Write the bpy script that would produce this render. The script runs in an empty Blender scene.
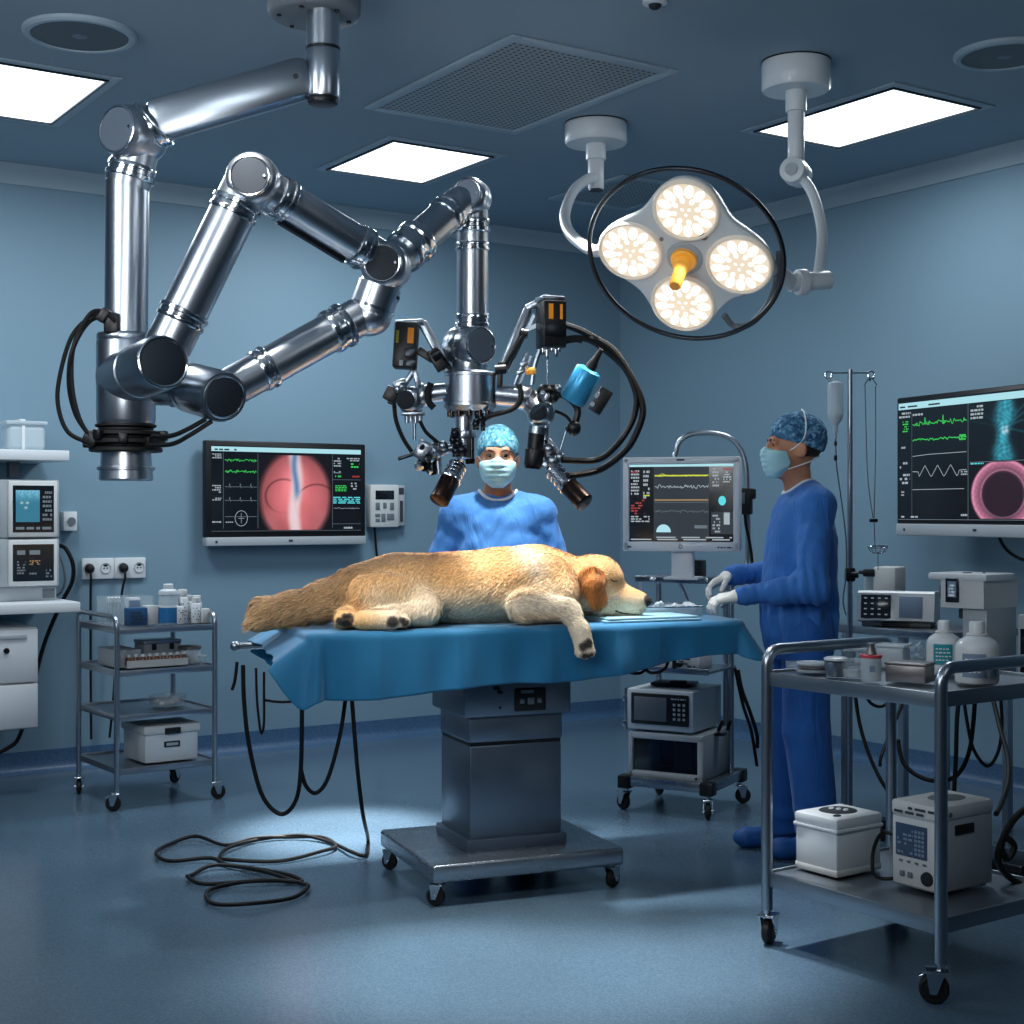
import bpy, bmesh, math, random
import numpy as np
from mathutils import Vector, Matrix
random.seed(7); rng = np.random.default_rng(7)
PI = math.pi
scn = bpy.context.scene; COL = scn.collection
F = 1460.0; CAMZ = 1.4
def P(px, py, d):                       # photo pixel + distance along the view -> point in the room
    return np.array([(px-512)/F*d, d, CAMZ+(512-py)/F*d])
def rotz(a): c, s = math.cos(a), math.sin(a); return np.array([[c,-s,0],[s,c,0],[0,0,1.]])
def rotx(a): c, s = math.cos(a), math.sin(a); return np.array([[1,0,0],[0,c,-s],[0,s,c.real]])
def roty(a): c, s = math.cos(a), math.sin(a); return np.array([[c,0,s],[0,1,0],[-s,0,c]])
def nz(v): v = np.asarray(v, float); return v/np.linalg.norm(v)
def frame(d, up=(0,0,1)):               # columns: x, y, z=d
    d = nz(d); up = np.array(up, float)
    if abs(d@up) > .97: up = np.array([0,1.,0]) if abs(d[1]) < .9 else np.array([1.,0,0])
    x = nz(np.cross(up, d)); return np.stack([x, np.cross(d, x), d], 1)
def rotto(x, z):                        # columns: x axis, y, z axis
    x = nz(x); z = np.asarray(z, float); z = nz(z-x*(x@z)); return np.stack([x, np.cross(z, x), z], 1)
def cr(pts, n=8, closed=False):         # Catmull-Rom through points
    p = [np.asarray(q, float) for q in pts]; out = []; m = len(p)
    for i in range(m if closed else m-1):
        g = (lambda k: p[k % m]) if closed else (lambda k: p[min(max(k,0),m-1)])
        a, b, c, d = g(i-1), g(i), g(i+1), g(i+2)
        for j in range(n):
            t = j/n
            out.append(.5*((2*b)+(c-a)*t+(2*a-5*b+4*c-d)*t*t+(3*b-a-3*c+d)*t**3))
    if not closed: out.append(p[-1])
    return out

# ---------------------------------------------------------------- materials
def principled(name):
    m = bpy.data.materials.new(name); m.use_nodes = True
    return m, m.node_tree.nodes, m.node_tree.links, m.node_tree.nodes['Principled BSDF']
def s2l(c):
    return tuple(((x/255)/12.92 if x/255 <= .04045 else ((x/255+.055)/1.055)**2.4) for x in c)
def mat(name, col, rough=.5, metal=0., noise=0., nscale=40., bump=0., bscale=200., spec=.5, trans=0., alpha=1., coat=0., emit=None, estr=1., aniso=None, ior=1.45, sheen=0., sss=0.):
    m, N, L, b = principled(name)
    c = s2l(col)+(1,)
    b.inputs['Base Color'].default_value = c
    b.inputs['Roughness'].default_value = rough; b.inputs['Metallic'].default_value = metal
    b.inputs['Specular IOR Level'].default_value = spec
    b.inputs['Transmission Weight'].default_value = trans; b.inputs['Alpha'].default_value = alpha
    b.inputs['Coat Weight'].default_value = coat; b.inputs['IOR'].default_value = ior
    b.inputs['Sheen Weight'].default_value = sheen
    if sss: b.inputs['Subsurface Weight'].default_value = sss; b.inputs['Subsurface Scale'].default_value = .01
    if emit is not None:
        b.inputs['Emission Color'].default_value = s2l(emit)+(1,); b.inputs['Emission Strength'].default_value = estr
    if noise or bump or aniso:
        tc = N.new('ShaderNodeTexCoord'); co = tc.outputs['Object']
        if aniso:
            mp = N.new('ShaderNodeMapping'); mp.inputs['Scale'].default_value = aniso; L.new(co, mp.inputs['Vector']); co = mp.outputs['Vector']
    if noise or aniso:
        t = N.new('ShaderNodeTexNoise'); t.inputs['Scale'].default_value = nscale; t.inputs['Detail'].default_value = 4
        L.new(co, t.inputs['Vector'])
        if noise:
            r = N.new('ShaderNodeMixRGB'); r.blend_type = 'MIX'
            r.inputs[1].default_value = tuple(x*(1-noise) for x in c[:3])+(1,); r.inputs[2].default_value = tuple(min(1, x*(1+noise)) for x in c[:3])+(1,)
            L.new(t.outputs['Fac'], r.inputs[0]); L.new(r.outputs[0], b.inputs['Base Color'])
        mr = N.new('ShaderNodeMapRange'); mr.inputs['To Min'].default_value = max(.02, rough*.8); mr.inputs['To Max'].default_value = min(1, rough*1.25)
        L.new(t.outputs['Fac'], mr.inputs['Value']); L.new(mr.outputs[0], b.inputs['Roughness'])
    if bump:
        t2 = N.new('ShaderNodeTexNoise'); t2.inputs['Scale'].default_value = bscale; t2.inputs['Detail'].default_value = 3
        L.new(co, t2.inputs['Vector'])
        bp = N.new('ShaderNodeBump'); bp.inputs['Strength'].default_value = bump; bp.inputs['Distance'].default_value = .004
        L.new(t2.outputs['Fac'], bp.inputs['Height']); L.new(bp.outputs['Normal'], b.inputs['Normal'])
    return m
def attrmat(name, rough=.7, emit=0., spec=.3, sheen=0., bump=0., bscale=300., trans=0.):   # colour from the mesh's own colour attribute
    m, N, L, b = principled(name)
    a = N.new('ShaderNodeAttribute'); a.attribute_name = 'tint'
    if emit:
        b.inputs['Base Color'].default_value = (.005,.006,.008,1); L.new(a.outputs['Color'], b.inputs['Emission Color']); b.inputs['Emission Strength'].default_value = emit
    else: L.new(a.outputs['Color'], b.inputs['Base Color'])
    b.inputs['Roughness'].default_value = rough; b.inputs['Specular IOR Level'].default_value = spec; b.inputs['Sheen Weight'].default_value = sheen
    if bump:
        tc = N.new('ShaderNodeTexCoord'); t2 = N.new('ShaderNodeTexNoise'); t2.inputs['Scale'].default_value = bscale
        L.new(tc.outputs['Object'], t2.inputs['Vector'])
        bp = N.new('ShaderNodeBump'); bp.inputs['Strength'].default_value = bump; bp.inputs['Distance'].default_value = .004
        L.new(t2.outputs['Fac'], bp.inputs['Height']); L.new(bp.outputs['Normal'], b.inputs['Normal'])
    return m
def emat(name, col, s=1.): return mat(name, (4,5,6), .4, emit=col, estr=s)

M = {}
M['steel'] = mat('polished steel', (190,197,206), .29, 1.)
M['chrome'] = mat('chrome trim', (208,212,218), .16, 1.)
M['brushed'] = mat('brushed stainless', (158,166,175), .3, 1., noise=.08, nscale=30, aniso=(1,8,20))
M['tube'] = mat('stainless tube', (172,180,190), .3, 1.)
M['traytop'] = mat('stainless tray', (150,160,170), .34, .9, noise=.06, nscale=8)
M['darkdisc'] = mat('dark anodised cap', (34,40,48), .62, 0., noise=.05, spec=.25)
M['greydisc'] = mat('grey anodised cap', (104,116,130), .45, .35)
M['black'] = mat('black plastic', (16,18,21), .4, bump=.05)
M['rubber'] = mat('black rubber', (13,14,16), .6)
M['cable'] = mat('black cable sheath', (10,11,13), .55, spec=.35)
M['gunmetal'] = mat('dark gunmetal', (52,56,62), .3, .9)
M['bronze'] = mat('dark bronze barrel', (70,58,52), .28, 1., aniso=(1,1,1))
M['white'] = mat('white enamel', (214,220,224), .38, coat=.2)
M['offwhite'] = mat('off white plastic', (205,208,208), .45, bump=.03)
M['greyplastic'] = mat('light grey plastic', (168,176,182), .5, bump=.03)
M['midgrey'] = mat('mid grey plastic', (104,112,120), .5)
M['orange'] = mat('orange sticker', (236,150,22), .45, emit=(236,140,10), estr=.12)
M['yellow'] = mat('yellow marking', (205,180,40), .45)
M['cyan'] = mat('blue anodised canister', (62,158,205), .3, .35, noise=.12, nscale=20, aniso=(1,1,.1))
M['clear'] = mat('clear plastic', (205,222,230), .12, spec=.6, alpha=.22)
M['clear2'] = mat('frosted clear plastic', (200,214,222), .3, alpha=.6)
M['screen'] = mat('display glass', (10,13,18), .14, emit=(18,25,32), estr=.55)
M['glassdark'] = mat('smoked glass', (22,26,32), .08, spec=.8)
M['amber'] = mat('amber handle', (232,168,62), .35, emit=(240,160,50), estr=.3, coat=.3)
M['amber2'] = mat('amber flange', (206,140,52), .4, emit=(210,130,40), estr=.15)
M['paper'] = mat('white label paper', (222,226,228), .7)
M['tealtag'] = mat('teal label', (20,140,152), .5)
M['greytag'] = mat('grey blue label', (120,140,165), .5)
M['bluetag'] = mat('deep blue label', (30,76,122), .5)
M['dimlcd'] = mat('dim grey blue display', (58,78,104), .3)
M['blueliq'] = mat('blue liquid label', (40,110,165), .35)
M['red'] = mat('red lid', (205,70,82), .45)
M['brownglass'] = mat('amber vial glass', (120,72,50), .2)
M['inkdark'] = mat('printed ink', (50,56,66), .6)
M['steelbox'] = mat('satin grey metal box', (124,122,122), .38, .7)
M['bagfilm'] = mat('thin plastic film', (190,205,218), .15, alpha=.4, spec=.8)
M['e_white'] = emat('readout white', (178,192,200), .8)
M['e_dim'] = emat('readout dim', (110,124,134), .8)
M['e_green'] = emat('trace green', (60,205,90), 1.)
M['e_yellow'] = emat('trace yellow', (205,215,60), 1.)
M['e_tan'] = emat('trace tan', (170,140,100), .9)
M['e_red'] = emat('readout red', (180,62,58), .8)
M['e_cyan'] = emat('readout cyan', (90,215,225), 1.)
M['e_bar'] = emat('title bar pale cyan', (170,222,232), 1.)
M['e_line'] = emat('divider grey', (70,82,92), .8)
M['e_panel'] = emat('panel grey blue', (38,48,58), .9)
M['scan'] = attrmat('scan picture', .3, emit=1.)
M['panel_light'] = emat('ceiling light diffuser', (238,248,255), 3.2)

# ---------------------------------------------------------------- mesh builder
class MB:
    def __init__(s): s.v = []; s.f = []; s.mi = []; s.col = None; s.grp = []
    def add(s, V, Fc, mi=0):
        n = len(s.v); s.v += [tuple(map(float, p)) for p in V]
        s.f += [tuple(i+n for i in f) for f in Fc]; s.mi += [mi]*len(Fc); return s
    def box(s, c, size, R=None, bev=0., mi=0, seg=2):
        c = np.asarray(c, float); h = np.asarray(size, float)/2
        V = [(x,y,z) for x in (-1,1) for y in (-1,1) for z in (-1,1)]
        V = np.array(V)*h; Fc = [(0,1,3,2),(4,6,7,5),(0,4,5,1),(2,3,7,6),(0,2,6,4),(1,5,7,3)]
        if bev > 0:
            bm = bmesh.new(); vs = [bm.verts.new(p) for p in V]
            for f in Fc: bm.faces.new([vs[i] for i in f])
            bev = min(bev, min(h)*.95)
            bmesh.ops.bevel(bm, geom=list(bm.edges), offset=bev, segments=seg, profile=.5, affect='EDGES')
            bm.verts.index_update(); V = np.array([v.co[:] for v in bm.verts]); Fc = [tuple(v.index for v in f.verts) for f in bm.faces]; bm.free()
        if R is not None: V = V@np.asarray(R).T
        return s.add(V+c, Fc, mi)
    def bar(s, p0, p1, w, h, up=(0,0,1), bev=0., mi=0):      # rectangular bar between two points, h along up
        p0 = np.asarray(p0, float); p1 = np.asarray(p1, float); R = rotto(p1-p0, up)
        return s.box((p0+p1)/2, (np.linalg.norm(p1-p0), w, h), R, bev, mi)
    def lathe(s, p0, d, prof, seg=24, mi=0, cap0=True, cap1=True):   # profile of (along, radius)
        Fm = frame(d); p0 = np.asarray(p0, float); V = []; Fc = []
        for (h, r) in prof:
            for k in range(seg):
                a = 2*PI*k/seg; V.append(p0+Fm@np.array([r*math.cos(a), r*math.sin(a), h]))
        for i in range(len(prof)-1):
            for k in range(seg):
                k2 = (k+1) % seg; Fc.append((i*seg+k, i*seg+k2, (i+1)*seg+k2, (i+1)*seg+k))
        if cap0: Fc.append(tuple(range(seg))[::-1])
        if cap1: Fc.append(tuple((len(prof)-1)*seg+k for k in range(seg)))
        return s.add(V, Fc, mi)
    def cyl(s, p0, p1, r, r1=None, seg=20, mi=0, bev=0.):
        p0 = np.asarray(p0, float); p1 = np.asarray(p1, float); L = np.linalg.norm(p1-p0); r1 = r if r1 is None else r1
        if bev: pr = [(0,r-bev),(bev*.3,r-bev*.3),(bev,r),(L-bev,r1),(L-bev*.3,r1-bev*.3),(L,r1-bev)]
        else: pr = [(0,r),(L,r1)]
        return s.lathe(p0, p1-p0, pr, seg, mi)
    def tube(s, pts, r, seg=8, closed=False, mi=0):
        pts = [np.asarray(p, float) for p in pts]; n = len(pts); V = []; Fc = []
        rr = r if hasattr(r, '__len__') else [r]*n
        T = []
        for i in range(n):
            a = pts[(i-1) % n] if (closed or i > 0) else pts[i]; b = pts[(i+1) % n] if (closed or i < n-1) else pts[i]
            T.append(nz(b-a))
        X = frame(T[0])[:,0]
        for i in range(n):
            X = X-T[i]*(X@T[i]); X = nz(X); Y = np.cross(T[i], X)
            for k in range(seg):
                a = 2*PI*k/seg; V.append(pts[i]+rr[i]*(math.cos(a)*X+math.sin(a)*Y))
        for i in range(n if closed else n-1):
            j = (i+1) % n
            for k in range(seg):
                k2 = (k+1) % seg; Fc.append((i*seg+k, i*seg+k2, j*seg+k2, j*seg+k))
        if not closed: Fc.append(tuple(range(seg))[::-1]); Fc.append(tuple((n-1)*seg+k for k in range(seg)))
        return s.add(V, Fc, mi)
    def ell(s, c, r, R=None, u=20, w=12, mi=0):
        c = np.asarray(c, float); r = np.asarray(r, float)*np.ones(3); V = [(0,0,1)]; Fc = []
        for i in range(1, w):
            t = PI*i/w
            for k in range(u): a = 2*PI*k/u; V.append((math.sin(t)*math.cos(a), math.sin(t)*math.sin(a), math.cos(t)))
        V.append((0,0,-1)); e = len(V)-1
        for k in range(u):
            k2 = (k+1) % u; Fc.append((0, 1+k, 1+k2)); Fc.append((e, 1+(w-2)*u+k2, 1+(w-2)*u+k))
        for i in range(w-2):
            for k in range(u): k2 = (k+1) % u; Fc.append((1+i*u+k, 1+(i+1)*u+k, 1+(i+1)*u+k2, 1+i*u+k2))
        V = np.array(V)*r
        if R is not None: V = V@np.asarray(R).T
        return s.add(V+c, Fc, mi)
    def torus(s, c, n, R, r, seg=32, sec=8, mi=0, sx=1.):
        Fm = frame(n); c = np.asarray(c, float)
        return s.tube([c+Fm@np.array([R*sx*math.cos(2*PI*k/seg), R*math.sin(2*PI*k/seg), 0]) for k in range(seg)], r, sec, True, mi)
    def prism(s, poly, o, ex, ey, th, mi=0):                # 2-D outline extruded along ex x ey
        o = np.asarray(o, float); ex = np.asarray(ex, float); ey = np.asarray(ey, float); n = nz(np.cross(ex, ey)); k = len(poly)
        a = [o+ex*p[0]+ey*p[1] for p in poly]; V = a+[p+n*th for p in a]
        Fc = [tuple(range(k))[::-1], tuple(range(k, 2*k))]+[(i, (i+1) % k, (i+1) % k+k, i+k) for i in range(k)]
        return s.add(V, Fc, mi)
    def quad(s, a, b, c, d, mi=0): return s.add([a,b,c,d], [(0,1,2,3)], mi)
    def xf(s, R=None, t=(0,0,0)):
        V = np.array(s.v)
        if R is not None: V = V@np.asarray(R).T
        s.v = [tuple(p) for p in V+np.asarray(t)]; return s

ROOT = {}                                # object -> (R, t) of the thing's frame
def mesh_obj(name, mb, mats, M4=None, smooth=38, parent=None):
    me = bpy.data.meshes.new(name); V = np.array(mb.v, float)
    if M4 is not None: R, t = M4; V = (V-t)@R
    me.from_pydata([tuple(p) for p in V], [], mb.f)
    mats = mats if isinstance(mats, (list, tuple)) else [mats]
    for m in mats: me.materials.append(M[m] if isinstance(m, str) else m)
    if len(mats) > 1: me.polygons.foreach_set('material_index', np.array(mb.mi, dtype=np.int32))
    if smooth:
        me.polygons.foreach_set('use_smooth', np.ones(len(me.polygons), bool))
        me.update(); me.set_sharp_from_angle(angle=math.radians(smooth))
    if mb.col is not None:
        a = me.color_attributes.new('tint', 'FLOAT_COLOR', 'POINT'); c = np.ones((len(V), 4), np.float32); c[:,:3] = mb.col
        a.data.foreach_set('color', c.ravel())
    me.update()
    o = bpy.data.objects.new(name, me); COL.objects.link(o)
    if parent is not None: o.parent = parent
    return o
def tag(o, label, cat, group=None, kind=None):
    if label: o['label'] = label
    if cat: o['category'] = cat
    if group: o['group'] = group
    if kind: o['kind'] = kind
    return o
def thing(name, label, cat, loc=(0,0,0), rz=0., group=None):
    o = bpy.data.objects.new(name, None); o.empty_display_size = .1; COL.objects.link(o)
    o.location = [float(x) for x in loc]; o.rotation_euler = (0,0,rz); tag(o, label, cat, group)
    ROOT[o] = (rotz(rz), np.asarray(loc, float)); return o
def part(name, mb, mats, parent, world=False, label=None, smooth=38):   # world: the builder's points are in room coordinates
    r = parent
    while r.parent is not None: r = r.parent
    if len(mb.grp) > 1:                   # blocks of read-out text: each block a part of its own
        own = set(); blocks = []
        for i0, i1 in mb.grp: blocks.append(range(i0, i1)); own |= set(range(i0, i1))
        blocks.append([i for i in range(len(mb.f)) if i not in own])
        for bl in blocks:
            if not len(bl): continue
            m2 = MB()
            for i in bl: m2.add([mb.v[q] for q in mb.f[i]], [tuple(range(len(mb.f[i])))], mb.mi[i])
            o = part(name, m2, mats, parent, world, label, smooth)
        return o
    o = mesh_obj(name, mb, mats, ROOT[r] if world else None, smooth, parent)
    if label: o['label'] = label
    return o
def single(name, mb, mats, label, cat, loc=None, rz=0., group=None, world=True, smooth=38):   # a thing that is one mesh
    if loc is None: V = np.array(mb.v); loc = ((V[:,0].min()+V[:,0].max())/2, (V[:,1].min()+V[:,1].max())/2, V[:,2].min())
    R = rotz(rz); loc = np.asarray(loc, float)
    o = mesh_obj(name, mb, mats, (R, loc) if world else None, smooth)
    o.location = loc; o.rotation_euler = (0,0,rz); ROOT[o] = (R, loc)
    return tag(o, label, cat, group)
def kids(o): return [c for c in COL.objects if c.parent == o]
def copy_tree(o, loc=None, rz=None, label=None):
    c = o.copy(); COL.objects.link(c)
    for ch in kids(o):
        d = ch.copy(); COL.objects.link(d); d.parent = c
        for g in kids(ch): e = g.copy(); COL.objects.link(e); e.parent = d
    if loc is not None: c.location = [float(x) for x in loc]
    if rz is not None: c.rotation_euler = (0,0,rz)
    if label: c['label'] = label
    ROOT[c] = (rotz(c.rotation_euler[2]), np.array(c.location)); return c
def struct(name, mb, m, smooth=38):
    o = mesh_obj(name, mb, m, None, smooth); o['kind'] = 'structure'; return o

# ---------------------------------------------------------------- implicit solids -> one continuous mesh
class SDF:
    def __init__(s, k=.03): s.p = []; s.k = k
    def cap(s, a, b, ra, rb=None, k=None): s.p.append(('c', np.asarray(a,float), np.asarray(b,float), ra, ra if rb is None else rb, k)); return s
    def chain(s, pts, rs, k=None):
        for i in range(len(pts)-1): s.cap(pts[i], pts[i+1], rs[i], rs[i+1], k)
        return s
    def ell(s, c, r, R=None, k=None): s.p.append(('e', np.asarray(c,float), np.asarray(r,float), np.eye(3) if R is None else np.asarray(R,float), None, k)); return s
    def cut(s, c, r, k=None): s.p.append(('x', np.asarray(c,float), np.asarray(r,float), np.eye(3), None, k)); return s
    def bounds(s):
        lo = np.full(3, 9.); hi = -lo
        for p in s.p:
            if p[0] == 'c': a = np.minimum(p[1]-p[3], p[2]-p[4]); b = np.maximum(p[1]+p[3], p[2]+p[4])
            elif p[0] == 'e': m = max(p[2]); a = p[1]-m; b = p[1]+m
            else: continue
            lo = np.minimum(lo, a); hi = np.maximum(hi, b)
        return lo, hi
    @staticmethod
    def d1(p, X, Y, Z):
        if p[0] == 'c':
            a, b, ra, rb = p[1:5]; ab = b-a; L2 = max(ab@ab, 1e-9)
            t = np.clip(((X-a[0])*ab[0]+(Y-a[1])*ab[1]+(Z-a[2])*ab[2])/L2, 0, 1)
            return np.sqrt((X-a[0]-t*ab[0])**2+(Y-a[1]-t*ab[1])**2+(Z-a[2]-t*ab[2])**2)-(ra+(rb-ra)*t)
        c, r, R = p[1:4]; x, y, z = X-c[0], Y-c[1], Z-c[2]
        u = (x*R[0,0]+y*R[1,0]+z*R[2,0]); v = (x*R[0,1]+y*R[1,1]+z*R[2,1]); w = (x*R[0,2]+y*R[1,2]+z*R[2,2])
        k0 = np.sqrt((u/r[0])**2+(v/r[1])**2+(w/r[2])**2); k1 = np.sqrt((u/r[0]**2)**2+(v/r[1]**2)**2+(w/r[2]**2)**2)
        return k0*(k0-1)/np.maximum(k1, 1e-6)
    def __call__(s, X, Y, Z, grid=None):
        D = np.full(X.shape if grid is None else tuple(len(g) for g in grid), 1., np.float32)
        for p in s.p:
            k = s.k if p[5] is None else p[5]
            sl = Ellipsis
            if grid is not None:
                mg = .10+k
                if p[0] == 'c': lo = np.minimum(p[1]-p[3], p[2]-p[4])-mg; hi = np.maximum(p[1]+p[3], p[2]+p[4])+mg
                else: m = max(p[2]); lo = p[1]-m-mg; hi = p[1]+m+mg
                ix = [(int(np.searchsorted(g, l)), int(np.searchsorted(g, h))) for g, l, h in zip(grid, lo, hi)]
                if any(b <= a for a, b in ix): continue
                sl = tuple(slice(a, b) for a, b in ix)
                gx, gy, gz = (g[a:b] for g, (a, b) in zip(grid, ix))
                d = s.d1(p, gx[:,None,None], gy[None,:,None], gz[None,None,:]).astype(np.float32)
            else: d = s.d1(p, X, Y, Z)
            A = D[sl]
            if p[0] == 'x':
                d = -d; h = np.maximum(k-np.abs(A-d), 0)/max(k,1e-6); D[sl] = np.maximum(A, d)+h*h*k*.25
            else:
                h = np.maximum(k-np.abs(A-d), 0)/max(k,1e-6); D[sl] = np.minimum(A, d)-h*h*k*.25
        return D
def nets(fn, lo, hi, h):                 # naive surface nets over fn(grid axes) -> verts, quads
    gr = [np.arange(l-2*h, u+3*h, h).astype(np.float32) for l, u in zip(lo, hi)]
    D = fn(gr); n = D.shape; S = D < 0
    cnt = np.zeros(tuple(k-1 for k in n), np.int8); acc = np.zeros(cnt.shape+(3,), np.float32); num = np.zeros(cnt.shape, np.float32)
    for i in (0,1):
        for j in (0,1):
            for k in (0,1): cnt += S[i:n[0]-1+i, j:n[1]-1+j, k:n[2]-1+k]
    act = (cnt > 0) & (cnt < 8); idx = np.argwhere(act)
    ii, jj, kk = idx.T; P_ = np.zeros((len(idx),3)); C_ = np.zeros(len(idx))
    cor = [(i,j,k) for i in (0,1) for j in (0,1) for k in (0,1)]
    for a in cor:
        for ax in range(3):
            if a[ax]: continue
            b = list(a); b[ax] = 1
            da = D[ii+a[0], jj+a[1], kk+a[2]]; db = D[ii+b[0], jj+b[1], kk+b[2]]; m = (da < 0) != (db < 0)
            t = np.where(m, da/np.where(m, da-db, 1), 0); q = np.array(a, float)[None]+np.zeros((len(idx),3)); q[:,ax] += t
            P_[m] += q[m]; C_[m] += 1
    V = (idx+P_/C_[:,None])*h+np.array([g[0] for g in gr])
    vid = np.full(cnt.shape, -1, np.int64); vid[ii,jj,kk] = np.arange(len(idx)); Q = []
    for ax in range(3):
        o1, o2 = [(1,2),(2,0),(0,1)][ax]
        sa = [slice(1,-1)]*3; sb = [slice(1,-1)]*3; sa[ax] = slice(0,-1); sb[ax] = slice(1,None)
        a = S[tuple(sa)]; b = S[tuple(sb)]; e = np.argwhere(a != b)
        off = np.ones(3, int); off[ax] = 0; e2 = e+off; fl = a[tuple(e.T)]
        def at(d1, d2): q = e2.copy(); q[:,o1] -= d1; q[:,o2] -= d2; return vid[q[:,0],q[:,1],q[:,2]]
        q = np.stack([at(1,1), at(0,1), at(0,0), at(1,0)], 1); q[~fl] = q[~fl][:,::-1]; Q.append(q)
    Q = np.concatenate(Q); Q = Q[(Q >= 0).all(1)]
    return V, Q
def solid(fn, lo, hi, h, relax=2):
    V, Q = nets(fn, lo, hi, h)
    E = np.concatenate([Q[:,[0,1]],Q[:,[1,2]],Q[:,[2,3]],Q[:,[3,0]]])
    for _ in range(relax):
        A = np.zeros_like(V); c = np.zeros(len(V))
        np.add.at(A, E[:,0], V[E[:,1]]); np.add.at(A, E[:,1], V[E[:,0]]); np.add.at(c, E[:,0], 1); np.add.at(c, E[:,1], 1)
        V = V*.5+.5*A/np.maximum(c,1)[:,None]
    mb = MB(); mb.v = V; mb.f = [tuple(int(i) for i in q) for q in Q]; mb.mi = [0]*len(Q); return mb
def sstep(a, b, x): t = np.clip((np.asarray(x, float)-a)/(b-a), 0, 1); return t*t*(3-2*t)
# ================================================================ ROOM
RA = math.radians(33.6); A_ = np.array([math.cos(RA), math.sin(RA), 0]); B_ = np.array([-math.sin(RA), math.cos(RA), 0]); CC = np.array([.745, 10.07, 0])
RB = RA-PI/2                              # things facing the wall on the other side of the corner
H = 3.25; Z3 = np.array([0,0,1.])
def RW(a, b, z): return CC+A_*a+B_*b+Z3*z
AL, BF = -8.0, -9.6
def wallmat(name, col, rough=.6):
    m, N, L, b = principled(name)
    tc = N.new('ShaderNodeTexCoord'); t = N.new('ShaderNodeTexNoise'); t.inputs['Scale'].default_value = .7; t.inputs['Detail'].default_value = 5
    L.new(tc.outputs['Object'], t.inputs['Vector'])
    r = N.new('ShaderNodeMixRGB'); c = s2l(col); r.inputs[1].default_value = tuple(x*.93 for x in c)+(1,); r.inputs[2].default_value = tuple(x*1.07 for x in c)+(1,)
    L.new(t.outputs['Fac'], r.inputs[0]); L.new(r.outputs[0], b.inputs['Base Color']); b.inputs['Roughness'].default_value = rough
    t2 = N.new('ShaderNodeTexNoise'); t2.inputs['Scale'].default_value = 180; L.new(tc.outputs['Object'], t2.inputs['Vector'])
    bp = N.new('ShaderNodeBump'); bp.inputs['Strength'].default_value = .06; bp.inputs['Distance'].default_value = .002
    L.new(t2.outputs['Fac'], bp.inputs['Height']); L.new(bp.outputs['Normal'], b.inputs['Normal']); return m
def vinyl(name, c1, c2, c3, rough):
    m, N, L, b = principled(name)
    tc = N.new('ShaderNodeTexCoord')
    v = N.new('ShaderNodeTexVoronoi'); v.inputs['Scale'].default_value = 190; L.new(tc.outputs['Object'], v.inputs['Vector'])
    cr_ = N.new('ShaderNodeValToRGB'); e = cr_.color_ramp.elements; cr_.color_ramp.interpolation = 'CONSTANT'
    e[0].color = s2l(c1)+(1,); e[1].position = .55; e[1].color = s2l(c2)+(1,); q = e.new(.85); q.color = s2l(c3)+(1,)
    L.new(v.outputs['Color'], cr_.inputs['Fac'])
    t = N.new('ShaderNodeTexNoise'); t.inputs['Scale'].default_value = 1.3; t.inputs['Detail'].default_value = 6; L.new(tc.outputs['Object'], t.inputs['Vector'])
    mx = N.new('ShaderNodeMixRGB'); mx.blend_type = 'MULTIPLY'; mx.inputs[0].default_value = .25
    L.new(cr_.outputs['Color'], mx.inputs[1]); L.new(t.outputs['Fac'], mx.inputs[2]); L.new(mx.outputs[0], b.inputs['Base Color'])
    mr = N.new('ShaderNodeMapRange'); mr.inputs['To Min'].default_value = rough*.8; mr.inputs['To Max'].default_value = rough*1.3
    L.new(t.outputs['Fac'], mr.inputs['Value']); L.new(mr.outputs[0], b.inputs['Roughness'])
    t2 = N.new('ShaderNodeTexNoise'); t2.inputs['Scale'].default_value = 90; L.new(tc.outputs['Object'], t2.inputs['Vector'])
    bp = N.new('ShaderNodeBump'); bp.inputs['Strength'].default_value = .05; bp.inputs['Distance'].default_value = .003
    L.new(t2.outputs['Fac'], bp.inputs['Height']); L.new(bp.outputs['Normal'], b.inputs['Normal']); return m
M['wall'] = wallmat('pale blue wall paint', (116,146,164)); M['ceil'] = wallmat('ceiling paint', (140,160,174), .7)
M['floor'] = vinyl('speckled blue vinyl floor', (82,106,126), (90,114,133), (75,99,120), .2)
M['cove'] = vinyl('speckled blue cove base', (64,98,134), (76,110,144), (48,80,116), .4)
M['cornice'] = wallmat('cornice paint', (150,170,182), .6)
T_ = .15
def roombox(a0, a1, b0, b1, z0, z1):
    mb = MB(); mb.box(RW((a0+a1)/2, (b0+b1)/2, (z0+z1)/2), (a1-a0, b1-b0, z1-z0), rotz(RA)); return mb
struct('floor', roombox(AL-T_, T_, BF-T_, T_, -T_, 0), 'floor', 0)
struct('ceiling', roombox(AL-T_, T_, BF-T_, T_, H, H+T_), 'ceil', 0)
struct('wall_back', roombox(AL, T_, 0, T_, 0, H), 'wall', 0)
struct('wall_right', roombox(0, T_, BF, 0, 0, H), 'wall', 0)
struct('wall_left', roombox(AL-T_, AL, BF, T_, 0, H), 'wall', 0)
struct('wall_front', roombox(AL, T_, BF-T_, BF, 0, H), 'wall', 0)
cove = [(0,0),(-.055,0),(-.03,.008),(-.014,.024),(-.008,.05),(-.008,.115),(0,.115)]
def sweep(prof, p0, p1, inward):          # profile (offset from wall is negative, height)
    mb = MB(); n = nz(inward); V = []; k = len(prof)
    for q in (p0, p1): V += [np.asarray(q)-n*x+Z3*z for x, z in prof]
    mb.add(V, [tuple(range(k)), tuple(range(k, 2*k))[::-1]]+[(i, (i+1) % k, (i+1) % k+k, i+k) for i in range(k)]); return mb
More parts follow.
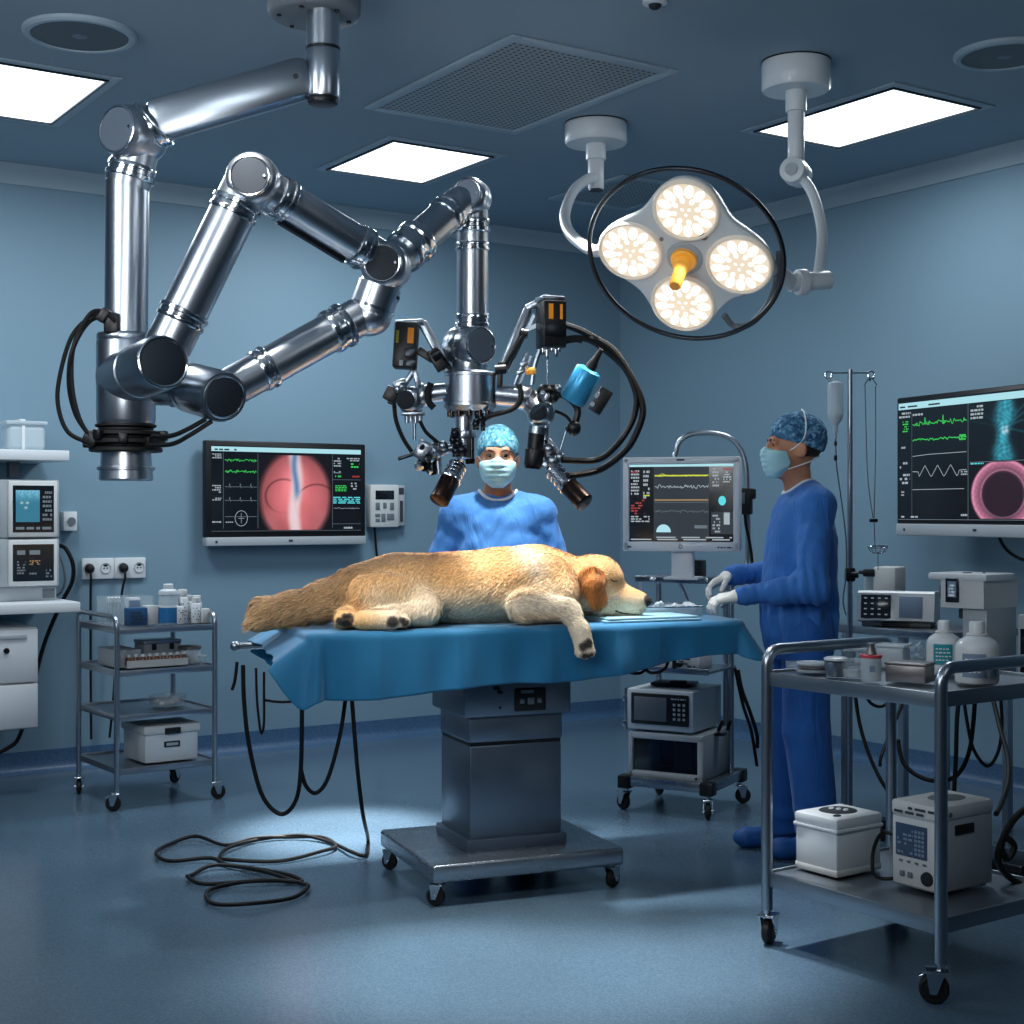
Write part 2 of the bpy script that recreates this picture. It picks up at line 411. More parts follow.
struct('baseboard_back', sweep(cove, RW(AL,0,0), RW(0,0,0), -B_), 'cove'); struct('baseboard_right', sweep(cove, RW(0,0,0), RW(0,BF,0), -A_), 'cove')
struct('baseboard_left', sweep(cove, RW(AL,BF,0), RW(AL,0,0), A_), 'cove')
cor = [(0,H),(-.075,H),(-.075,H-.012),(-.05,H-.03),(-.02,H-.075),(-.012,H-.1),(0,H-.1)]
struct('trim_1', sweep(cor, RW(AL,0,0), RW(0,0,0), -B_), 'cornice', 60); struct('trim_2', sweep(cor, RW(0,0,0), RW(0,BF,0), -A_), 'cornice', 60)
struct('trim_3', sweep(cor, RW(AL,BF,0), RW(AL,0,0), A_), 'cornice', 60)

# ---------------------------------------------------------------- ceiling fittings
M['flange'] = mat('fitting flange', (158,176,188), .5)
def flange(w, l, rim, th, mb=None):
    mb = mb or MB()
    for sx in (-1,1): mb.box((sx*(w/2+rim/2),0,-th/2), (rim, l+2*rim, th), None, th*.4)
    for sy in (-1,1): mb.box((0,sy*(l/2+rim/2),-th/2), (w, rim, th), None, th*.4)
    return mb
def ceiling_light(x, y, w, l, label):
    t = thing('ceiling_light', label, 'ceiling light', (x,y,H), RA, 'square ceiling light panels')
    part('frame', flange(w, l, .045, .008), 'flange', t)
    inn = MB()
    for sx in (-1,1): inn.box((sx*(w/2-.006),0,-.007), (.012, l, .014))
    for sy in (-1,1): inn.box((0,sy*(l/2-.006),-.007), (w-.024, .012, .014))
    part('inner_rim', inn, 'gunmetal', t)
    d = MB(); d.box((0,0,-.004), (w-.02, l-.02, .006)); part('diffuser', d, 'panel_light', t); return t
ceiling_light(-.546, 7.71, .60, .74, 'glowing ceiling light panel behind the folded robot arm')
ceiling_light(-2.21, 6.41, .62, .84, 'glowing ceiling light panel cut by the frame edge below the round speaker')
ceiling_light(1.654, 6.86, .58, .88, 'glowing ceiling light panel beside the tall lamp mount')
def perf(name, col, hole, sc):
    m, N, L, b = principled(name)
    tc = N.new('ShaderNodeTexCoord'); v = N.new('ShaderNodeTexVoronoi'); v.inputs['Scale'].default_value = sc; v.inputs['Randomness'].default_value = 0; L.new(tc.outputs['Object'], v.inputs['Vector'])
    mt = N.new('ShaderNodeMath'); mt.operation = 'LESS_THAN'; mt.inputs[1].default_value = .38; L.new(v.outputs['Distance'], mt.inputs[0])
    r = N.new('ShaderNodeMixRGB'); r.inputs[1].default_value = s2l(col)+(1,); r.inputs[2].default_value = s2l(hole)+(1,)
    L.new(mt.outputs[0], r.inputs[0]); L.new(r.outputs[0], b.inputs['Base Color']); b.inputs['Roughness'].default_value = .5; return m
M['perf'] = perf('perforated vent sheet', (150,160,166), (34,40,46), 34); M['perf2'] = perf('perforated speaker cloth', (62,70,78), (24,30,36), 90)
def vent(x, y, w, l, label):
    t = thing('ceiling_vent', label, 'ceiling vent', (x,y,H), RA)
    part('frame', flange(w, l, .05, .014), 'flange', t); g = MB(); g.box((0,0,-.004), (w, l, .008)); part('perforated_panel', g, 'perf', t)
vent(.01, 6.38, .74, 1.12, 'large dark perforated ceiling vent in a pale frame')
vent(.66, 8.45, .5, .62, 'small dim ceiling panel half hidden behind the surgical lamp')
def speaker(x, y, r, label):
    t = thing('ceiling_speaker', label, 'speaker', (x,y,H), 0, 'round ceiling speakers')
    a = MB(); a.lathe((0,0,0), (0,0,-1), [(0,r),(.012,r),(.02,r-.01),(.02,r-.03),(.012,r-.034)], 48, cap1=False); part('rim', a, 'flange', t)
    b = MB(); b.lathe((0,0,-.006), (0,0,-1), [(0,r-.03),(.009,r-.033),(.01,r*.4),(.01,0.001)], 48); part('grille_cloth', b, 'perf2', t)
    c = MB(); c.ell((0,0,-.015), (.03,.03,.006)); part('badge', c, 'greydisc', t)
speaker(-1.666, 5.63, .215, 'round dark ceiling speaker above the robot elbow'); speaker(1.985, 5.88, .2, 'round dark ceiling speaker by the right wall cornice')
t = thing('ceiling_sensor', 'tiny white dome sensor on the ceiling at the photo top edge', 'sensor', tuple(np.array([.517,5.28,H])))
a = MB(); a.lathe((0,0,0), (0,0,-1), [(0,.045),(.012,.045),(.016,.035)], 24); part('base', a, 'white', t)
a = MB(); a.ell((0,0,-.016), (.024,.024,.018)); part('dome', a, 'darkdisc', t)
# ================================================================ SCREENS
class Scr:                                # flat display content on a local plane x-right, z-up facing -y
    def __init__(s, x0, x1, z0, z1, y): s.a = (x0, x1, z0, z1, y)
    def p(s, u, v, dy=0.): x0, x1, z0, z1, y = s.a; return (x0+(x1-x0)*u, y-dy, z0+(z1-z0)*v)
    def rect(s, mb, u0, v0, u1, v1, mi=0, dy=.0018): mb.quad(s.p(u0,v0,dy), s.p(u1,v0,dy), s.p(u1,v1,dy), s.p(u0,v1,dy), mi)
    def line(s, mb, pts, w, mi=0, dy=.0034):
        Q = [np.array(s.p(u,v,dy)) for u,v in pts]
        for a, b in zip(Q[:-1], Q[1:]):
            d = b-a; n = nz(np.array([-d[2],0,d[0]]))*w/2; mb.quad(a-n, b-n, b+n, a+n, mi)
    def marks(s, mb, u0, v0, u1, v1, rows, mi=0, fill=.7, hgt=.55, dy=.0030, rs=None):   # illegible rows of tiny read-out blocks
        rs = rs or random; g0 = len(mb.f)
        for r in range(rows):
            vb = v1-(v1-v0)*(r+1)/rows; h = (v1-v0)/rows*hgt; u = u0
            while u < u1:
                w = rs.uniform(.1,.3)*(u1-u0); 
                if rs.random() < fill: s.rect(mb, u, vb, min(u+w, u1), vb+h, mi, dy)
                u += w+.06*(u1-u0)
        if len(mb.f) > g0: mb.grp.append((g0, len(mb.f)))
    def picture(s, u0, v0, u1, v1, n, fn, dy=.0024):
        mb = MB(); V = []; C = []
        for j in range(n+1):
            for i in range(n+1):
                x, z = i/n, j/n; V.append(s.p(u0+(u1-u0)*x, v0+(v1-v0)*z, dy)); C.append(fn(x, z))
        mb.add(V, [(j*(n+1)+i, j*(n+1)+i+1, (j+1)*(n+1)+i+1, (j+1)*(n+1)+i) for j in range(n) for i in range(n)])
        mb.col = np.array([s2l(np.clip(c,0,255)) for c in C]); return mb
def ecg(u0, u1, v, amp, n, kind, rs):
    out = []
    for i in range(n+1):
        u = u0+(u1-u0)*i/n
        if kind == 'noise': d = rs.uniform(-1,1)*amp*(.35+.65*abs(math.sin(i*.21)))
        elif kind == 'spike': ph = (i/n*3) % 1; d = amp*(1 if abs(ph-.45) < .03 else (-.35 if abs(ph-.5) < .025 else .06*math.sin(ph*20)))
        elif kind == 'tri': ph = (i/n*4.2) % 1; d = amp*(abs(ph-.5)*4-1)*(1 if .12 < i/n < .85 else .05)
        else: d = 0
        out.append((u, v+d))
    return out
def scan_pink(x, z):
    dx, dz = x-.5, z-.44; r = math.hypot(dx/.5, dz/.62)
    k = max(0., min(1., (1.06-r)/.16)); b = 1-.35*r*r
    c = np.array([224,118,124])*b+np.array([7,4,5])*math.sin(x*11+z*6+2*math.sin(z*5))
    c += np.array([26,24,24])*max(0, math.sin(x*7+1.2)*math.cos(z*5))
    for (cx, cz, rr) in ((.34,.45,.25),(.80,.34,.30)):
        dd = abs(math.hypot(x-cx, (z-cz)*1.1)-rr); c *= 1-.45*math.exp(-(dd/.012)**2)*(1 if (x < .44) == (cx < .5) else 0)*sstep(-.15,.05,(z-cz)+(.12 if cx < .5 else .05))
    sp = abs(dx+.02*math.sin(z*7)); w = math.exp(-(sp/.085)**4); c = c*(1-w*.9)+w*.9*np.array([232,214,218])
    w2 = math.exp(-((dx+.0+.02*math.sin(z*9))/.04)**2)*sstep(.34,.55,z); c = c*(1-w2)+w2*np.array([92,128,172])
    return c*k+np.array([14,12,16])*(1-k)
def scan_teal(x, z):
    dx = x-.52+.02*math.sin(z*5); w = .15+.035*math.sin(z*9+1); k = math.exp(-(dx/w)**4)
    n = .5+.5*math.sin(x*53+3*math.sin(z*17))*math.sin(z*41+2*math.sin(x*23))
    c = np.array([8,18,24])+k*np.array([52,150,166])*(.62+.45*n)*(.75+.25*math.cos(dx/w*2.5))
    g = math.exp(-(math.hypot((x-.54)/.05,(z-.50)/.07))**2); c = c+g*np.array([120,60,55])*(.5+n)
    for a, sg in ((1.2,1),(.75,1),(.35,1),(-.35,1),(-.8,-1),(-.3,-1)):
        d = abs((z-.55)-a*(x-.52))/math.hypot(1,a); c = c+np.array([12,50,58])*math.exp(-(d/.014)**2)*(1-k)*((x > .5) if sg > 0 else (x < .5))*(1 if sg > 0 else .4)
    return c
def scan_oval(x, z):
    r = math.hypot((x-.5)/.47, (z-.44)/.60); n = .5+.5*math.sin(x*61+z*13)*math.sin(z*57-x*17)
    k = sstep(1.06,.98,r); c = np.array([182,112,140])*(.55+.45*sstep(.62,.95,r))*(.92+.12*n)
    core = sstep(.74,.60,math.hypot((x-.5)/.46, (z-.42)/.62)); c = c*(1-core)+np.array([40,24,36])*core
    c = c+np.array([70,56,66])*math.exp(-((r-.70)/.02)**2)+np.array([46,34,40])*math.exp(-((r-.97)/.04)**2)
    return c*k+np.array([10,11,16])*(1-k)
def scan_ultra(x, z):
    n = .5+.5*math.sin(x*31+math.sin(z*23)*3)*math.sin(z*37+x*11); top = sstep(.55,1.,z)
    c = np.array([70,158,190])*(.75+.2*top)+np.array([120,70,55])*n*top*.7
    for q in ((.25,.6),(.48,.6),(.42,.45)): c = c+np.array([150,90,70])*math.exp(-((x-q[0])/.06)**2-((z-q[1])/.035)**2)
    return c

# ================================================================ TV ON THE FAR WALL
def tv_case(t, w, h, dep, bar):           # local: centre bottom at origin, front at y=0
    a = MB(); a.box((0,dep/2,h/2+bar/2), (w,dep,h-bar), None, .008); part('housing', a, 'black', t)
    b = MB(); b.box((0,dep/2-.004,bar/2), (w,dep+.008,bar), None, .006); br = part('lower_bar', b, 'greyplastic', t, label='pale grey lower bar')
    c = MB(); c.cyl((-w*.44,-.008,bar*.5), (-w*.44,-.011,bar*.5), .007, seg=14); c.box((.012,-.009,bar*.55), (.026,.006,.012), None, .003); part('button', c, 'inkdark', br)
TVp = RW(-2.54, -.1, 1.205)
t = thing('wall_monitor', 'wide flat monitor showing a pink tissue scan on the far wall', 'monitor', TVp, RA)
tv_case(t, 1.023, .605, .055, .05)
a = MB(); a.box((0,.0775,.32), (.3,.045,.3), None, .005); part('wall_bracket', a, 'gunmetal', t)
S = Scr(-.478, .478, .085, .575, -.0005)
a = MB(); S.rect(a, 0,0,1,1,0,.0004); sc = part('screen', a, 'screen', t)
rs = random.Random(3)
a = MB(); S.rect(a, 0,.935,1,.99); part('title_bar', a, 'e_bar', sc)
a = MB(); S.marks(a, .02,.945,.16,.98,1,0,dy=.0032,rs=rs); part('bar_text', a, 'e_panel', sc)
part('tissue_scan', S.picture(.305,.01,.79,.905,72,scan_pink), 'scan', sc)
for y, k, mi in ((.83,'noise',0),(.70,'noise',0),(.52,'spike',1),(.36,'spike',1),(.17,'flat',1)): a = MB(); S.line(a, ecg(.085,.29,y,.022 if k == 'noise' else .04,60,k,rs), .0028); part('waveform', a, ['e_green','e_dim'][mi], sc)
a = MB()
for u in (.075,.298,.8): S.line(a, [(u,.03),(u,.92)], .002)
S.line(a, [(.8,.62),(1,.62)], .002); S.line(a, [(.8,.08),(1,.08)], .002); S.line(a, [(0,.0),(1,.0)], .002)
part('divider', a, 'e_dim', sc)
a = MB(); S.marks(a, .005,.85,.065,.915,3,0,rs=rs); S.marks(a, .005,.45,.06,.55,4,0,rs=rs); S.marks(a, .005,.36,.065,.4,2,0,.8,rs=rs); S.marks(a,.005,.1,.065,.13,1,0,1,rs=rs); S.marks(a,.09,.1,.14,.12,1,0,1,rs=rs)
S.marks(a,.81,.78,.86,.9,4,0,rs=rs); S.marks(a,.9,.85,.99,.9,2,0,rs=rs); S.marks(a,.88,.02,.94,.06,1,0,1,rs=rs); S.marks(a,.81,.7,.86,.73,2,0,rs=rs)
S.marks(a,.93,.77,.99,.84,2,1,rs=rs); S.marks(a,.82,.65,.86,.69,1,1,rs=rs); S.marks(a,.82,.48,.9,.56,4,1,1,rs=rs); S.marks(a,.94,.65,.99,.69,1,2,1,rs=rs); S.marks(a,.93,.5,.98,.6,3,0,.6,rs=rs)
S.marks(a,.805,.33,.995,.42,4,3,.9,rs=rs)
S.line(a, [(.19+.04*math.cos(k*.35), .15+.09*math.sin(k*.35)) for k in range(19)], .003, 0); S.line(a,[(.17,.15),(.21,.15)],.002,0); S.line(a,[(.19,.09),(.19,.21)],.002,0)
S.line(a, ecg(.81,.99,.27,.01,30,'noise',rs), .002, 0)
part('readout_text', a, ['e_white','e_green','e_red','e_cyan'], sc)

# wall intercom beside it
t = thing('wall_intercom', 'small grey wall intercom panel with keypad next to the wide monitor', 'intercom', RW(-1.849,-.0,1.305), RA)
a = MB(); a.box((-.025,-.03,.132), (.2,.06,.262), None, .008); part('case', a, 'offwhite', t)
a = MB(); a.box((.1,-.022,.135), (.05,.044,.25), None, .005); 
sd = part('side_module', a, 'greyplastic', t)
a = MB(); a.box((.1,-.045,.225),(.034,.004,.04)); a.box((.1,-.046,.1),(.02,.004,.13)); part('slot', a, 'inkdark', sd)
a = MB(); a.box((-.025,-.0605,.2),(.13,.004,.055),None,.003); part('display', a, 'glassdark', t)
a = MB()
for i,(x,z,w,h) in enumerate([(-.07,.13,.03,.045),(-.02,.135,.025,.035),(.03,.13,.028,.045),(-.07,.075,.035,.02),(-.03,.06,.03,.05),(.02,.065,.05,.04),(-.07,.045,.03,.02)]): a.box((x-.005,-.061,z),(w,.005,h),None,.003)
part('key', a, 'midgrey', t)
w = RW(-1.93,-.03,0); mb = MB(); mb.tube(cr([w+Z3*1.31, w+Z3*1.2+A_*.01, w+Z3*1.0+A_*.03, w+Z3*.6+A_*.05, w+Z3*.3+A_*.04],6), .007); part('cord', mb, 'cable', t, world=True)

# ---------------------------------------------------------------- sockets with plugs
t = thing('socket_strip', 'long white wall socket strip above the small steel trolley', 'power socket', RW(-3.552,0,1.03), RA)
a = MB()
for x in (-.09,.09): a.box((x,-.011,.058),(.178,.022,.116),None,.006)
part('plate', a, 'white', t)
for x in (-.145,-.05,.045,.14):
    a = MB(); a.lathe((x,-.0225,.06),(0,-1,0),[(0,.03),(.004,.03),(.004,.026),(-.002,.024),(-.002,.001)],24,cap0=False); o = part('outlet', a, 'greyplastic', t)
    b = MB(); b.cyl((x-.009,-.022,.06),(x-.009,-.0255,.06),.004,seg=10); b.cyl((x+.009,-.022,.06),(x+.009,-.0255,.06),.004,seg=10); b.ell((x,-.0225,.075),(.012,.004,.006)); part('pin_hole', b, 'black', o)
for i,(x,dx,lab) in enumerate(((-.145,-.0,'black power plug in the socket nearer the counter with its hanging cord'),(.045,-.04,'black power plug in the third socket with its cord running down behind the trolley'))):
    base = RW(-3.552+x,-.028,1.09)
    p = thing('power_plug', lab, 'power plug', base, RA, 'power plugs in the wall socket strip')
    a = MB(); a.lathe((0,0,0),(0,-1,0),[(0,.024),(.02,.026),(.034,.02),(.04,.01)],20); part('plug_body', a, 'rubber', p)
    b = MB(); b.tube(cr([(0,-.03,-.015),(0,-.035,-.05),(dx*.4,-.03,-.14),(dx,-.03,-.35),(dx*1.6,-.035,-.7),(dx*2.2,-.04,-.93)],8),.007); part('cord', b, 'cable', p)

# ================================================================ COUNTER, DRAWERS, MEDICAL TOWER (far left)
ct = thing('counter_slab', 'white slab counter carrying the two stacked medical monitors', 'counter', RW(-4.6,0,.9), RA)
a = MB(); a.box((-.02,-.35,.025),(1.34,.7,.05),None,.004); part('worktop', a, 'white', ct)
a = MB(); a.box((-.2,-.3,-.035),(.72,.56,.07),None,.003); part('support_rail', a, 'gunmetal', ct)
dt = thing('drawer_unit', 'white two drawer unit hung beneath the counter slab', 'drawer unit', RW(-4.15,-.65,.33), RA)
a = MB(); a.box((-.35,.3,.25),(.70,.6,.50),None,.004); part('carcass', a, 'offwhite', dt)
for z,h in ((.115,.215),(.362,.26)):
    a = MB(); a.box((-.35,-.011,z),(.696,.02,h),None,.004); d = part('drawer', a, 'white', dt)
    if z > .2:
        b = MB(); b.box((-.13,-.024,z+.095),(.15,.008,.022),None,.003); part('handle', b, 'greyplastic', d)
        b = MB(); b.cyl((-.155,-.02,z+.03),(-.155,-.03,z+.03),.014); part('lock', b, 'gunmetal', d)
def monitor_unit(name, label, z, h, kind):
    t = thing(name, label, 'medical monitor', RW(-4.135,-.5,z), RA)
    a = MB(); a.box((-.04,.17,h/2),(.36,.34,h),None,.01); a.box((-.19,-.012,h/2),(.05,.02,h*.8),None,.004); part('casing', a, 'greyplastic', t)
    f = MB(); f.box((0,-.015,h/2),(.245,.03,h-.012),None,.008); fb = part('front_bezel', f, 'offwhite', t)
    S = Scr(-.102,.102,.03,h-.03,-.0305); g = MB(); S.rect(g,0,0,1,1,0,.0004); sc = part('screen', g, 'screen', fb)
    r2 = random.Random(len(label))
    if kind == 0:
        part('ultrasound_picture', S.picture(.07,.22,.65,.9,44,scan_ultra), 'scan', t)
        k = MB(); S.marks(k,.72,.25,.95,.92,7,0,.9,rs=r2); S.marks(k,.07,.06,.93,.16,1,0,.9,rs=r2); part('readout_text', k, 'e_dim', t)
    else:
        k = MB(); S.rect(k,.1,.72,.3,.84,0); S.rect(k,.4,.72,.66,.84,0); S.marks(k,.1,.2,.3,.58,5,1,.7,rs=r2); S.marks(k,.4,.45,.66,.58,3,2,.8,rs=r2); S.marks(k,.4,.1,.66,.35,3,1,.4,rs=r2); S.marks(k,.8,.1,.95,.35,3,1,.6,rs=r2); part('readout_text', k, ['e_dim','e_dim','e_tan'], t)
    for kz in (.75,.6,.45): b = MB(); b.cyl((.125,.06,h*kz),(.148,.06,h*kz),.012,seg=14,bev=.003); part('side_knob', b, 'midgrey', t)
    return t
bt = thing('base_module', 'flat grey base module under the stacked monitors on the counter', 'medical module', RW(-4.155,-.48,.95), RA)
a = MB(); a.box((-.02,.16,.036),(.34,.32,.072),None,.006); part('case', a, 'greyplastic', bt); a = MB(); a.box((.11,-.003,.036),(.06,.006,.045),None,.002); part('port_panel', a, 'midgrey', bt)
monitor_unit('vital_signs_monitor', 'grey medical monitor with dark readout screen on the base module', 1.0225, .245, 1)
monitor_unit('ultrasound_monitor', 'grey medical monitor with glowing teal picture, topmost of the counter stack', 1.268, .295, 0)
# shelf above
st = thing('wall_shelf', 'thick pale wall shelf over the stacked medical monitors', 'shelf', RW(-4.5,0,1.66), RA)
a = MB(); a.box((-.06,-.275,.026),(1.2,.55,.052),None,.004); part('shelf_board', a, 'white', st)
a = MB(); a.box((.34,-.24,-.04),(.05,.06,.08)); a.box((.15,-.05,-.2),(.05,.05,.4)); part('bracket', a, 'midgrey', st)
t = thing('clear_canister', 'clear lidded plastic canister standing on the wall shelf', 'container', RW(-4.124,-.3,1.712), RA)
a = MB(); a.box((0,0,.068),(.195,.15,.135),None,.03,seg=4); part('tub', a, 'clear2', t)
a = MB(); a.box((0,0,.145),(.21,.165,.02),None,.008); part('lid', a, 'clear2', t); a = MB(); a.box((-.02,-.078,.07),(.016,.006,.12),None,.002); a.box((-.02,0,.158),(.03,.14,.012),None,.004); part('clip', a, 'white', t)
# small outlet behind tower and its cables
t = thing('wall_outlet_box', 'small white outlet box on the wall beside the stacked monitors', 'power socket', RW(-3.81,0,1.3), RA)
a = MB(); a.box((0,-.035,.05),(.075,.07,.105),None,.006); part('box', a, 'white', t)
a = MB(); a.cyl((.005,-.07,.05),(.005,-.078,.05),.022,seg=20); part('dial', a, 'midgrey', t)
def cable(name, pts, r, label, n=8, group=None, cat='cable', m='cable'):
    mb = MB(); mb.tube(cr(pts, n), r, 8); return single(name, mb, m, label, cat, group=group)
cable('monitor_cable', [P(58,545,7.75),P(66,549,7.7),P(73,565,7.7),P(72,582,7.72),P(63,600,7.75),P(52,624,7.76),P(43,648,7.78),P(32,690,7.74),P(20,735,7.7),P(8,748,7.66),P(-10,756,7.6)], .011, 'thick black cable looping from the medical tower down behind the counter')
cable('thin_monitor_lead', [P(58,552,7.72),P(63,565,7.72),P(65,580,7.72),P(61,592,7.72),P(54,596,7.72)], .006, 'thin grey lead hanging beside the lower medical monitor', m='midgrey')
# ================================================================ CEILING ROBOT
def px(n, d): return n*d/F
rb = thing('surgical_robot', 'polished steel jointed robot arm hanging from the ceiling over the operating table', 'robot arm', np.array([-.675,4.98,H]))
def rp(name, mb, m, par=None, label=None): return part(name, mb, m, par or rb, world=True, label=label)
c0 = np.array([-.675,4.98,0.])
a = MB(); a.lathe(c0+Z3*H, (0,0,-1), [(0,.158),(.145,.158),(.158,.152),(.165,.14)], 48); dr = rp('mount_drum', a, 'midgrey', label='grey round ceiling drum')
for k in range(6): q = k*PI/3+.3; e = np.array([math.cos(q),math.sin(q),0]); a = MB(); a.cyl(c0+e*.12+Z3*(H-.163), c0+e*.12+Z3*(H-.172), .008, seg=10); rp('bolt', a, 'gunmetal', dr)
pt = P(323,60,4.93); px0 = np.array([pt[0],pt[1],0])
a = MB(); a.cyl(px0+Z3*3.09, px0+Z3*2.965, .056, seg=32); a.cyl(px0+Z3*2.96, px0+Z3*2.795, .058, seg=32, bev=.006); po = rp('mount_post', a, 'steel')
a = MB(); a.cyl(px0+Z3*2.80, px0+Z3*2.775, .052, seg=32, bev=.008); rp('end_cap', a, 'black', po)
a = MB(); a.cyl(px0+Z3*2.967, px0+Z3*2.958, .0585, seg=32); rp('groove_ring', a, 'black', po)
# beam
b0, b1 = P(312,76,4.93), P(150,123,4.86)
a = MB(); a.bar(b0, b1, .1, .142, bev=.035); bm_ = rp('beam', a, 'brushed')
fr = rotto(b1-b0, Z3); fn = -fr[:,1] if fr[1,1] > 0 else fr[:,1]
a = MB(); q = b0+(b1-b0)*.1+fn*.05; a.cyl(q, q+fn*.004, .009, seg=14); rp('screw', a, 'gunmetal', bm_)
def joint(c, f, r, rd, depth=.1, dm='darkdisc', ball=None, name='joint_housing'):      # ball housing with a barrel ending in a flat round cap
    c = np.asarray(c, float); f = nz(f); a = MB(); a.ell(c, ball or r*1.02, u=32, w=20)
    a.lathe(c-f*depth*.2, f, [(0,r*.96),(depth*.7,r),(depth*.95,r*.97),(depth*1.1,r*.92),(depth*1.19,(r*.88+rd*1.06)/2),(depth*1.23,rd*1.05)], 40)
    o = rp(name, a, 'steel'); e = c+f*depth*1.03
    b = MB(); b.lathe(e, f, [(0,rd),(.004,rd),(.006,rd*.97),(.006,.001)], 40); rp('cap_disc', b, dm, o)
    b = MB(); b.torus(e+f*.002, f, rd*1.06, r*.05, 40, 8); rp('cap_rim', b, 'chrome', o)
    b = MB(); x = frame(f)[:,0]; b.cyl(e+x*rd*.8+f*.004, e+x*rd*.8+f*.009, .005, seg=8); rp('screw', b, 'chrome', o); return o
def arm(p0, p1, r, collars, name='arm_tube'):
    p0 = np.asarray(p0, float); p1 = np.asarray(p1, float); a = MB(); a.cyl(p0, p1, r, seg=40); o = rp(name, a, 'steel'); d = nz(p1-p0); L = np.linalg.norm(p1-p0)
    for (t, w, k) in collars:
        q = p0+d*L*t; b = MB(); b.lathe(q-d*w/2, d, [(0,r),(.0,r*k*.97),(w*.1,r*k),(w*.3,r*k),(w*.36,r*k*.95),(w*.62,r*k*.95),(w*.68,r*k*1.03),(w*.92,r*k*1.03),(w,r*k*.98),(w,r)], 40, cap0=False, cap1=False); rp('collar', b, 'chrome', o)
    return o
# shoulder joint and column
f1 = nz((-.5,-.86,.02)); J1 = P(117,129,4.78)-f1*.105; joint(J1, f1, .092, .072, .1, 'greydisc')
arm(J1, P(157,121.5,4.86), .08, [(.62,.05,1.08)], 'neck'); arm(J1, P(127.5,186,4.87), .074, [(.72,.05,1.08)], 'neck')
arm(P(127.5,175,4.87), P(126,345,4.87), .0715, [(.97,.02,1.05)], 'column')
cc = P(126,380,4.87); ax = np.array([cc[0],cc[1],0])
zt, zb = P(126,334,4.87)[2], P(126,424,4.87)[2]
a = MB(); a.lathe(ax+Z3*zt, (0,0,-1), [(0,.073),(0,.092),(.006,.096),(.02,.096),(.024,.094),(.03,.097),(zt-zb-.012,.097),(zt-zb,.092)], 48); sl = rp('column_sleeve', a, 'steel')
a = MB(); z = zb
for k, (h, r) in enumerate([(.012,.1),(.012,.09),(.016,.118),(.01,.1),(.018,.125),(.01,.1),(.016,.12)]):
    a.lathe(ax+Z3*z, (0,0,-1), [(0,r-.006),(.003,r),(h-.003,r),(h,r-.006)], 40); z -= h
hr = rp('hose_ring', a, 'rubber', sl)
for k in range(9): q = k*.7; e = np.array([math.cos(q),math.sin(q),0]); a = MB(); a.box(ax+e*.124+Z3*(zb-.04-.012*(k%3)), (.03,.03,.035), rotz(q), .006); rp('hose_clip', a, 'black', hr)
a = MB(); a.lathe(ax+Z3*z, (0,0,-1), [(0,.082),(.048,.084),(.05,.094),(.06,.094),(.062,.087),(.09,.089),(.095,.084)], 48); rp('lower_collar', a, 'steel')
# upper-arm shoulder barrel
E2 = P(163,362,4.56); S2 = P(122,378,4.87); f2 = nz(E2-S2)
a = MB(); L2 = np.linalg.norm(E2-S2); a.lathe(S2, f2, [(0,.09),(L2*.3,.088),(L2*.45,.088),(L2*.46,.083),(L2*.49,.083),(L2*.5,.088),(L2*.95,.088),(L2,.084),(L2,.074)], 48); a.ell(E2-f2*.085, .088, u=32, w=20); sj = rp('shoulder_barrel', a, 'steel')
f2b = nz(np.array([.0,-1,-.05])+f2*.8)
a = MB(); a.lathe(E2-f2*.01, f2, [(0,.072),(.014,.073),(.016,.07),(.016,.001)], 48); rp('cap_disc', a, 'darkdisc', sj)
a = MB(); a.torus(E2+f2*.001, f2, .078, .006, 48); rp('cap_rim', a, 'chrome', sj)
A2a, A2b = P(166,350,4.645), P(246,186,4.68); arm(A2a, A2b, .0745, [(.2,.045,1.08),(.86,.05,1.08)])
J3 = P(250,176,4.60)+np.array([-.002,.088,0]); joint(J3, (.02,-1,.0), .085, .058, .085)
A3a, A3b = J3, P(384,262,5.0); arm(A3a, A3b, .0655, [(.2,.05,1.12),(.8,.05,1.12)])
a = MB(); off = np.array([-.03,-.02,-.062]); a.tube([A3a+(A3b-A3a)*.25+off, A3a+(A3b-A3a)*.75+off], .011, 10); rp('side_rail', a, 'gunmetal')
J4 = P(382,263,4.91)+np.array([.009,.087,0]); joint(J4, (-.1,-1,.0), .083, .0575, .085)
arm(J4, P(463,201,5.28), .0625, [(.3,.1,1.22),(.78,.05,1.1)])
f5 = nz((-.22,-.97,.05)); J5 = P(472,199,5.31); joint(J5, f5, .070, .048, .075, 'greydisc', .072)
arm(P(472.5,199,5.31), P(472.5,330,5.35), .0575, [(.2,.05,1.1),(.36,.03,1.08),(.93,.05,1.15)])
f6 = nz((.6,-.8,0)); J6 = P(480.5,345,5.29)-f6*.0875; joint(J6, f6, .077, .06, .085, 'greydisc', .08)
a = MB(); a.cyl(P(468,345,5.35)-np.array([.6,-.8,0])*.07, P(468,345,5.35), .072, seg=32, bev=.01); rp('joint_back', a, 'steel')
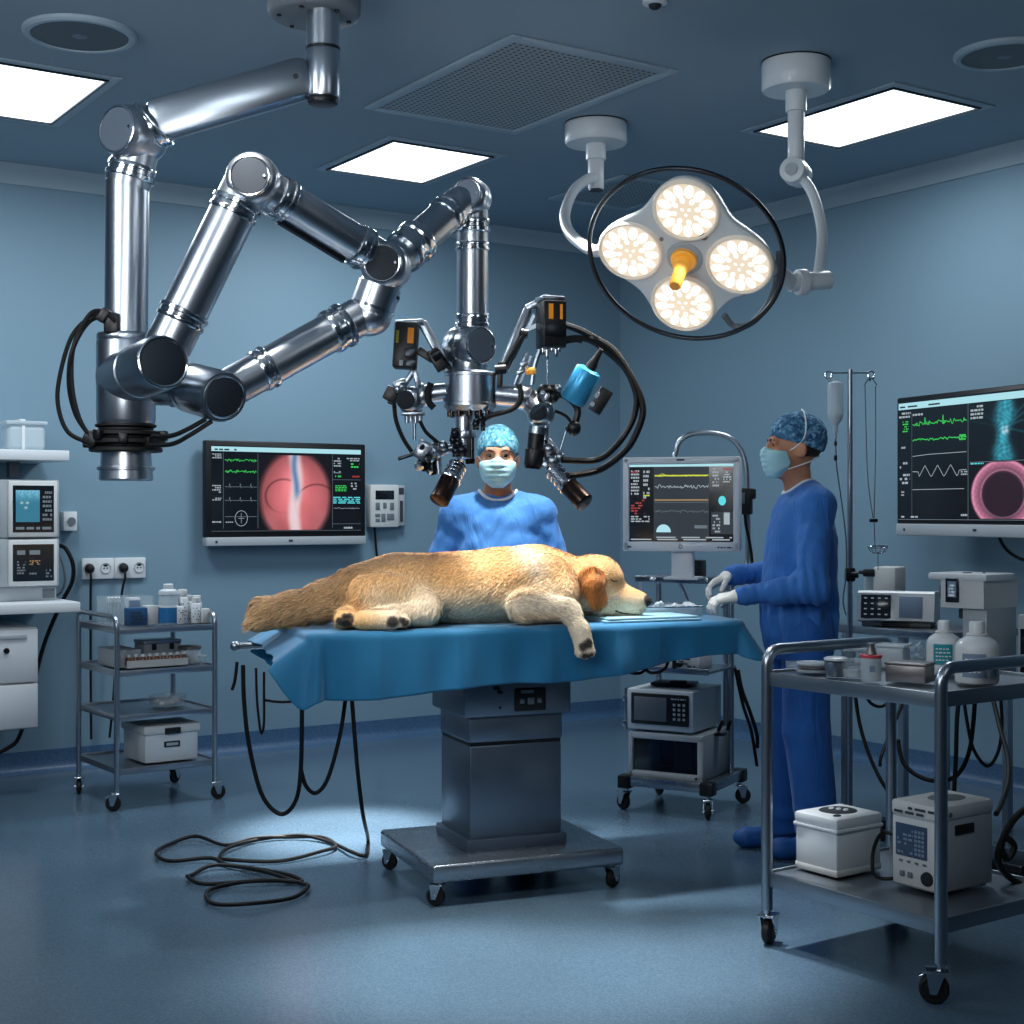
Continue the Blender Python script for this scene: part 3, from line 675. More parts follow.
# lower joint and forearm
a = MB(); a.cyl(P(128,386,4.87), P(196,388,4.9), .062, seg=32); a.cyl(P(172,387,4.89), P(182,387.5,4.89), .068, seg=32); rp('link_tube', a, 'steel')
S7, E7 = P(184,386,4.93), P(224,397,4.7); f7 = nz(E7-S7); L7 = np.linalg.norm(E7-S7)
a = MB(); a.lathe(S7, f7, [(0,.06),(.02,.072),(.06,.08),(.062,.084),(.085,.084),(.087,.08),(.105,.08),(.107,.084),(L7-.02,.084),(L7,.078),(L7,.064)], 44); a.ell(E7-f7*.09, .084, u=32, w=18); o7 = rp('elbow_barrel', a, 'steel')
a = MB(); a.lathe(E7-f7*.01, f7, [(0,.062),(.014,.062),(.016,.059),(.016,.001)], 44); rp('cap_disc', a, 'darkdisc', o7); a = MB(); a.torus(E7, f7, .067, .005, 44); rp('cap_rim', a, 'chrome', o7)
arm(P(226,390,4.79), P(368,312,5.0), .066, [(.26,.045,1.1),(.78,.07,1.16)])
El = P(369,316,5.0); a = MB(); a.ell(El, (.078,.078,.07), u=32, w=20); a.cyl(El, P(380,285,4.99), .076, seg=36); a.cyl(P(376,296,4.99), J4, .07, seg=36); el = rp('elbow', a, 'steel')
a = MB(); d = nz(J4-El); q = El+d*.09; a.cyl(q-d*.006, q+d*.006, .0785, seg=40); rp('seam_ring', a, 'black', el); a = MB(); a.cyl(El+d*.025, El+d*.035, .08, seg=40); rp('collar', a, 'chrome', el)
# hub
hc = P(470,390,5.35); hx = np.array([hc[0],hc[1],0]); zz = lambda y: P(470,y,5.35)[2]
a = MB(); a.cyl(hx+Z3*zz(356), hx+Z3*zz(372), .066, seg=36, bev=.005); a.lathe(hx+Z3*zz(371), (0,0,-1), [(0,.07),(.004,.09),(.01,.097),(.02,.097),(.022,.094),(.118,.094),(.12,.098),(.13,.098),(.138,.09),(.15,.08)], 48); hb = rp('tool_hub', a, 'steel')
a = MB()
for k in range(12): q = k*PI/6; e = np.array([math.cos(q),math.sin(q),0]); a.cyl(hx+e*.075+Z3*(zz(411)), hx+e*.075+Z3*(zz(417)), .009, seg=10)
rp('hub_bolt', a, 'bronze', hb)
# centre tool hanging from the hub
D = 5.35
def Q(x, y, d=D): return P(x, y, d)
a = MB(); a.cyl(Q(464,411),Q(464,432),.034,seg=28); a.cyl(Q(464,431),Q(464,439),.045,seg=28,bev=.004); a.cyl(Q(464,438),Q(464,458),.03,seg=24); ct_ = rp('centre_tool', a, 'steel')
for (x,y,r) in ((478,414,.012),(481,418,.01),(476,424,.011),(483,425,.008),(455,433,.013),(453,440,.011),(458,444,.012),(462,450,.016),(456,451,.013)): a = MB(); a.cyl(Q(x,y-5,5.3),Q(x,y+6,5.3),r,seg=12); a.ell(Q(x,y,5.29),r*1.25,u=12,w=8); rp('fitting', a, 'gunmetal', ct_)
a = MB(); a.cyl(Q(472,438,5.31),Q(472,462,5.31),.008,seg=10); a.cyl(Q(470,459,5.3),Q(470,464,5.3),.02,.016,seg=16); rp('probe', a, 'bronze', ct_)
def barrel(p0, p1, rs_, L0, name, m2):    # ringed silver head and a dark barrel
    p0 = np.asarray(p0); p1 = np.asarray(p1); d = nz(p1-p0); L = np.linalg.norm(p1-p0); pr = [(0,rs_*.45),(L*.08,rs_*.6),(L*.1,rs_*.85)]
    for k in range(4): t = L*(.12+L0*k/4); pr += [(t,rs_*.98),(t+L*.035,rs_*.98),(t+L*.04,rs_*.9),(t+L*.05,rs_*.9)]
    a = MB(); a.lathe(p0, d, pr+[(L*(.14+L0),rs_*.97)], 28); o = rp(name, a, 'chrome')
    b = MB(); b.lathe(p0+d*L*(.13+L0), d, [(0,rs_*.92),(.004,rs_),(L*(.86-L0),rs_),(L*(.87-L0),rs_*.9),(L*(.86-L0),.001)], 32); rp('dark_barrel', b, m2, o)
    b = MB(); b.torus(p0+d*L*(.15+L0), d, rs_*1.0, .004, 28, 6); rp('ring', b, 'chrome', o); return o
M['brz'] = mat('dark brushed barrel', (62,50,46), .28, .95, noise=.2, nscale=3)
barrel(Q(460,461), Q(439,501,5.25), .037, .34, 'angled_scope', 'brz')
# -- left tool arm
a = MB(); a.box(Q(406,346), (.086,.09,.168), roty(.06), .008); lb = rp('motor_box', a, 'black')
a = MB(); a.box(Q(411.5,337)+np.array([0,-.046,0]), (.022,.004,.056), roty(.06)); rp('orange_label', a, 'orange', lb)
a = MB(); a.box(Q(398.5,338)+np.array([0,-.046,0]), (.01,.004,.045), roty(.06)); rp('yellow_label', a, 'yellow', lb)
a = MB(); a.box(Q(411,354)+np.array([0,-.047,0]), (.042,.006,.032), roty(.06), .002); a.box(Q(412,364.5)+np.array([0,-.047,0]), (.042,.006,.028), roty(.06), .002); rp('panel', a, 'gunmetal', lb)
a = MB(); a.box(Q(402,364)+np.array([0,-.046,0]), (.014,.004,.02), roty(.06)); rp('small_mark', a, 'greyplastic', lb)
a = MB(); a.bar(Q(395,324),Q(424,322.5),.06,.022,bev=.006); a.cyl(Q(412,324),Q(412,319),.012,seg=12); a.bar(Q(422,322),Q(450,373,5.37),.03,.034,bev=.008); rp('silver_strut', a, 'brushed')
a = MB(); a.bar(Q(431,350,5.33),Q(443,370,5.33),.03,.042,bev=.006); a.bar(Q(418,350,5.33),Q(434,360,5.33),.02,.03,bev=.004); a.cyl(Q(432,357,5.31),Q(440,352,5.31),.02,seg=12); a.tube([Q(438,350,5.34),Q(452,372,5.36)],.008); rp('clamp', a, 'black')
a = MB(); a.cyl(Q(448,392),Q(424,394.5),.034,seg=24); a.cyl(Q(426,395),Q(420,396),.045,seg=24,bev=.005); rp('wrist_tube', a, 'steel')
a = MB(); a.tube(cr([Q(431,383,5.3),Q(428,392,5.3),Q(429,402,5.3),Q(434,408,5.3)],5),.012); rp('black_band', a, 'rubber')
a = MB(); a.box(Q(412,400), (.085,.1,.095), rotz(-.25), .03, seg=4); wl = rp('wrist_housing', a, 'steel')
fw = nz((-.25,-.97,0)); e = Q(410,401)+fw*.05
a = MB(); a.lathe(e, fw, [(0,.034),(.006,.034),(.008,.031),(.008,.001)], 28); rp('cap_disc', a, 'darkdisc', wl)
a = MB(); a.box(Q(391.5,394.5), (.05,.05,.052), roty(.45), .006); a.box(Q(392,402), (.03,.03,.02), roty(.3), .004); rp('camera_block', a, 'black')
a = MB(); a.box(Q(400,384), (.05,.05,.03), roty(-.3), .008); a.bar(Q(404,386),Q(414,370),.03,.02,bev=.005); a.bar(Q(414,370),Q(419,386),.03,.022,bev=.005); a.ell(Q(402,387,5.31),.016); a.ell(Q(398,390,5.31),.012); rp('bracket', a, 'brushed')
a = MB(); a.box(Q(413,414), (.085,.07,.012), None, .003)
for x in (407,411,416,420): a.cyl(Q(x,414),Q(x,421+(x%3)),.009,seg=12)
a.cyl(Q(414.5,416),Q(414.5,440),.006,seg=10); rp('tool_plate', a, 'brushed')
rg = random.Random(5); a = MB(); b = MB()
for k in range(12):
    x, y = rg.uniform(414,440), rg.uniform(441,470); y = max(y, 441+(x-414)*.25)
    (a if k % 2 else b).cyl(Q(x,y,5.33+rg.uniform(-.04,.04)), Q(x+rg.uniform(-5,6),y+rg.uniform(4,9),5.33+rg.uniform(-.04,.04)), rg.uniform(.008,.017), seg=12, bev=.002)
a.box(Q(424,451),(.06,.07,.07),roty(.5),.012); a.cyl(Q(418,446),Q(441,455),.026,seg=20); a.cyl(Q(441,452),Q(455,447),.016,seg=16); a.ell(Q(443,446,5.3),.019)
a.cyl(Q(438,455),Q(439,474),.012,seg=12); b.cyl(Q(434,440),Q(437,462),.005,seg=10)
b.bar(Q(398,459),Q(414,454),.012,.014,bev=.003)
for x,y in ((420,463),(426,466),(431,470),(436,468)): b.cyl(Q(x,y-8),Q(x+3,y+5),.011,seg=12,bev=.003)
gp = rp('gripper', a, 'brushed'); rp('gripper_fitting', b, 'gunmetal', gp)
a = MB(); a.tube(cr([Q(394,402),Q(396,420),Q(403,438),Q(412,452)],6),.008); a.tube(cr([Q(420,421),Q(426,432),Q(436,441),Q(442,446)],6),.007); rp('tool_cable', a, 'cable')
# -- right tool arm
a = MB(); a.bar(Q(500,373),Q(528,309,5.38),.028,.03,bev=.006); a.bar(Q(526,309,5.38),Q(546,299,5.38),.03,.026,bev=.006); a.bar(Q(507,372,5.4),Q(534,315,5.4),.012,.012); a.bar(Q(526,330,5.38),Q(546,322,5.38),.02,.016); rp('silver_strut', a, 'brushed')
a = MB(); a.bar(Q(501,362,5.34),Q(499,398,5.34),.03,.02,bev=.004); a.bar(Q(503,368,5.33),Q(525,333,5.35),.012,.016,bev=.003); a.cyl(Q(521,333,5.36),Q(528,334,5.36),.018,seg=12); a.cyl(Q(495,370,5.33),Q(506,369,5.33),.018,seg=12); rp('clamp', a, 'black')
a = MB(); a.box(Q(551,325), (.09,.09,.172), rotz(.35), .007); rbx = rp('motor_box', a, 'black')
R35 = rotz(.35)
for x, m_, nm in ((-.018,'orange','orange_label'),(.022,'orange','orange_label')):
    b = MB(); b.box(Q(551,313)+R35@np.array([x,-.046,0]), (.017 if x < 0 else .01,.004,.055), R35); rp(nm, b, m_, rbx)
a = MB(); a.box(Q(551,331)+R35@np.array([0,-.046,0]), (.084,.004,.05), R35, .001); rp('panel', a, 'gunmetal', rbx)
a = MB(); a.box(Q(550,299.5), (.095,.08,.02), rotz(.35), .007); a.cyl(Q(547,299),Q(547,294.5),.012,seg=12); rp('top_bracket', a, 'brushed')
a = MB()
for x,y in ((543,355),(547,360),(552,352),(556,357),(559,352)): a.cyl(Q(x,342),Q(x,y),.008,seg=10,bev=.002)
a.cyl(Q(547.5,350),Q(547.5,387),.004,seg=8); rp('pin_cluster', a, 'chrome')
a = MB(); a.cyl(Q(496,394.5),Q(519,397),.04,seg=28); a.cyl(Q(519,397),Q(530,399),.046,seg=28,bev=.006); a.ell(Q(531,401),.045); a.cyl(Q(531,401),Q(539,412,5.3),.04,seg=24); rp('wrist_tube', a, 'steel')
a = MB(); a.tube(cr([Q(519,384,5.29),Q(521,394,5.29),Q(519,403,5.29),Q(510,410,5.29),Q(490,416,5.3),Q(482,421,5.3)],6),.01); rp('black_band', a, 'rubber')
a = MB(); a.box(Q(541,413), (.098,.1,.09), rotz(.12), .035, seg=4); wr = rp('wrist_housing', a, 'steel')
fw = nz((-.05,-1,0)); e = Q(538.5,412.5)+fw*.05
a = MB(); a.lathe(e, fw, [(0,.034),(.006,.034),(.008,.031),(.008,.001)], 28); rp('cap_disc', a, 'darkdisc', wr)
a = MB(); a.bar(Q(515,385),Q(527,352),.014,.012,bev=.002); a.bar(Q(519,386),Q(531,356),.01,.008); a.box(Q(524,364),(.03,.02,.02),roty(-.4),.004); a.box(Q(521,372),(.035,.02,.014),roty(-.4),.004); a.tube(cr([Q(532,385),Q(535,365),Q(540,350)],5),.009); rp('linkage', a, 'brushed')
a = MB(); a.cyl(Q(526,371),Q(536,371),.014,seg=14,bev=.003); a.ell(Q(532,371,5.32),.014); rp('yellow_knob', a, 'amber')
a = MB(); a.cyl(Q(538,427),Q(537,434),.036,seg=20); a.cyl(Q(546,426),Q(545,440),.012,seg=12); a.bar(Q(541,430),Q(545,460),.02,.014); o = rp('tool_neck', a, 'brushed')
a = MB(); a.cyl(Q(537,434),Q(535,450),.032,.03,seg=24); a.cyl(Q(535,449),Q(533,466),.036,.034,seg=24,bev=.004); vt = rp('vertical_tool', a, 'black'); a = MB(); a.cyl(Q(533,465),Q(532.6,469),.032,.028,seg=24); rp('tip', a, 'bronze', vt)
a = MB(); a.ell(Q(549,449,5.33),.022); a.cyl(Q(545,447),Q(552,462),.022,seg=14); a.ell(Q(553,461,5.33),.025); a.cyl(Q(548,440),Q(561,457),.011,seg=10); a.ell(Q(560,457,5.33),.018); a.bar(Q(543,463),Q(551,470),.03,.02,bev=.004); rp('tool_knuckle', a, 'brushed')
barrel(Q(549,466), Q(585,503,5.25), .036, .4, 'angled_scope', 'brz')
ca, cb = Q(590,369,5.3), Q(571.5,401,5.33); d = nz(cb-ca)
a = MB(); L = np.linalg.norm(cb-ca); a.lathe(ca, d, [(0,.035),(.006,.047),(.014,.05),(L-.01,.05),(L,.046)], 10); can = rp('blue_canister', a, 'cyan', label='bright blue canister')
a = MB(); a.lathe(ca+d*.002, -d, [(0,.02),(.02,.02),(.04,.014),(.085,.008)], 16); rp('plug', a, 'rubber', can)
a = MB(); a.box(Q(600.5,401,5.35), (.05,.06,.095), roty(.55), .004); bb = rp('connector_box', a, 'black'); a = MB(); a.box(Q(597,395,5.31),(.016,.006,.022),roty(.55),.002); a.cyl(Q(592.5,404,5.32),Q(592.5,404,5.31),.009,seg=12); rp('connector_label', a, 'greyplastic', bb)
a = MB(); a.ell(Q(545,391,5.3),(.03,.03,.025)); a.cyl(Q(540,391,5.3),Q(558,389,5.3),.018,seg=12); a.ell(Q(553,397,5.3),.022); a.tube(cr([Q(552,398),Q(562,395),Q(573,402),Q(578,411),Q(575,424)],6),.013); a.ell(Q(574,428),(.026,.026,.03)); a.cyl(Q(566,430),Q(574,426),.012,seg=10); rp('black_clamp', a, 'black')
a = MB(); a.ell(Q(543,394,5.28),.014); a.ell(Q(558,388,5.28),.014); a.box(Q(547,397,5.28),(.02,.02,.03),None,.004); a.tube([Q(566,431),Q(560,452)],.003); rp('clamp_fitting', a, 'brushed')
a = MB()
a.tube(cr([Q(561,324),Q(577,329),Q(593,337),Q(615,352),Q(635,384),Q(643,409),Q(637,432),Q(624,452),Q(599,470),Q(568,476,5.27)],8),.0125)
a.tube(cr([Q(560,340),Q(578,338),Q(595,343),Q(623,366),Q(635,390),Q(636,408),Q(630,426),Q(615,447),Q(596,460),Q(562,460,5.3)],8),.0115)
a.tube(cr([Q(555,345),Q(574,341),Q(582,342)],5),.006); a.tube(cr([Q(555,411),Q(566,416),Q(573,425)],5),.006); a.tube(cr([Q(545,440),Q(552,452),Q(560,459)],5),.007)
rp('loop_cable', a, 'cable')
a = MB(); a.box(Q(594,338,5.35),(.03,.025,.02),roty(.5),.004); rp('cable_tie', a, 'black')
# column cables
a = MB(); DC = 4.8
a.tube(cr([P(116,325,DC),P(106,316,DC),P(92,316,DC),P(72,336,DC),P(60,375,DC),P(58,405,DC),P(68,432,DC),P(90,443,DC)],8),.0075)
a.tube(cr([P(116,322,DC-.03),P(104,312,DC-.03),P(90,314,DC-.03),P(74,345,DC-.03),P(72,385,DC-.03),P(80,420,DC-.03),P(93,440,DC-.02)],8),.0075)
a.tube(cr([P(112,330,DC-.01),P(100,318,DC-.01),P(86,325,DC-.02),P(72,352,DC-.04),P(69,385,DC-.02),P(76,415,DC),P(90,436,DC)],8),.0075)
a.tube(cr([P(152,436,4.78),P(170,436,4.74),P(186,430,4.72),P(206,419,4.72)],8),.008); a.tube(cr([P(150,445,4.78),P(172,444,4.74),P(190,435,4.72),P(212,421,4.72)],8),.008)
rp('hose', a, 'cable'); a = MB(); a.box(P(113,324,DC),(.05,.06,.07),None,.01); a.box(P(105,316,DC-.01),(.03,.06,.05),roty(.6),.008); rp('hose_bracket', a, 'black'); a = MB(); a.box(P(92,439,DC),(.05,.06,.05),roty(.4),.01); rp('hose_bracket', a, 'black')
# ================================================================ OPERATING TABLE, DRAPE
TH = math.radians(22.); U_ = np.array([math.cos(TH), math.sin(TH), 0]); V_ = np.array([-math.sin(TH), math.cos(TH), 0]); TO = np.array([.108, 5.29, 0]); TZ = .985
def TW(s, w, z): return TO+U_*s+V_*w+Z3*z
def castor(t, x, y, r, plate, yaw, w=.028, name='caster', tm='rubber', top=None):   # fork + wheel, local to thing t; stands on the floor
    c, s_ = math.cos(yaw), math.sin(yaw); R = rotz(yaw); o = np.array([x, y, 0.]); f = MB(); zt = top if top else r*2+.04
    sw = R@np.array([r*.45, 0, 0])
    f.cyl(o+Z3*(zt-.004)+Z3*.004, o+Z3*(r*2+.006), .012, seg=14); f.box(o+sw*.6+Z3*(r*2+.01), (r*1.5, w+.022, .008), R, .003)
    for k in (-1,1):
        q = R@np.array([0, k*(w/2+.006), 0])
        f.prism([(-r*.25,r*2+.008),(r*1.0,r*2+.008),(r*.75,r*.75),(r*.3,r*.75)], o+q+R@np.array([0,-.002,0]), R@np.array([1.,0,0]), Z3, -.004)
    f.cyl(o+sw+R@np.array([0,-w/2-.01,0])+Z3*r, o+sw+R@np.array([0,w/2+.01,0])+Z3*r, .007, seg=10)
    if plate: f.box(o+sw*2.6+Z3*(r*1.9), (.03,.02,.006), R@roty(.5), .002)
    fk = part(name, f, 'chrome', t)
    g = MB(); a0 = o+sw+Z3*r; ax_ = R@np.array([0,1.,0])
    g.lathe(a0-ax_*w/2, ax_, [(0,r*.55),(w*.1,r*.62),(w*.1,r*.86),(w*.25,r*.98),(w*.5,r),(w*.75,r*.98),(w*.9,r*.86),(w*.9,r*.62),(w,r*.55)], 32)
    part('wheel', g, tm, fk)
    return fk
M['slate'] = mat('satin slate steel', (112,126,142), .34, .75, noise=.06, nscale=20)
M['slate2'] = mat('satin plate steel', (140,152,164), .26, .85, noise=.06, nscale=12)
ot = thing('operating_table', 'steel pedestal operating table under the blue drape', 'operating table', TW(-.046,.252,0), TH)
# local frame: x along the table, y to the back; base centre at origin
a = MB(); a.box((.005,.07,.122), (.75,.64,.066), None, .012, seg=3); part('base_plate', a, 'slate2', ot)
for x, y, yaw in ((-.33,-.21,2.5),(.34,-.21,.4),(-.33,.35,2.2),(.34,.35,.8)): castor(ot, x, y, .034, False, yaw, .026, top=.09)
kx, ky = .012, .07
a = MB(); a.box((kx,ky,.175), (.40,.35,.045), None, .006); a.box((kx,ky,.36), (.37,.32,.36), None, .01); cl = part('column', a, 'slate', ot)
a = MB(); a.box((kx,ky,.545), (.362,.312,.014)); part('shadow_gap', a, 'black', cl)
a = MB(); a.box((kx,ky,.60), (.375,.325,.1), None, .008); a.box((kx,ky,.74), (.43,.37,.19), None, .012); a.box((kx,ky,.865),(.5,.38,.07),None,.01); hd = part('column_head', a, 'slate', ot)
a = MB(); a.box((kx+.045,ky-.187,.705), (.125,.012,.085), None, .005); cp = part('control_panel', a, 'black', ot)
a = MB()
for x, z, w in ((.01,.70,.018),(.045,.70,.026),(.08,.70,.018)): a.box((kx+x,ky-.194,z),(w,.006,w),None,.003)
a.box((kx+.03,ky-.194,.735),(.05,.004,.012)); part('key', a, 'midgrey', cp)
a = MB(); a.ell((kx-.09,ky-.188,.75),(.014,.01,.008)); a.ell((kx-.075,ky-.188,.735),(.01,.01,.007)); a.cyl((kx-.075,ky-.18,.68),(kx-.075,ky-.188,.68),.005,seg=10); part('lock_knob', a, 'black', hd)
tc_ = np.array([.041,.048])                 # table-top centre in this frame
a = MB(); a.box((tc_[0]-.005,tc_[1],.932), (1.66,.52,.055), None, .02); part('tabletop', a, 'black', ot)
for sy in (-1,1):
    a = MB(); a.box((tc_[0]-.06,tc_[1]+sy*.285,.905), (1.66,.02,.045), None, .004); r_ = part('side_rail', a, 'brushed', ot)
    for x in (-.78,-.56,-.2,.3,.55):
        b = MB(); b.box((x+tc_[0],tc_[1]+sy*.285,.878), (.05,.045,.06), None, .008); b.cyl((x+tc_[0],tc_[1]+sy*.285-.01,.85),(x+tc_[0],tc_[1]+sy*.285-.01,.81),.008,seg=10); b.ell((x+tc_[0]+.015,tc_[1]+sy*.285-.01,.822),(.02,.012,.009)); part('rail_clamp', b, 'gunmetal', r_)
a = MB(); a.box((-.80,tc_[1],.905), (.03,.62,.05), None, .006); a.box((-.84,-.1,.9),(.12,.05,.04),None,.008); a.cyl((-.85,.26,.905),(-.95,.26,.905),.014,seg=14); a.ell((-.965,.26,.905),.019); a.box((-.8,-.2,.855),(.07,.05,.06),None,.008); part('end_rail', a, 'brushed', ot)
# drape: one sheet lying on the top and falling over the four sides
def drape():
    hw0, hw1, hl0, hl1, rc = 0., .60, -.845, .835, .035
    per = []                              # perimeter points (s,w,normal angle)
    def seg(p, q, n, a):
        for i in range(n): t = i/n; per.append((p[0]+(q[0]-p[0])*t, p[1]+(q[1]-p[1])*t, a))
    def arc(cx, cy, a0, n):
        for i in range(n): a = a0+PI/2*i/n; per.append((cx+rc*math.cos(a), cy+rc*math.sin(a), a))
    seg((hl0+rc,hw0),(hl1-rc,hw0),170,-PI/2); arc(hl1-rc,hw0+rc,-PI/2,14); seg((hl1,hw0+rc),(hl1,hw1-rc),60,0); arc(hl1-rc,hw1-rc,0,14)
    seg((hl1-rc,hw1),(hl0+rc,hw1),100,PI/2); arc(hl0+rc,hw1-rc,PI/2,14); seg((hl0,hw1-rc),(hl0,hw0+rc),60,PI); arc(hl0+rc,hw0+rc,PI,14)
    n = len(per); NR = 26; V = []; Fc = []
    def prof(s, w, a):                    # hem length and flare per perimeter position
        nx, ny = math.cos(a), math.sin(a)
        front = max(0,-ny)**2; back = max(0,ny)**2; left = max(0,-nx)**2; right = max(0,nx)**2
        Lf = .232-.03*sstep(-.4,.3,s)-.055*sstep(.0,.83,s); Lf += .012*math.sin(s*7)
        L = front*Lf+back*.2+left*(.125+.02*sstep(.45,.05,w)+.04*sstep(.12,.0,w))+right*(.155+.02*math.sin(w*9))
        fl = front*.02+back*.03+left*1.7+right*.55
        if front*left > .02: k = 4*front*left; L = L*(1-k)+.27*k; fl = fl*(1-k)+.22*k
        if front*right > .02: k = 4*front*right; L = L*(1-k)+.19*k; fl = fl*(1-k)+.62*k
        return L, fl
    crease = (-.62,-.33,.02,.30,.47)
    for j in range(NR+1):
        for i,(s,w,a) in enumerate(per):
            L, fl = prof(s, w, a); e = (j/NR)**.9*L; r0 = .022
            if e < r0*PI/2: th = e/r0; off, dz = r0*math.sin(th), r0*(1-math.cos(th))
            else:
                q = e-r0*PI/2; off = r0+q*math.sin(math.atan(fl)); dz = r0+q*math.cos(math.atan(fl))
            t = sstep(0,.2,e); nx, ny = math.cos(a), math.sin(a)
            u = s*abs(ny)+w*abs(nx)
            fold = (.010*math.sin(u*17+s*3+1.)+.006*math.sin(u*41+2)+.005*math.sin(u*9-w*4))*t
            if ny < -.5: fold += .018*t*math.exp(-((s+.70)/.07)**2)-.012*t*math.exp(-((s+.60)/.05)**2)+.012*t*math.exp(-((s-.33)/.09)**2)
            for cxx in crease:
                if abs(ny) > .7: fold += .0035*math.exp(-((s-cxx)/.006)**2)
            ox = off+fold
            V.append(TW(s+nx*ox, w+ny*ox, TZ-dz-.0))
    for j in range(NR):
        for i in range(n): i2 = (i+1) % n; Fc.append((j*n+i, j*n+i2, (j+1)*n+i2, (j+1)*n+i))
    # top: rings shrinking to the centre line with small undulation
    NT = 14; base = len(V)
    for k in range(1, NT+1):
        f = 1-k/NT
        for (s,w,a) in per:
            cs = (s+.005)*(f if f > 0 else 0)*1.-.005+0; cw = .30+(w-.30)*f
            hz = .0022*math.sin(s*23+w*31)*math.sin(w*40+k)+ (.003*math.exp(-((s-.33)/.01)**2) if f > .1 else 0)
            V.append(TW(cs, cw, TZ+(hz if f < .97 else 0)))
    prev = 0
    for k in range(1, NT+1):
        cur = base+(k-1)*n
        for i in range(n): i2 = (i+1) % n; Fc.append((prev+i2, prev+i, cur+i, cur+i2))
        prev = cur
    mb = MB(); mb.add(V, Fc); return mb
M['drape'] = mat('blue surgical drape', (20,104,146), .62, noise=.06, nscale=30, bump=.12, bscale=500, sheen=.25, spec=.35)
dp = single('surgical_drape', drape(), 'drape', 'blue surgical drape spread over the operating table and hanging down its front', 'drape', loc=TW(0,.3,.75), rz=TH, smooth=80)
md = dp.modifiers.new('thickness', 'SOLIDIFY'); md.thickness = .003; md.offset = -1
# folded pad under the head
a = MB(); M['pad'] = mat('pale blue folded pad', (132,178,196), .6, bump=.15, bscale=400, sheen=.2)
o_ = TW(.46,.13,TZ+.003)
for k,(sx,sy) in enumerate(((.40,.26),(.385,.245))): a.box(o_+Z3*(.005+.009*k), (sx,sy,.009), rotz(TH+.03*k), .004)
single('absorbent_pad', a, 'pad', 'pale blue folded absorbent pad beneath the dog muzzle', 'pad', loc=o_, rz=TH)
# cables hanging from the table
def floorP(x, y, z=.008): d = (CAMZ-z)*F/(y-512); return P(x, y, d)
tk = .0075
pts = [P(352,700,5.1),P(355,740,5.15),P(358,775,5.3)]+[floorP(x,y) for x,y in ((368,842),(366,856),(352,855),(330,843),(300,838),(262,840),(230,850),(220,858),(232,863),(280,862),(322,854),(336,847),(322,840),(290,838),(255,841),(225,846),(196,839),(170,845),(156,856),(170,862),(210,861),(228,866),(262,874),(300,884),(308,890),(292,899),(250,907),(215,905),(206,898),(218,888),(262,883),(300,883),(292,879),(258,870),(215,868),(192,876),(188,880),(205,885),(260,884),(292,882))]
pts.insert(3, P(363,815,5.45))
for i in range(4, len(pts)): pts[i] = pts[i]+Z3*(.004 if i % 2 else .012)
cable('floor_cable', pts, .0078, 'long black cable dropping from the table and coiled loosely on the floor', 7)
cable('hanging_cable', [P(243,665,5.12),P(244,700,5.12),P(249,745,5.12),P(262,795,5.12),P(281,814,5.12),P(296,800,5.1),P(301,765,5.05),P(302,700,5.02),P(302,690,5.03)], .0078, 'black cable hanging in the deepest loop below the foot end of the table')
cable('hanging_cable', [P(301,770,5.08),P(306,786,5.1),P(316,793,5.12),P(328,778,5.12),P(340,735,5.12),P(346,695,5.12)], .0075, 'black cable hanging in a short loop beside the vertical cable drop')
cable('thin_lead', [P(256,668,5.2),P(257,700,5.2),P(260,728,5.2),P(262,733,5.2),P(264,722,5.2),P(264,690,5.2),P(264,672,5.2)], .0045, 'thin dark lead hanging in a narrow loop from the table end rail')
cable('thin_lead', [P(264,700,5.2),P(280,702,5.15),P(302,701,5.1)], .005, 'thin dark lead running level between the two hanging cables')
cable('thin_lead', [P(237,662,5.2),P(235,680,5.2),P(232,690,5.2)], .006, 'short dark lead dangling from the end clamp of the table')
a = MB(); a.tube(cr([TW(.28,.02,.85),TW(.34,0,.81),TW(.40,.0,.80),TW(.45,.02,.83)],6),.006); a.tube(cr([TW(.40,.02,.84),TW(.44,.0,.80),TW(.5,.0,.81),TW(.53,.02,.85)],6),.006); single('under_table_lead', a, 'cable', 'black leads bunched under the front hem of the drape right of the pedestal', 'cable')
# ================================================================ DOG (table frame: s along, w back, h above the drape)
DR = np.stack([U_, V_, Z3], 1); DO = TO+Z3*(TZ+.006)
g = SDF(.05)
g.ell((-.50,.25,.115),(.19,.15,.125)).cap((-.45,.26,.125),(-.1,.26,.13),.125,.135).ell((.03,.25,.135),(.21,.15,.143)).ell((-.22,.24,.1),(.26,.14,.1))
g.cap((.10,.24,.15),(.26,.2,.125),.118,.098).ell((.305,.19,.132),(.098,.088,.098)).ell((.325,.18,.170),(.07,.07,.06))
g.cap((.345,.165,.085),(.440,.115,.060),.060,.041,.03).cap((.355,.16,.038),(.435,.118,.028),.036,.025,.02).cap((.37,.158,.115),(.462,.102,.078),.034,.021,.025)
g.ell((.362,.135,.158),(.026,.026,.022),None,.025).ell((.325,.12,.07),(.055,.03,.05),None,.035)
# tail
g.chain([(-.62,.29,.12),(-.72,.31,.085),(-.84,.32,.055),(-.94,.31,.042),(-.985,.28,.012)],[.078,.062,.054,.048,.03],.05)
# near hind leg
g.ell((-.545,.115,.098),(.155,.062,.092),rotz(.05)@roty(.25),.028)
g.ell((-.42,.085,.066),(.066,.05,.062),None,.03).cap((-.42,.062,.05),(-.63,.048,.038),.048,.032,.016)
g.cap((-.665,.035,.033),(-.565,.012,.033),.034,.036,.016)
for k in range(4): g.ell((-.532+.004*abs(k-1.5),-.006+.016*k*.9,.026+.006*(1 if k in (1,2) else 0)),(.030,.0115,.02),None,.008)
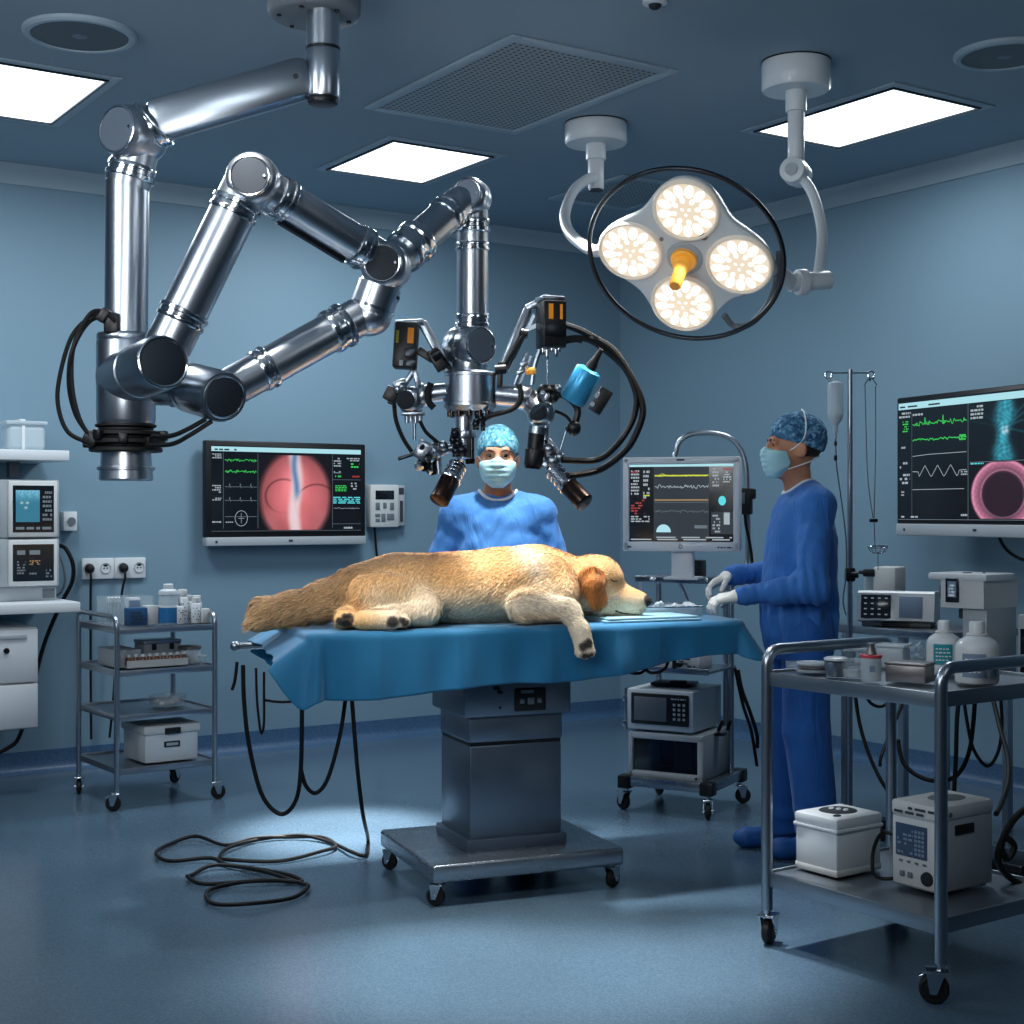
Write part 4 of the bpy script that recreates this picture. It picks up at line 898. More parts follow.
# far hind paw showing its pads
g.cap((-.66,.16,.05),(-.715,.085,.036),.042,.036,.03)
for k in range(4): g.ell((-.745+.019*k,.052,.034+.013*(1 if k in (1,2) else 0)),(.012,.018,.017),None,.008)
# near front leg hanging over the edge
g.ell((.07,.12,.13),(.13,.055,.115),roty(.5),.05).cap((.10,.10,.10),(-.05,.06,.058),.062,.05,.045)
g.cap((-.05,.055,.055),(.105,.005,.05),.05,.036,.03).cap((.105,.0,.05),(.128,-.052,-.02),.037,.033,.025).cap((.128,-.054,-.02),(.134,-.066,-.065),.034,.036,.02)
for k in range(4): g.ell((.108+.018*k,-.083+.003*abs(k-1.5),-.094-.006*(1 if k in (1,2) else 0)),(.0115,.02,.022),None,.008)
# far front leg folded under
g.cap((.08,.34,.06),(.26,.36,.035),.05,.036).cap((.26,.36,.035),(.33,.34,.03),.036,.034)
g.ell((.474,.088,.070),(.019,.019,.018),None,.004)
lo, hi = g.bounds(); body = solid(lambda gr: g(None,None,None,gr), lo, hi, .0065, 2)
DV = np.array(body.v)
def dogcol(p, fine=0.):
    s, w, h = p[:,0], p[:,1], p[:,2]
    gold = np.array([230,182,122.]); deep = np.array([212,150,86.]); cream = np.array([242,224,198.]); tan = np.array([224,182,136.])
    c = np.repeat(gold[None], len(p), 0)
    def mix(c, col, k): k = np.clip(k,0,1)[:,None]; return c*(1-k)+np.asarray(col)*k
    band = .5+.5*np.sin(s*19+h*9+np.sin(w*14)*1.2)
    c = mix(c, deep, .55*band*sstep(.05,.2,h)*sstep(-.45,-.3,s)*sstep(.2,.05,s))
    c = mix(c, cream, .9*sstep(.19,.06,h)*sstep(-.7,-.55,s))
    c = mix(c, cream, .85*np.exp(-((s+.42)/.07)**2-((h-.10)/.07)**2)*(w < .2))
    c = mix(c, cream, .7*np.exp(-((s+.60)/.05)**2-((h-.11)/.05)**2)*(w < .2))
    c = mix(c, cream, .75*np.exp(-((s-.02)/.05)**2)*sstep(.1,.2,h)*(w < .35))
    c = mix(c, cream, .55*np.exp(-((s-.12)/.1)**2)*sstep(.2,.05,h))
    c = mix(c, deep, .55*np.exp(-((s-.19)/.05)**2)*sstep(.02,.12,h)*sstep(.22,.14,w))
    c = mix(c, tan, .75*sstep(-.64,-.72,s)*(w > .2)); c = mix(c, deep, .15*sstep(-.5,-.66,s)*sstep(.08,.13,h))
    leg = (w < .03)*(s > -.2); c = mix(c, cream, .75*leg); c = mix(c, tan, .5*leg*sstep(.06,.03,h)*sstep(.08,.05,s)*(h > .0))
    c = mix(c, cream*np.array([1,.97,.93]), .6*(s > .29)*sstep(.12,.07,h)); c = mix(c, gold, .5*(s > .28)*sstep(.12,.17,h))
    c = mix(c, np.array([222,160,92]), .5*(s > .36)*np.exp(-((h-.105)/.02)**2))
    c = mix(c, np.array([120,84,60]), .4*(s > .2)*(s < .36)*sstep(.04,.01,h))
    nose = np.hypot(np.hypot(s-.478, w-.084), h-.072); c = mix(c, np.array([34,28,28]), sstep(.027,.021,nose))
    for (x0, y0, z0, r0) in ((-.508,.005,.026,.013),(-.508,.022,.028,.013),(-.522,-.014,.024,.012),(-.57,-.022,.028,.018),(-.535,-.02,.035,.011),(-.745,.035,.035,.011),(-.726,.033,.05,.011),(-.707,.033,.05,.011),(-.69,.035,.035,.011),(-.716,.045,.018,.017),(.118,-.098,-.075,.014),(.14,-.1,-.062,.016),(.125,-.094,-.108,.011),(.147,-.094,-.108,.011)):
        d = np.sqrt((s-x0)**2+(w-y0)**2+(h-z0)**2); c = mix(c, np.array([42,36,36]), .85*sstep(r0*1.5, r0*.8, d))
    return np.clip(c, 0, 255)
def lin(c): x = c/255; return np.where(x <= .04045, x/12.92, ((x+.055)/1.055)**2.4)
M['dogskin'] = attrmat('golden coat', .75, spec=.2); M['fur'] = attrmat('golden fur strands', .6, spec=.25, sheen=.3)
body.col = lin(dogcol(DV)); body.xf(DR, DO)
dog = single('dog', body, 'dogskin', 'golden retriever lying asleep on its side along the blue drape', 'dog', loc=DO, rz=TH, smooth=0)
dog.data.polygons.foreach_set('use_smooth', np.ones(len(dog.data.polygons), bool)); dog['part_names'] = ''
del dog['part_names']
# ears, as flaps of their own
def ear(cx, w, flip):
    e = SDF(.02); e.ell((cx,w+.006*flip,.158),(.056,.016,.052),roty(.1)@rotx(flip*.25),.02).cap((cx+.006,w-.006*flip,.135),(cx+.026,w-.008*flip,.085),.046,.032,.03)
    e.ell((cx+.024,w-.008*flip,.08),(.034,.013,.03),None,.02)
    def fn(gr):
        D = e(None,None,None,gr); return D
    lo, hi = e.bounds(); m = solid(fn, lo, hi, .005, 2); V = np.array(m.v); V[:,1] = w-.01*flip*0+(V[:,1]-w)*.6; m.v = V
    k = sstep(.09,.2,V[:,2])[:,None]; m.col = lin(np.array([196,118,54])*(1-k)+np.array([206,132,66])*k); return m, V
e1, EV1 = ear(.240,.090,1); e1.xf(DR, DO); eo = part('ear', e1, 'dogskin', dog, world=True, smooth=180, label='floppy rust coloured ear')
e2, EV2 = ear(.27,.285,-1); e2.xf(DR, DO); part('ear', e2, 'dogskin', dog, world=True, smooth=180)
# eyelid and mouth drawn on the head surface
def onskin(s, h, lift=.001):              # slide towards the body from the near side until the skin
    w = np.linspace(-.1,.3,400); d = g(np.full(400,s), w, np.full(400,h)); i = np.argmax(d < lift); return np.array([s, w[i], h])
a = MB(); pts = [onskin(s,h,.0015) for s,h in ((.318,.158),(.327,.1525),(.336,.1495),(.345,.149),(.354,.152))]; a.tube([DO+DR@p for p in cr(pts,4)], [.0018,.002,.0028,.003,.003,.0034,.0034,.0034,.0036,.0036,.0036,.0034,.0034,.0034,.003,.0026,.002], 8)
M['lash'] = mat('dark eyelid', (58,36,24), .6); part('closed_eyelid', a, 'lash', dog, world=True)
a = MB(); pts = [onskin(s,h,.001) for s,h in ((.342,.038),(.352,.034),(.364,.030),(.38,.0265),(.40,.023),(.42,.021),(.44,.022))]; a.tube([DO+DR@p for p in cr(pts,4)], np.linspace(.0036,.0016,25), 8); part('mouth_line', a, 'lash', dog, world=True)
a = MB()
for dw in (-.009,.009): a.ell(DO+DR@np.array([.488+dw*.6,.082+dw*.5,.068]), (.004,.004,.003))
part('nostril', a, 'black', dog, world=True)
# fur: short tapering strands combed to the rear and down
def strands(V, Fq, n, dens, length, comb, colf, name, jit=.26, lift=.24, wid=.0018):
    V = np.asarray(V); Fq = np.asarray(Fq); a, b, c, d = (V[Fq[:,i]] for i in range(4))
    nr = np.cross(c-a, d-b); ar = np.linalg.norm(nr,axis=1)/2; nr = nr/np.maximum(np.linalg.norm(nr,axis=1),1e-9)[:,None]
    cen = (a+b+c+d)/4; wgt = ar*dens(cen); idx = rng.choice(len(Fq), n, p=wgt/wgt.sum())
    u, v = rng.random((2,n))[:, :, None]; p = (a[idx]*(1-u)+b[idx]*u)*(1-v)+(d[idx]*(1-u)+c[idx]*u)*v; nn = nr[idx]
    cm = comb(p); cm = cm+rng.normal(0,jit,cm.shape)*.6; cm = cm-nn*(cm*nn).sum(1)[:,None]; cm /= np.maximum(np.linalg.norm(cm,axis=1),1e-6)[:,None]
    L = (length(p)*rng.uniform(.6,1.25,n))[:,None]; lf = lift*rng.uniform(.6,1.3,n)[:,None]
    sd = np.cross(cm, nn); sd = sd+rng.normal(0,.25,sd.shape); sd /= np.linalg.norm(sd,axis=1)[:,None]; w = (wid*rng.uniform(.7,1.3,n))[:,None]
    p0 = p-nn*.002; p1 = p+cm*L*.5+nn*L*lf*.62; p2 = p+cm*L*.96+nn*L*lf*.55
    VV = np.concatenate([p0-sd*w, p0+sd*w, p1-sd*w*.75, p1+sd*w*.75, p2]); k = np.arange(n)
    mb = MB(); mb.v = VV; mb.f = [tuple(r) for r in np.stack([k,k+n,k+3*n,k+2*n],1).tolist()]+[tuple(r) for r in np.stack([k+2*n,k+3*n,k+4*n],1).tolist()]; mb.mi = [0]*(2*n)
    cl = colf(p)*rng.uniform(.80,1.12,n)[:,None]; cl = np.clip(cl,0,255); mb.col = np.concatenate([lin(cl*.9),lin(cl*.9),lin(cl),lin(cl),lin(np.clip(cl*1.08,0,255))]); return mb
def dcomb(p):
    s, w, h = p.T; c = np.zeros_like(p); c[:,0] = -.75; c[:,2] = -.55; c[:,1] = -.1
    hind = (s < -.38)&(s > -.66)&(w < .2); c[hind] = [-.45,-.1,-.75]
    tail = (s < -.64)&(w > .18); c[tail] = [-.9,-.1,-.4]; head = s > .30; c[head] = [-.85,0,-.25]; leg = (w < .035)&(s > -.1); c[leg] = [.75,-.35,-.35]
    neck = (s > .12)&(s < .3)&(w > .05); c[neck] = [-.5,-.2,-.75]; return c
def dlen(p):
    s, w, h = p.T; L = np.full(len(p), .023); L[s > .28] = .011; L[s > .37] = .006; L[(s < -.64)&(w > .18)] = .042; L[(w < .06)&(h < .045)] = .009; L[(s < -.5)&(w < .1)&(h < .07)] = .008
    L[(s > .14)&(s < .3)&(w > .06)] = .026; L[(s > -.1)&(s < .1)&(w < .05)&(h < .04)&(h > .005)] = .03; return L
def ddens(c): s, w, h = c.T; d = np.ones(len(c)); d[np.hypot(np.hypot(s-.478,w-.084),h-.072) < .03] = 0; d[h < -.002*(w > .02)] *= 1; d[s > .28] = 2.6; d[w > .42] = .3; d[(h < .004)&(w > .01)] = 0; return d
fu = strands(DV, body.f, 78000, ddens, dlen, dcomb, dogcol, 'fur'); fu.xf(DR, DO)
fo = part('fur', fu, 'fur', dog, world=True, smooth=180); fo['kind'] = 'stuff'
earcol = lambda p: np.repeat(np.array([[198,120,56.]]), len(p), 0)*(1+.12*np.sin(p[:,0]*90)[:,None])
fe = strands(EV1, e1.f, 3500, lambda c: np.ones(len(c)), lambda p: np.full(len(p),.019), lambda p: np.repeat(np.array([[-.1,0,-1.]]),len(p),0), earcol, 'fur', .3, .2); fe.xf(DR, DO)
o = part('ear_fur', fe, 'fur', eo, world=True, smooth=180)
# ================================================================ PEOPLE (local frame: facing -y, +x is the person's left)
def clothmat(name, col, col2):
    m, N, L, b = principled(name); tc = N.new('ShaderNodeTexCoord')
    t = N.new('ShaderNodeTexNoise'); t.inputs['Scale'].default_value = 5; t.inputs['Detail'].default_value = 5; L.new(tc.outputs['Object'], t.inputs['Vector'])
    r = N.new('ShaderNodeMixRGB'); r.inputs[1].default_value = s2l(col)+(1,); r.inputs[2].default_value = s2l(col2)+(1,); L.new(t.outputs['Fac'], r.inputs[0]); L.new(r.outputs[0], b.inputs['Base Color'])
    b.inputs['Roughness'].default_value = .75; b.inputs['Sheen Weight'].default_value = .1; b.inputs['Specular IOR Level'].default_value = .25
    mp = N.new('ShaderNodeMapping'); mp.inputs['Scale'].default_value = (1,1,.35); L.new(tc.outputs['Object'], mp.inputs['Vector'])
    t1 = N.new('ShaderNodeTexNoise'); t1.inputs['Scale'].default_value = 13; t1.inputs['Detail'].default_value = 3; t1.inputs['Distortion'].default_value = .8; L.new(mp.outputs[0], t1.inputs['Vector'])
    b1 = N.new('ShaderNodeBump'); b1.inputs['Strength'].default_value = .8; b1.inputs['Distance'].default_value = .02; L.new(t1.outputs['Fac'], b1.inputs['Height'])
    t2 = N.new('ShaderNodeTexNoise'); t2.inputs['Scale'].default_value = 400; L.new(tc.outputs['Object'], t2.inputs['Vector'])
    b2 = N.new('ShaderNodeBump'); b2.inputs['Strength'].default_value = .15; b2.inputs['Distance'].default_value = .002; L.new(t2.outputs['Fac'], b2.inputs['Height'])
    L.new(b1.outputs['Normal'], b2.inputs['Normal']); L.new(b2.outputs['Normal'], b.inputs['Normal']); return m
M['gownA'] = clothmat('sky blue scrub cloth', (54,110,174), (66,124,188)); M['gownB'] = clothmat('royal blue scrub cloth', (40,98,170), (52,112,184)); M['pants'] = clothmat('deep blue scrub trousers', (30,84,156), (38,96,170))
M['skin'] = attrmat('skin', .5, spec=.35); M['skin'].node_tree.nodes['Principled BSDF'].inputs['Subsurface Weight'].default_value = .0
M['glove'] = mat('white latex glove', (222,220,214), .5, bump=.2, bscale=60); M['mask'] = mat('pale blue surgical mask', (160,205,215), .8, bump=.15, bscale=250); M['strap'] = mat('white strap', (225,232,236), .7)
M['bootie'] = mat('blue shoe cover', (24,82,150), .6, noise=.1, bump=.4, bscale=40); M['collar'] = mat('white collar trim', (205,214,222), .8)
M['hair'] = mat('dark brown hair', (36,26,22), .6, noise=.3); M['eyewhite'] = mat('eye white', (84,74,70), .35); M['iris'] = mat('dark iris', (26,18,14), .2); 
def capmat(name, a, b_, c):
    m, N, L, b = principled(name); tc = N.new('ShaderNodeTexCoord')
    v = N.new('ShaderNodeTexVoronoi'); v.inputs['Scale'].default_value = 85; L.new(tc.outputs['Object'], v.inputs['Vector'])
    r = N.new('ShaderNodeValToRGB'); e = r.color_ramp.elements; e[0].color = s2l(a)+(1,); e[0].position = .2; e[1].color = s2l(c)+(1,); e[1].position = .85; q = e.new(.55); q.color = s2l(b_)+(1,)
    L.new(v.outputs['Color'], r.inputs['Fac']); L.new(r.outputs['Color'], b.inputs['Base Color']); b.inputs['Roughness'].default_value = .85
    t = N.new('ShaderNodeTexNoise'); t.inputs['Scale'].default_value = 60; L.new(tc.outputs['Object'], t.inputs['Vector']); bp = N.new('ShaderNodeBump'); bp.inputs['Strength'].default_value = .4; bp.inputs['Distance'].default_value = .005; L.new(t.outputs['Fac'], bp.inputs['Height']); L.new(bp.outputs['Normal'], b.inputs['Normal']); return m
M['capA'] = capmat('mottled aqua cap cloth', (52,124,156), (96,168,190), (150,205,216)); M['capB'] = capmat('mottled dark blue cap cloth', (30,72,112), (56,112,150), (120,168,194))
def hand_sdf(wr, d, n, t, curls, spread=.0, g=None, fat=0., thumb=.6):
    d = nz(d); n = np.asarray(n,float); n = nz(n-d*(n@d)); t = np.asarray(t,float); t = nz(t-d*(t@d)-n*(t@n)); g = g or SDF(.008); wr = np.asarray(wr,float)
    for k in range(4):
        o = .027-.018*k; g.cap(wr+t*o*.55+d*.012, wr+t*o+d*.084-n*.0, .016+fat, .0135+fat, .012)
    for k in range(4):
        o = .030-.0195*k; L = (.066,.075,.070,.055)[k]; p = wr+t*o+d*(.088,.092,.089,.082)[k]; a = .0
        for q in range(3):
            a += curls[k][q]; dd = d*math.cos(a)+n*math.sin(a)+t*spread*(1.5-k)*.12; l = L*(.45,.31,.24)[q]
            p2 = p+nz(dd)*l; g.cap(p, p2, (.0098,.0090,.0082)[q]+fat, (.0090,.0082,.0072)[q]+fat, .004); p = p2
    p = wr+d*.022+t*.024+n*.004; q = p+nz(d*.55+t*.75+n*.35)*.038; g.cap(p, q, .016+fat, .012+fat, .012)
    q2 = q+nz(d*.85+t*.2+n*thumb)*.032; g.cap(q, q2, .0112+fat, .010+fat, .005); g.cap(q2, q2+nz(d*.9-t*.05+n*thumb)*.024, .0098+fat, .008+fat, .004); return g
def person(label, loc, rz, s, hf, lean, sh, el, wr, hd, hn, ht, curls, ank, gown, trous, capm, gy, hem, grp=None, over=True):
    t = thing('person', label, 'person', loc, rz, grp); hs = np.array([0,-hf,0.]); q = lambda x,y,z: np.array([x,y,z])*s
    def head(g):
        c = lambda x,y,z: q(x,y,z)+hs
        g.ell(c(0,.004,1.648), q(.075,.097,.098), None,.02).ell(c(0,-.028,1.578), q(.058,.066,.082), None,.03).ell(c(0,-.072,1.522), q(.026,.024,.022), None,.02)
        g.cap(c(-.036,-.084,1.653), c(.036,-.084,1.653), .0155*s, None,.015).cap(c(0,-.094,1.642), c(0,-.113,1.602), .009*s, .0145*s,.012)
        for k in (-1,1): g.ell(c(.042*k,-.066,1.595), q(.026,.026,.024), None,.02)
        g.cap(c(0,.016,1.46), c(0,.004,1.57), .056*s, .055*s,.025); return g
    g = SDF(.03); head(g)
    for k in (-1,1): g.cut(q(.032*k,-.101,1.632)+hs, q(.018,.014,.010), .01); g.cap(q(.018*k,-.089,1.6395)+hs, q(.047*k,-.083,1.6385)+hs, .0068*s, .0068*s, .004); g.cap(q(.02*k,-.087,1.6245)+hs, q(.045*k,-.082,1.625)+hs, .0055*s, .0055*s, .004); g.ell(q(.077*k,.012,1.612)+hs, q(.012,.025,.034), rotz(-.5*k), .006)
    g.ell(q(0,lean,1.23), q(.14,.085,.17)).ell(q(0,lean,1.0), q(.14,.09,.2))
    for i,k in enumerate((-1,1)):
        g.cap(q(.045*k,.016,1.455), sh[i], .032*s, .042*s).cap(sh[i], el[i], .048, .04).cap(el[i], wr[i], .04, .026)
        hand_sdf(wr[i], hd[i], hn[i], ht[i], curls[i], 0, g, -.001)
        a = np.array(ank[i]); hip = q(.09*k, lean, .92); kn = (hip+a)/2+np.array([0,-.02,.02]); g.cap(hip, kn, .08, .055).cap(kn, a, .052, .036).cap(a+np.array([0,.03,-.04]), a+np.array([0,-.13,-.05]), .032, .026)
    lo, hi = g.bounds(); b = solid(lambda gr: g(None,None,None,gr), lo, hi, .0056, 1); V = np.array(b.v)
    sk = np.array([188,132,102.]); C = np.repeat(sk[None], len(V), 0); hv = V-hs
    dark = np.array([88,62,50.]); beard = sstep(1.60,1.56,hv[:,2]/s)*sstep(.05,-.02,hv[:,1]); C = C*(1-.35*beard[:,None])+dark*.35*beard[:,None]
    socket_shade = sum(np.exp(-(((hv[:,0]/s-.032*k)/.022)**2+((hv[:,2]/s-1.634)/.013)**2)) for k in (-1,1))*(hv[:,1] < -.04); C = C*(1-.35*socket_shade[:,None])+np.array([96,62,48])*.35*socket_shade[:,None]  # shade of the eye sockets put into the skin colour
    chk = np.exp(-((hv[:,2]/s-1.60)/.02)**2)*(hv[:,1] < -.04); C = C*(1-.2*chk[:,None])+np.array([200,120,96])*.2*chk[:,None]
    b.col = lin(C); bo = part('body', b, 'skin', t, smooth=180)
    h1 = SDF(.03); head(h1)
    # hair under the cap, brows, eyes
    hz = SDF(.02); hz.ell(q(0,.012,1.645)+hs, q(.083,.104,.095))
    def hairf(gr):
        D = hz(None,None,None,gr); Y = gr[1][None,:,None]-hs[1]; Z = gr[2][None,None,:]
        return np.maximum(np.maximum(D, s*1.585-Z+np.zeros_like(D)), -(Y-(.008*s)+(Z-1.60*s)*.25)+np.zeros_like(D))
    lo, hi = hz.bounds(); part('hair', solid(hairf, lo, hi, .006, 1), 'hair', bo, smooth=180)
    a = MB()
    for k in (-1,1): a.tube(cr([q(.016*k,-.1,1.648)+hs, q(.032*k,-.1005,1.6535)+hs, q(.05*k,-.087,1.65)+hs],5), [.003]*3+[.0042]*4+[.003]*4, 8)
    part('eyebrow', a, 'hair', bo)
    for k in (-1,1):
        a = MB(); e = q(.032*k,-.079,1.632)+hs; a.ell(e, .0125*s, u=20, w=14); eo = part('eyeball', a, 'eyewhite', bo); 
        a = MB(); a.lathe(e+np.array([0,-.0098*s,0]), (0,-1,0), [(0,.0078),(.0022,.0066),(.0032,.001)], 16); part('iris', a, 'iris', bo)
        a = MB(); a.tube(cr([e+q(-.0135,-.006,.001),e+q(-.006,-.0118,.005),e+q(.006,-.0118,.005),e+q(.0135,-.006,.001)],5), .0018, 6); part('lash_line', a, 'hair', bo)
    # mask
    mk = SDF(.035); head(mk); mk.ell(q(0,-.062,1.565)+hs, q(.060,.062,.062))
    def maskf(gr):
        D = mk(None,None,None,gr)-.006*s; X, Y, Z = gr[0][:,None,None], gr[1][None,:,None]-hs[1], gr[2][None,None,:]
        D = D+.0016*np.sin(Z*2*PI/.021)*sstep(.06,.03,abs(X)); top = 1.611*s+.014*s*np.exp(-(X/.018)**2)-.09*(Y+.1*s); bot = 1.500*s+.32*np.maximum(Y+.075*s,0)+.75*np.maximum(abs(X)-.024*s,0)
        return np.maximum.reduce([D, Z-top+0*D, bot-Z+0*D, Y+.026*s+.12*abs(Z-1.56*s)*3+0*D])
    lo, hi = mk.bounds(); lo = lo-.02; hi = hi+.02; lo[2] = 1.46*s; mo = part('surgical_mask', solid(maskf, lo, hi, .0045, 1), 'mask', t, smooth=180)
    a = MB()
    for k in (-1,1):
        if not over: a.tube(cr([q(.058*k,-.045,1.60)+hs, q(.074*k,-.012,1.622)+hs, q(.086*k,.012,1.635)+hs, q(.086*k,.024,1.61)+hs, q(.07*k,.0,1.57)+hs, q(.056*k,-.035,1.545)+hs],6), .0022, 6); continue
        a.tube(cr([q(.058*k,-.045,1.60)+hs, q(.074*k,-.01,1.622)+hs, q(.088*k,.02,1.655)+hs, q(.085*k,.03,1.70)+hs, q(.055*k,.03,1.755)+hs, q(0,.03,1.776)+hs],6), .003, 6); a.tube(cr([q(.055*k,-.035,1.535)+hs, q(.066*k,.01,1.55)+hs, q(.07*k,.05,1.565)+hs, q(.03*k,.09,1.585)+hs, q(0,.1,1.585)+hs],6), .0025, 6)
    part('strap', a, 'strap', mo)
    cp = SDF(.02); cp.ell(q(0,.012,1.665)+hs, q(.089,.112,.103)).ell(q(0,.06,1.66)+hs, q(.078,.07,.085))
    def capf(gr):
        D = cp(None,None,None,gr); X, Y, Z = gr[0][:,None,None], gr[1][None,:,None]-hs[1], gr[2][None,None,:]
        D = D+.0018*np.sin(X*130+Z*60)*np.sin(Y*120+Z*70); return np.maximum(D, 1.664*s-.30*(Y+.09*s)-.02*abs(X)-Z+0*D)
    lo, hi = cp.bounds(); part('scrub_cap', solid(capf, lo, hi, .0055, 1), capm, t, smooth=180)
    # tunic with sleeves
    gw = SDF(.045); gw.ell(q(0,lean,1.24), (.175*s,gy*.9,.20*s)).ell(q(0,lean*.5+.004,1.365), (.15*s,.105*s,.10*s)).ell(q(0,lean-.01,1.0), (.178*s,gy,.34*s)).cap(q(-.12,lean*.5+.012,1.385), q(.12,lean*.5+.012,1.385), .062*s)
    for i,k in enumerate((-1,1)):
        gw.cap(q(.045*k,.016,1.462), sh[i], .04*s, .062*s).cap(sh[i], el[i], .064, .062).cap(el[i], wr[i]+(wr[i]-el[i])*-.03, .062, .04, .04)
    nk = q(0,.012-hf*.4,1.50)
    def gownf(gr):
        D = gw(None,None,None,gr); X, Y, Z = gr[0][:,None,None], gr[1][None,:,None], gr[2][None,None,:]
        low = sstep(1.25,.9,Z); ang = np.arctan2(Y-lean, X)
        D = D+low*(.009*np.sin(ang*9+Z*3)+.005*np.sin(ang*17+2))+.0022*np.sin(X*38+Z*27+np.sin(Z*19)*1.5)*np.sin(Y*31-Z*22+1)+.0022*np.sin(X*60-Z*45+np.sin(X*25)*2)*np.sin(Y*50+Z*30)
        for i in (0,1):                    # bunching round the elbows and cuffs
            e = np.exp(-(((X-el[i][0])**2+(Y-el[i][1])**2+(Z-el[i][2])**2)/.012)); ax = nz(wr[i]-el[i]); D = D+e*.006*np.sin((X*ax[0]+Y*ax[1]+Z*ax[2])*150)
            c2 = el[i]+(wr[i]-el[i])*.75; e = np.exp(-(((X-c2[0])**2+(Y-c2[1])**2+(Z-c2[2])**2)/.006)); D = D+e*.004*np.sin((X*ax[0]+Y*ax[1]+Z*ax[2])*190)
        hole = np.sqrt(((X-nk[0])/1.06)**2+((Y-nk[1])/1.)**2)-.070*s+.0*Z; slope = 1.466*s+.30*(Y-nk[1]+.07*s)
        hole = np.maximum(hole, slope-Z+0*hole)
        return np.maximum.reduce([D, hem-Z+0*D, -hole+0*D])
    lo, hi = gw.bounds(); lo = lo-.03; hi = hi+.03; lo[2] = hem; go = part('tunic', solid(gownf, lo, hi, .0075, 2), gown, t, smooth=180)
    zs_ = np.linspace(1.60*s,1.40*s,260); rp_ = []
    for v_ in np.linspace(0,2*PI,48,endpoint=False):
        x_, y_ = nk[0]+.0735*s*1.06*math.cos(v_), nk[1]+.0735*s*math.sin(v_); dd = gw(np.full(260,x_),np.full(260,y_),zs_); rp_.append([x_,y_,zs_[np.argmax(dd < 0)]])
    rp_ = np.array(rp_); rp_[:,2] = np.convolve(np.r_[rp_[-3:,2],rp_[:,2],rp_[:3,2]], np.ones(7)/7, 'valid'); 
    a = MB(); a.tube(rp_, .0065, 8, True); part('collar', a, 'collar', go)
    a = MB(); pz = q(.075,lean,1.25); 
    # gloves
    for i,k in enumerate((-1,1)):
        h = hand_sdf(wr[i], hd[i], hn[i], ht[i], curls[i], .3, None, .0012); ax = nz(wr[i]-el[i]); h.cap(wr[i]-ax*.055, wr[i]+nz(hd[i])*.02, .031, .026, .015).cap(wr[i]-ax*.05, wr[i]-ax*.044, .034, .034, .004)
        lo, hi = h.bounds(); part('glove', solid(lambda gr: h(None,None,None,gr), lo, hi, .0032, 1), 'glove', t, smooth=180)
    # trousers and shoe covers
    tr = SDF(.04); tr.ell(q(0,lean,.93), (.165*s,.125*s,.16*s))
    for i,k in enumerate((-1,1)):
        a_ = np.array(ank[i]); hip = q(.085*k,lean,.88); kn = (hip+a_)/2+np.array([0,-.02,.02]); tr.cap(hip, kn, .105, .092, .03).cap(kn, a_+Z3*.03, .092, .088, .02)
    def trf(gr):
        D = tr(None,None,None,gr); X, Y, Z = gr[0][:,None,None], gr[1][None,:,None], gr[2][None,None,:]
        D = D+.006*np.sin(X*40+Z*6)*np.sin(Y*33+Z*5)+.006*sstep(.3,.06,Z)*np.sin(Z*75+X*20); return np.maximum.reduce([D, .035-Z+0*D, Z-1.0+0*D])
    lo, hi = tr.bounds(); lo[2] = .03; part('trousers', solid(trf, lo, hi, .009, 2), trous, t, smooth=180)
    for i in (0,1):
        a_ = np.array([ank[i][0],ank[i][1],0.]); b = SDF(.03); b.cap(a_+[0,.06,.045], a_+[0,-.14,.042], .043, .040).cap(a_+[0,.03,.09], a_+[0,-.03,.07], .05, .045).ell(a_+[0,-.155,.04], (.047,.055,.036))
        def bf(gr): D = b(None,None,None,gr); return np.maximum(D+.0012*np.sin(gr[1][None,:,None]*90), .001-gr[2][None,None,:]+0*D)
        lo, hi = b.bounds(); lo[2] = 0; part('shoe_cover', solid(bf, lo, hi, .007, 1), 'bootie', t, smooth=180)
    return t
v = lambda *a: np.array(a, float)
rel = [(.25,.3,.25)]*4
person('person in sky blue scrubs and speckled aqua cap facing out from behind the dog', (-.059,6.1,0), .0, 1.0, .0, .0,
       [v(-.172,.012,1.395),v(.172,.012,1.395)], [v(-.255,.03,1.14),v(.255,.03,1.14)], [v(-.17,-.17,1.05),v(.17,-.17,1.05)], [v(.25,-.9,-.15),v(-.25,-.9,-.15)], [v(0,0,-1),v(0,0,-1)], [v(1,0,0),v(-1,0,0)], [rel,rel],
       [v(-.11,.0,.09),v(.11,.0,.09)], 'gownA', 'pants', 'capA', .135, .82, None, False)
cl1 = [(.35,.55,.4),(.45,.6,.4),(.5,.6,.4),(.55,.6,.4)]; cl2 = [(.3,.5,.35),(.4,.55,.4),(.5,.6,.4),(.6,.6,.4)]
person('person in royal blue scrubs standing in profile at the head end of the table', (1.19,6.0,0), -PI/2, 1.026, .03, -.0,
       [v(-.172,.02,1.43),v(.172,.03,1.43)], [v(-.25,-.0,1.14),v(.245,-.01,1.10)], [v(-.12,-.275,1.135),v(.16,-.275,1.065)], [v(.25,-.9,-.42),v(-.25,-.93,-.16)], [v(.35,-.3,-.9),v(-.3,-.25,-.9)], [v(1,0,.2),v(-1,0,-.05)], [cl1,cl2],
       [v(-.10,-.06,.09),v(.105,.04,.09)], 'gownB', 'pants', 'capB', .158, .80)
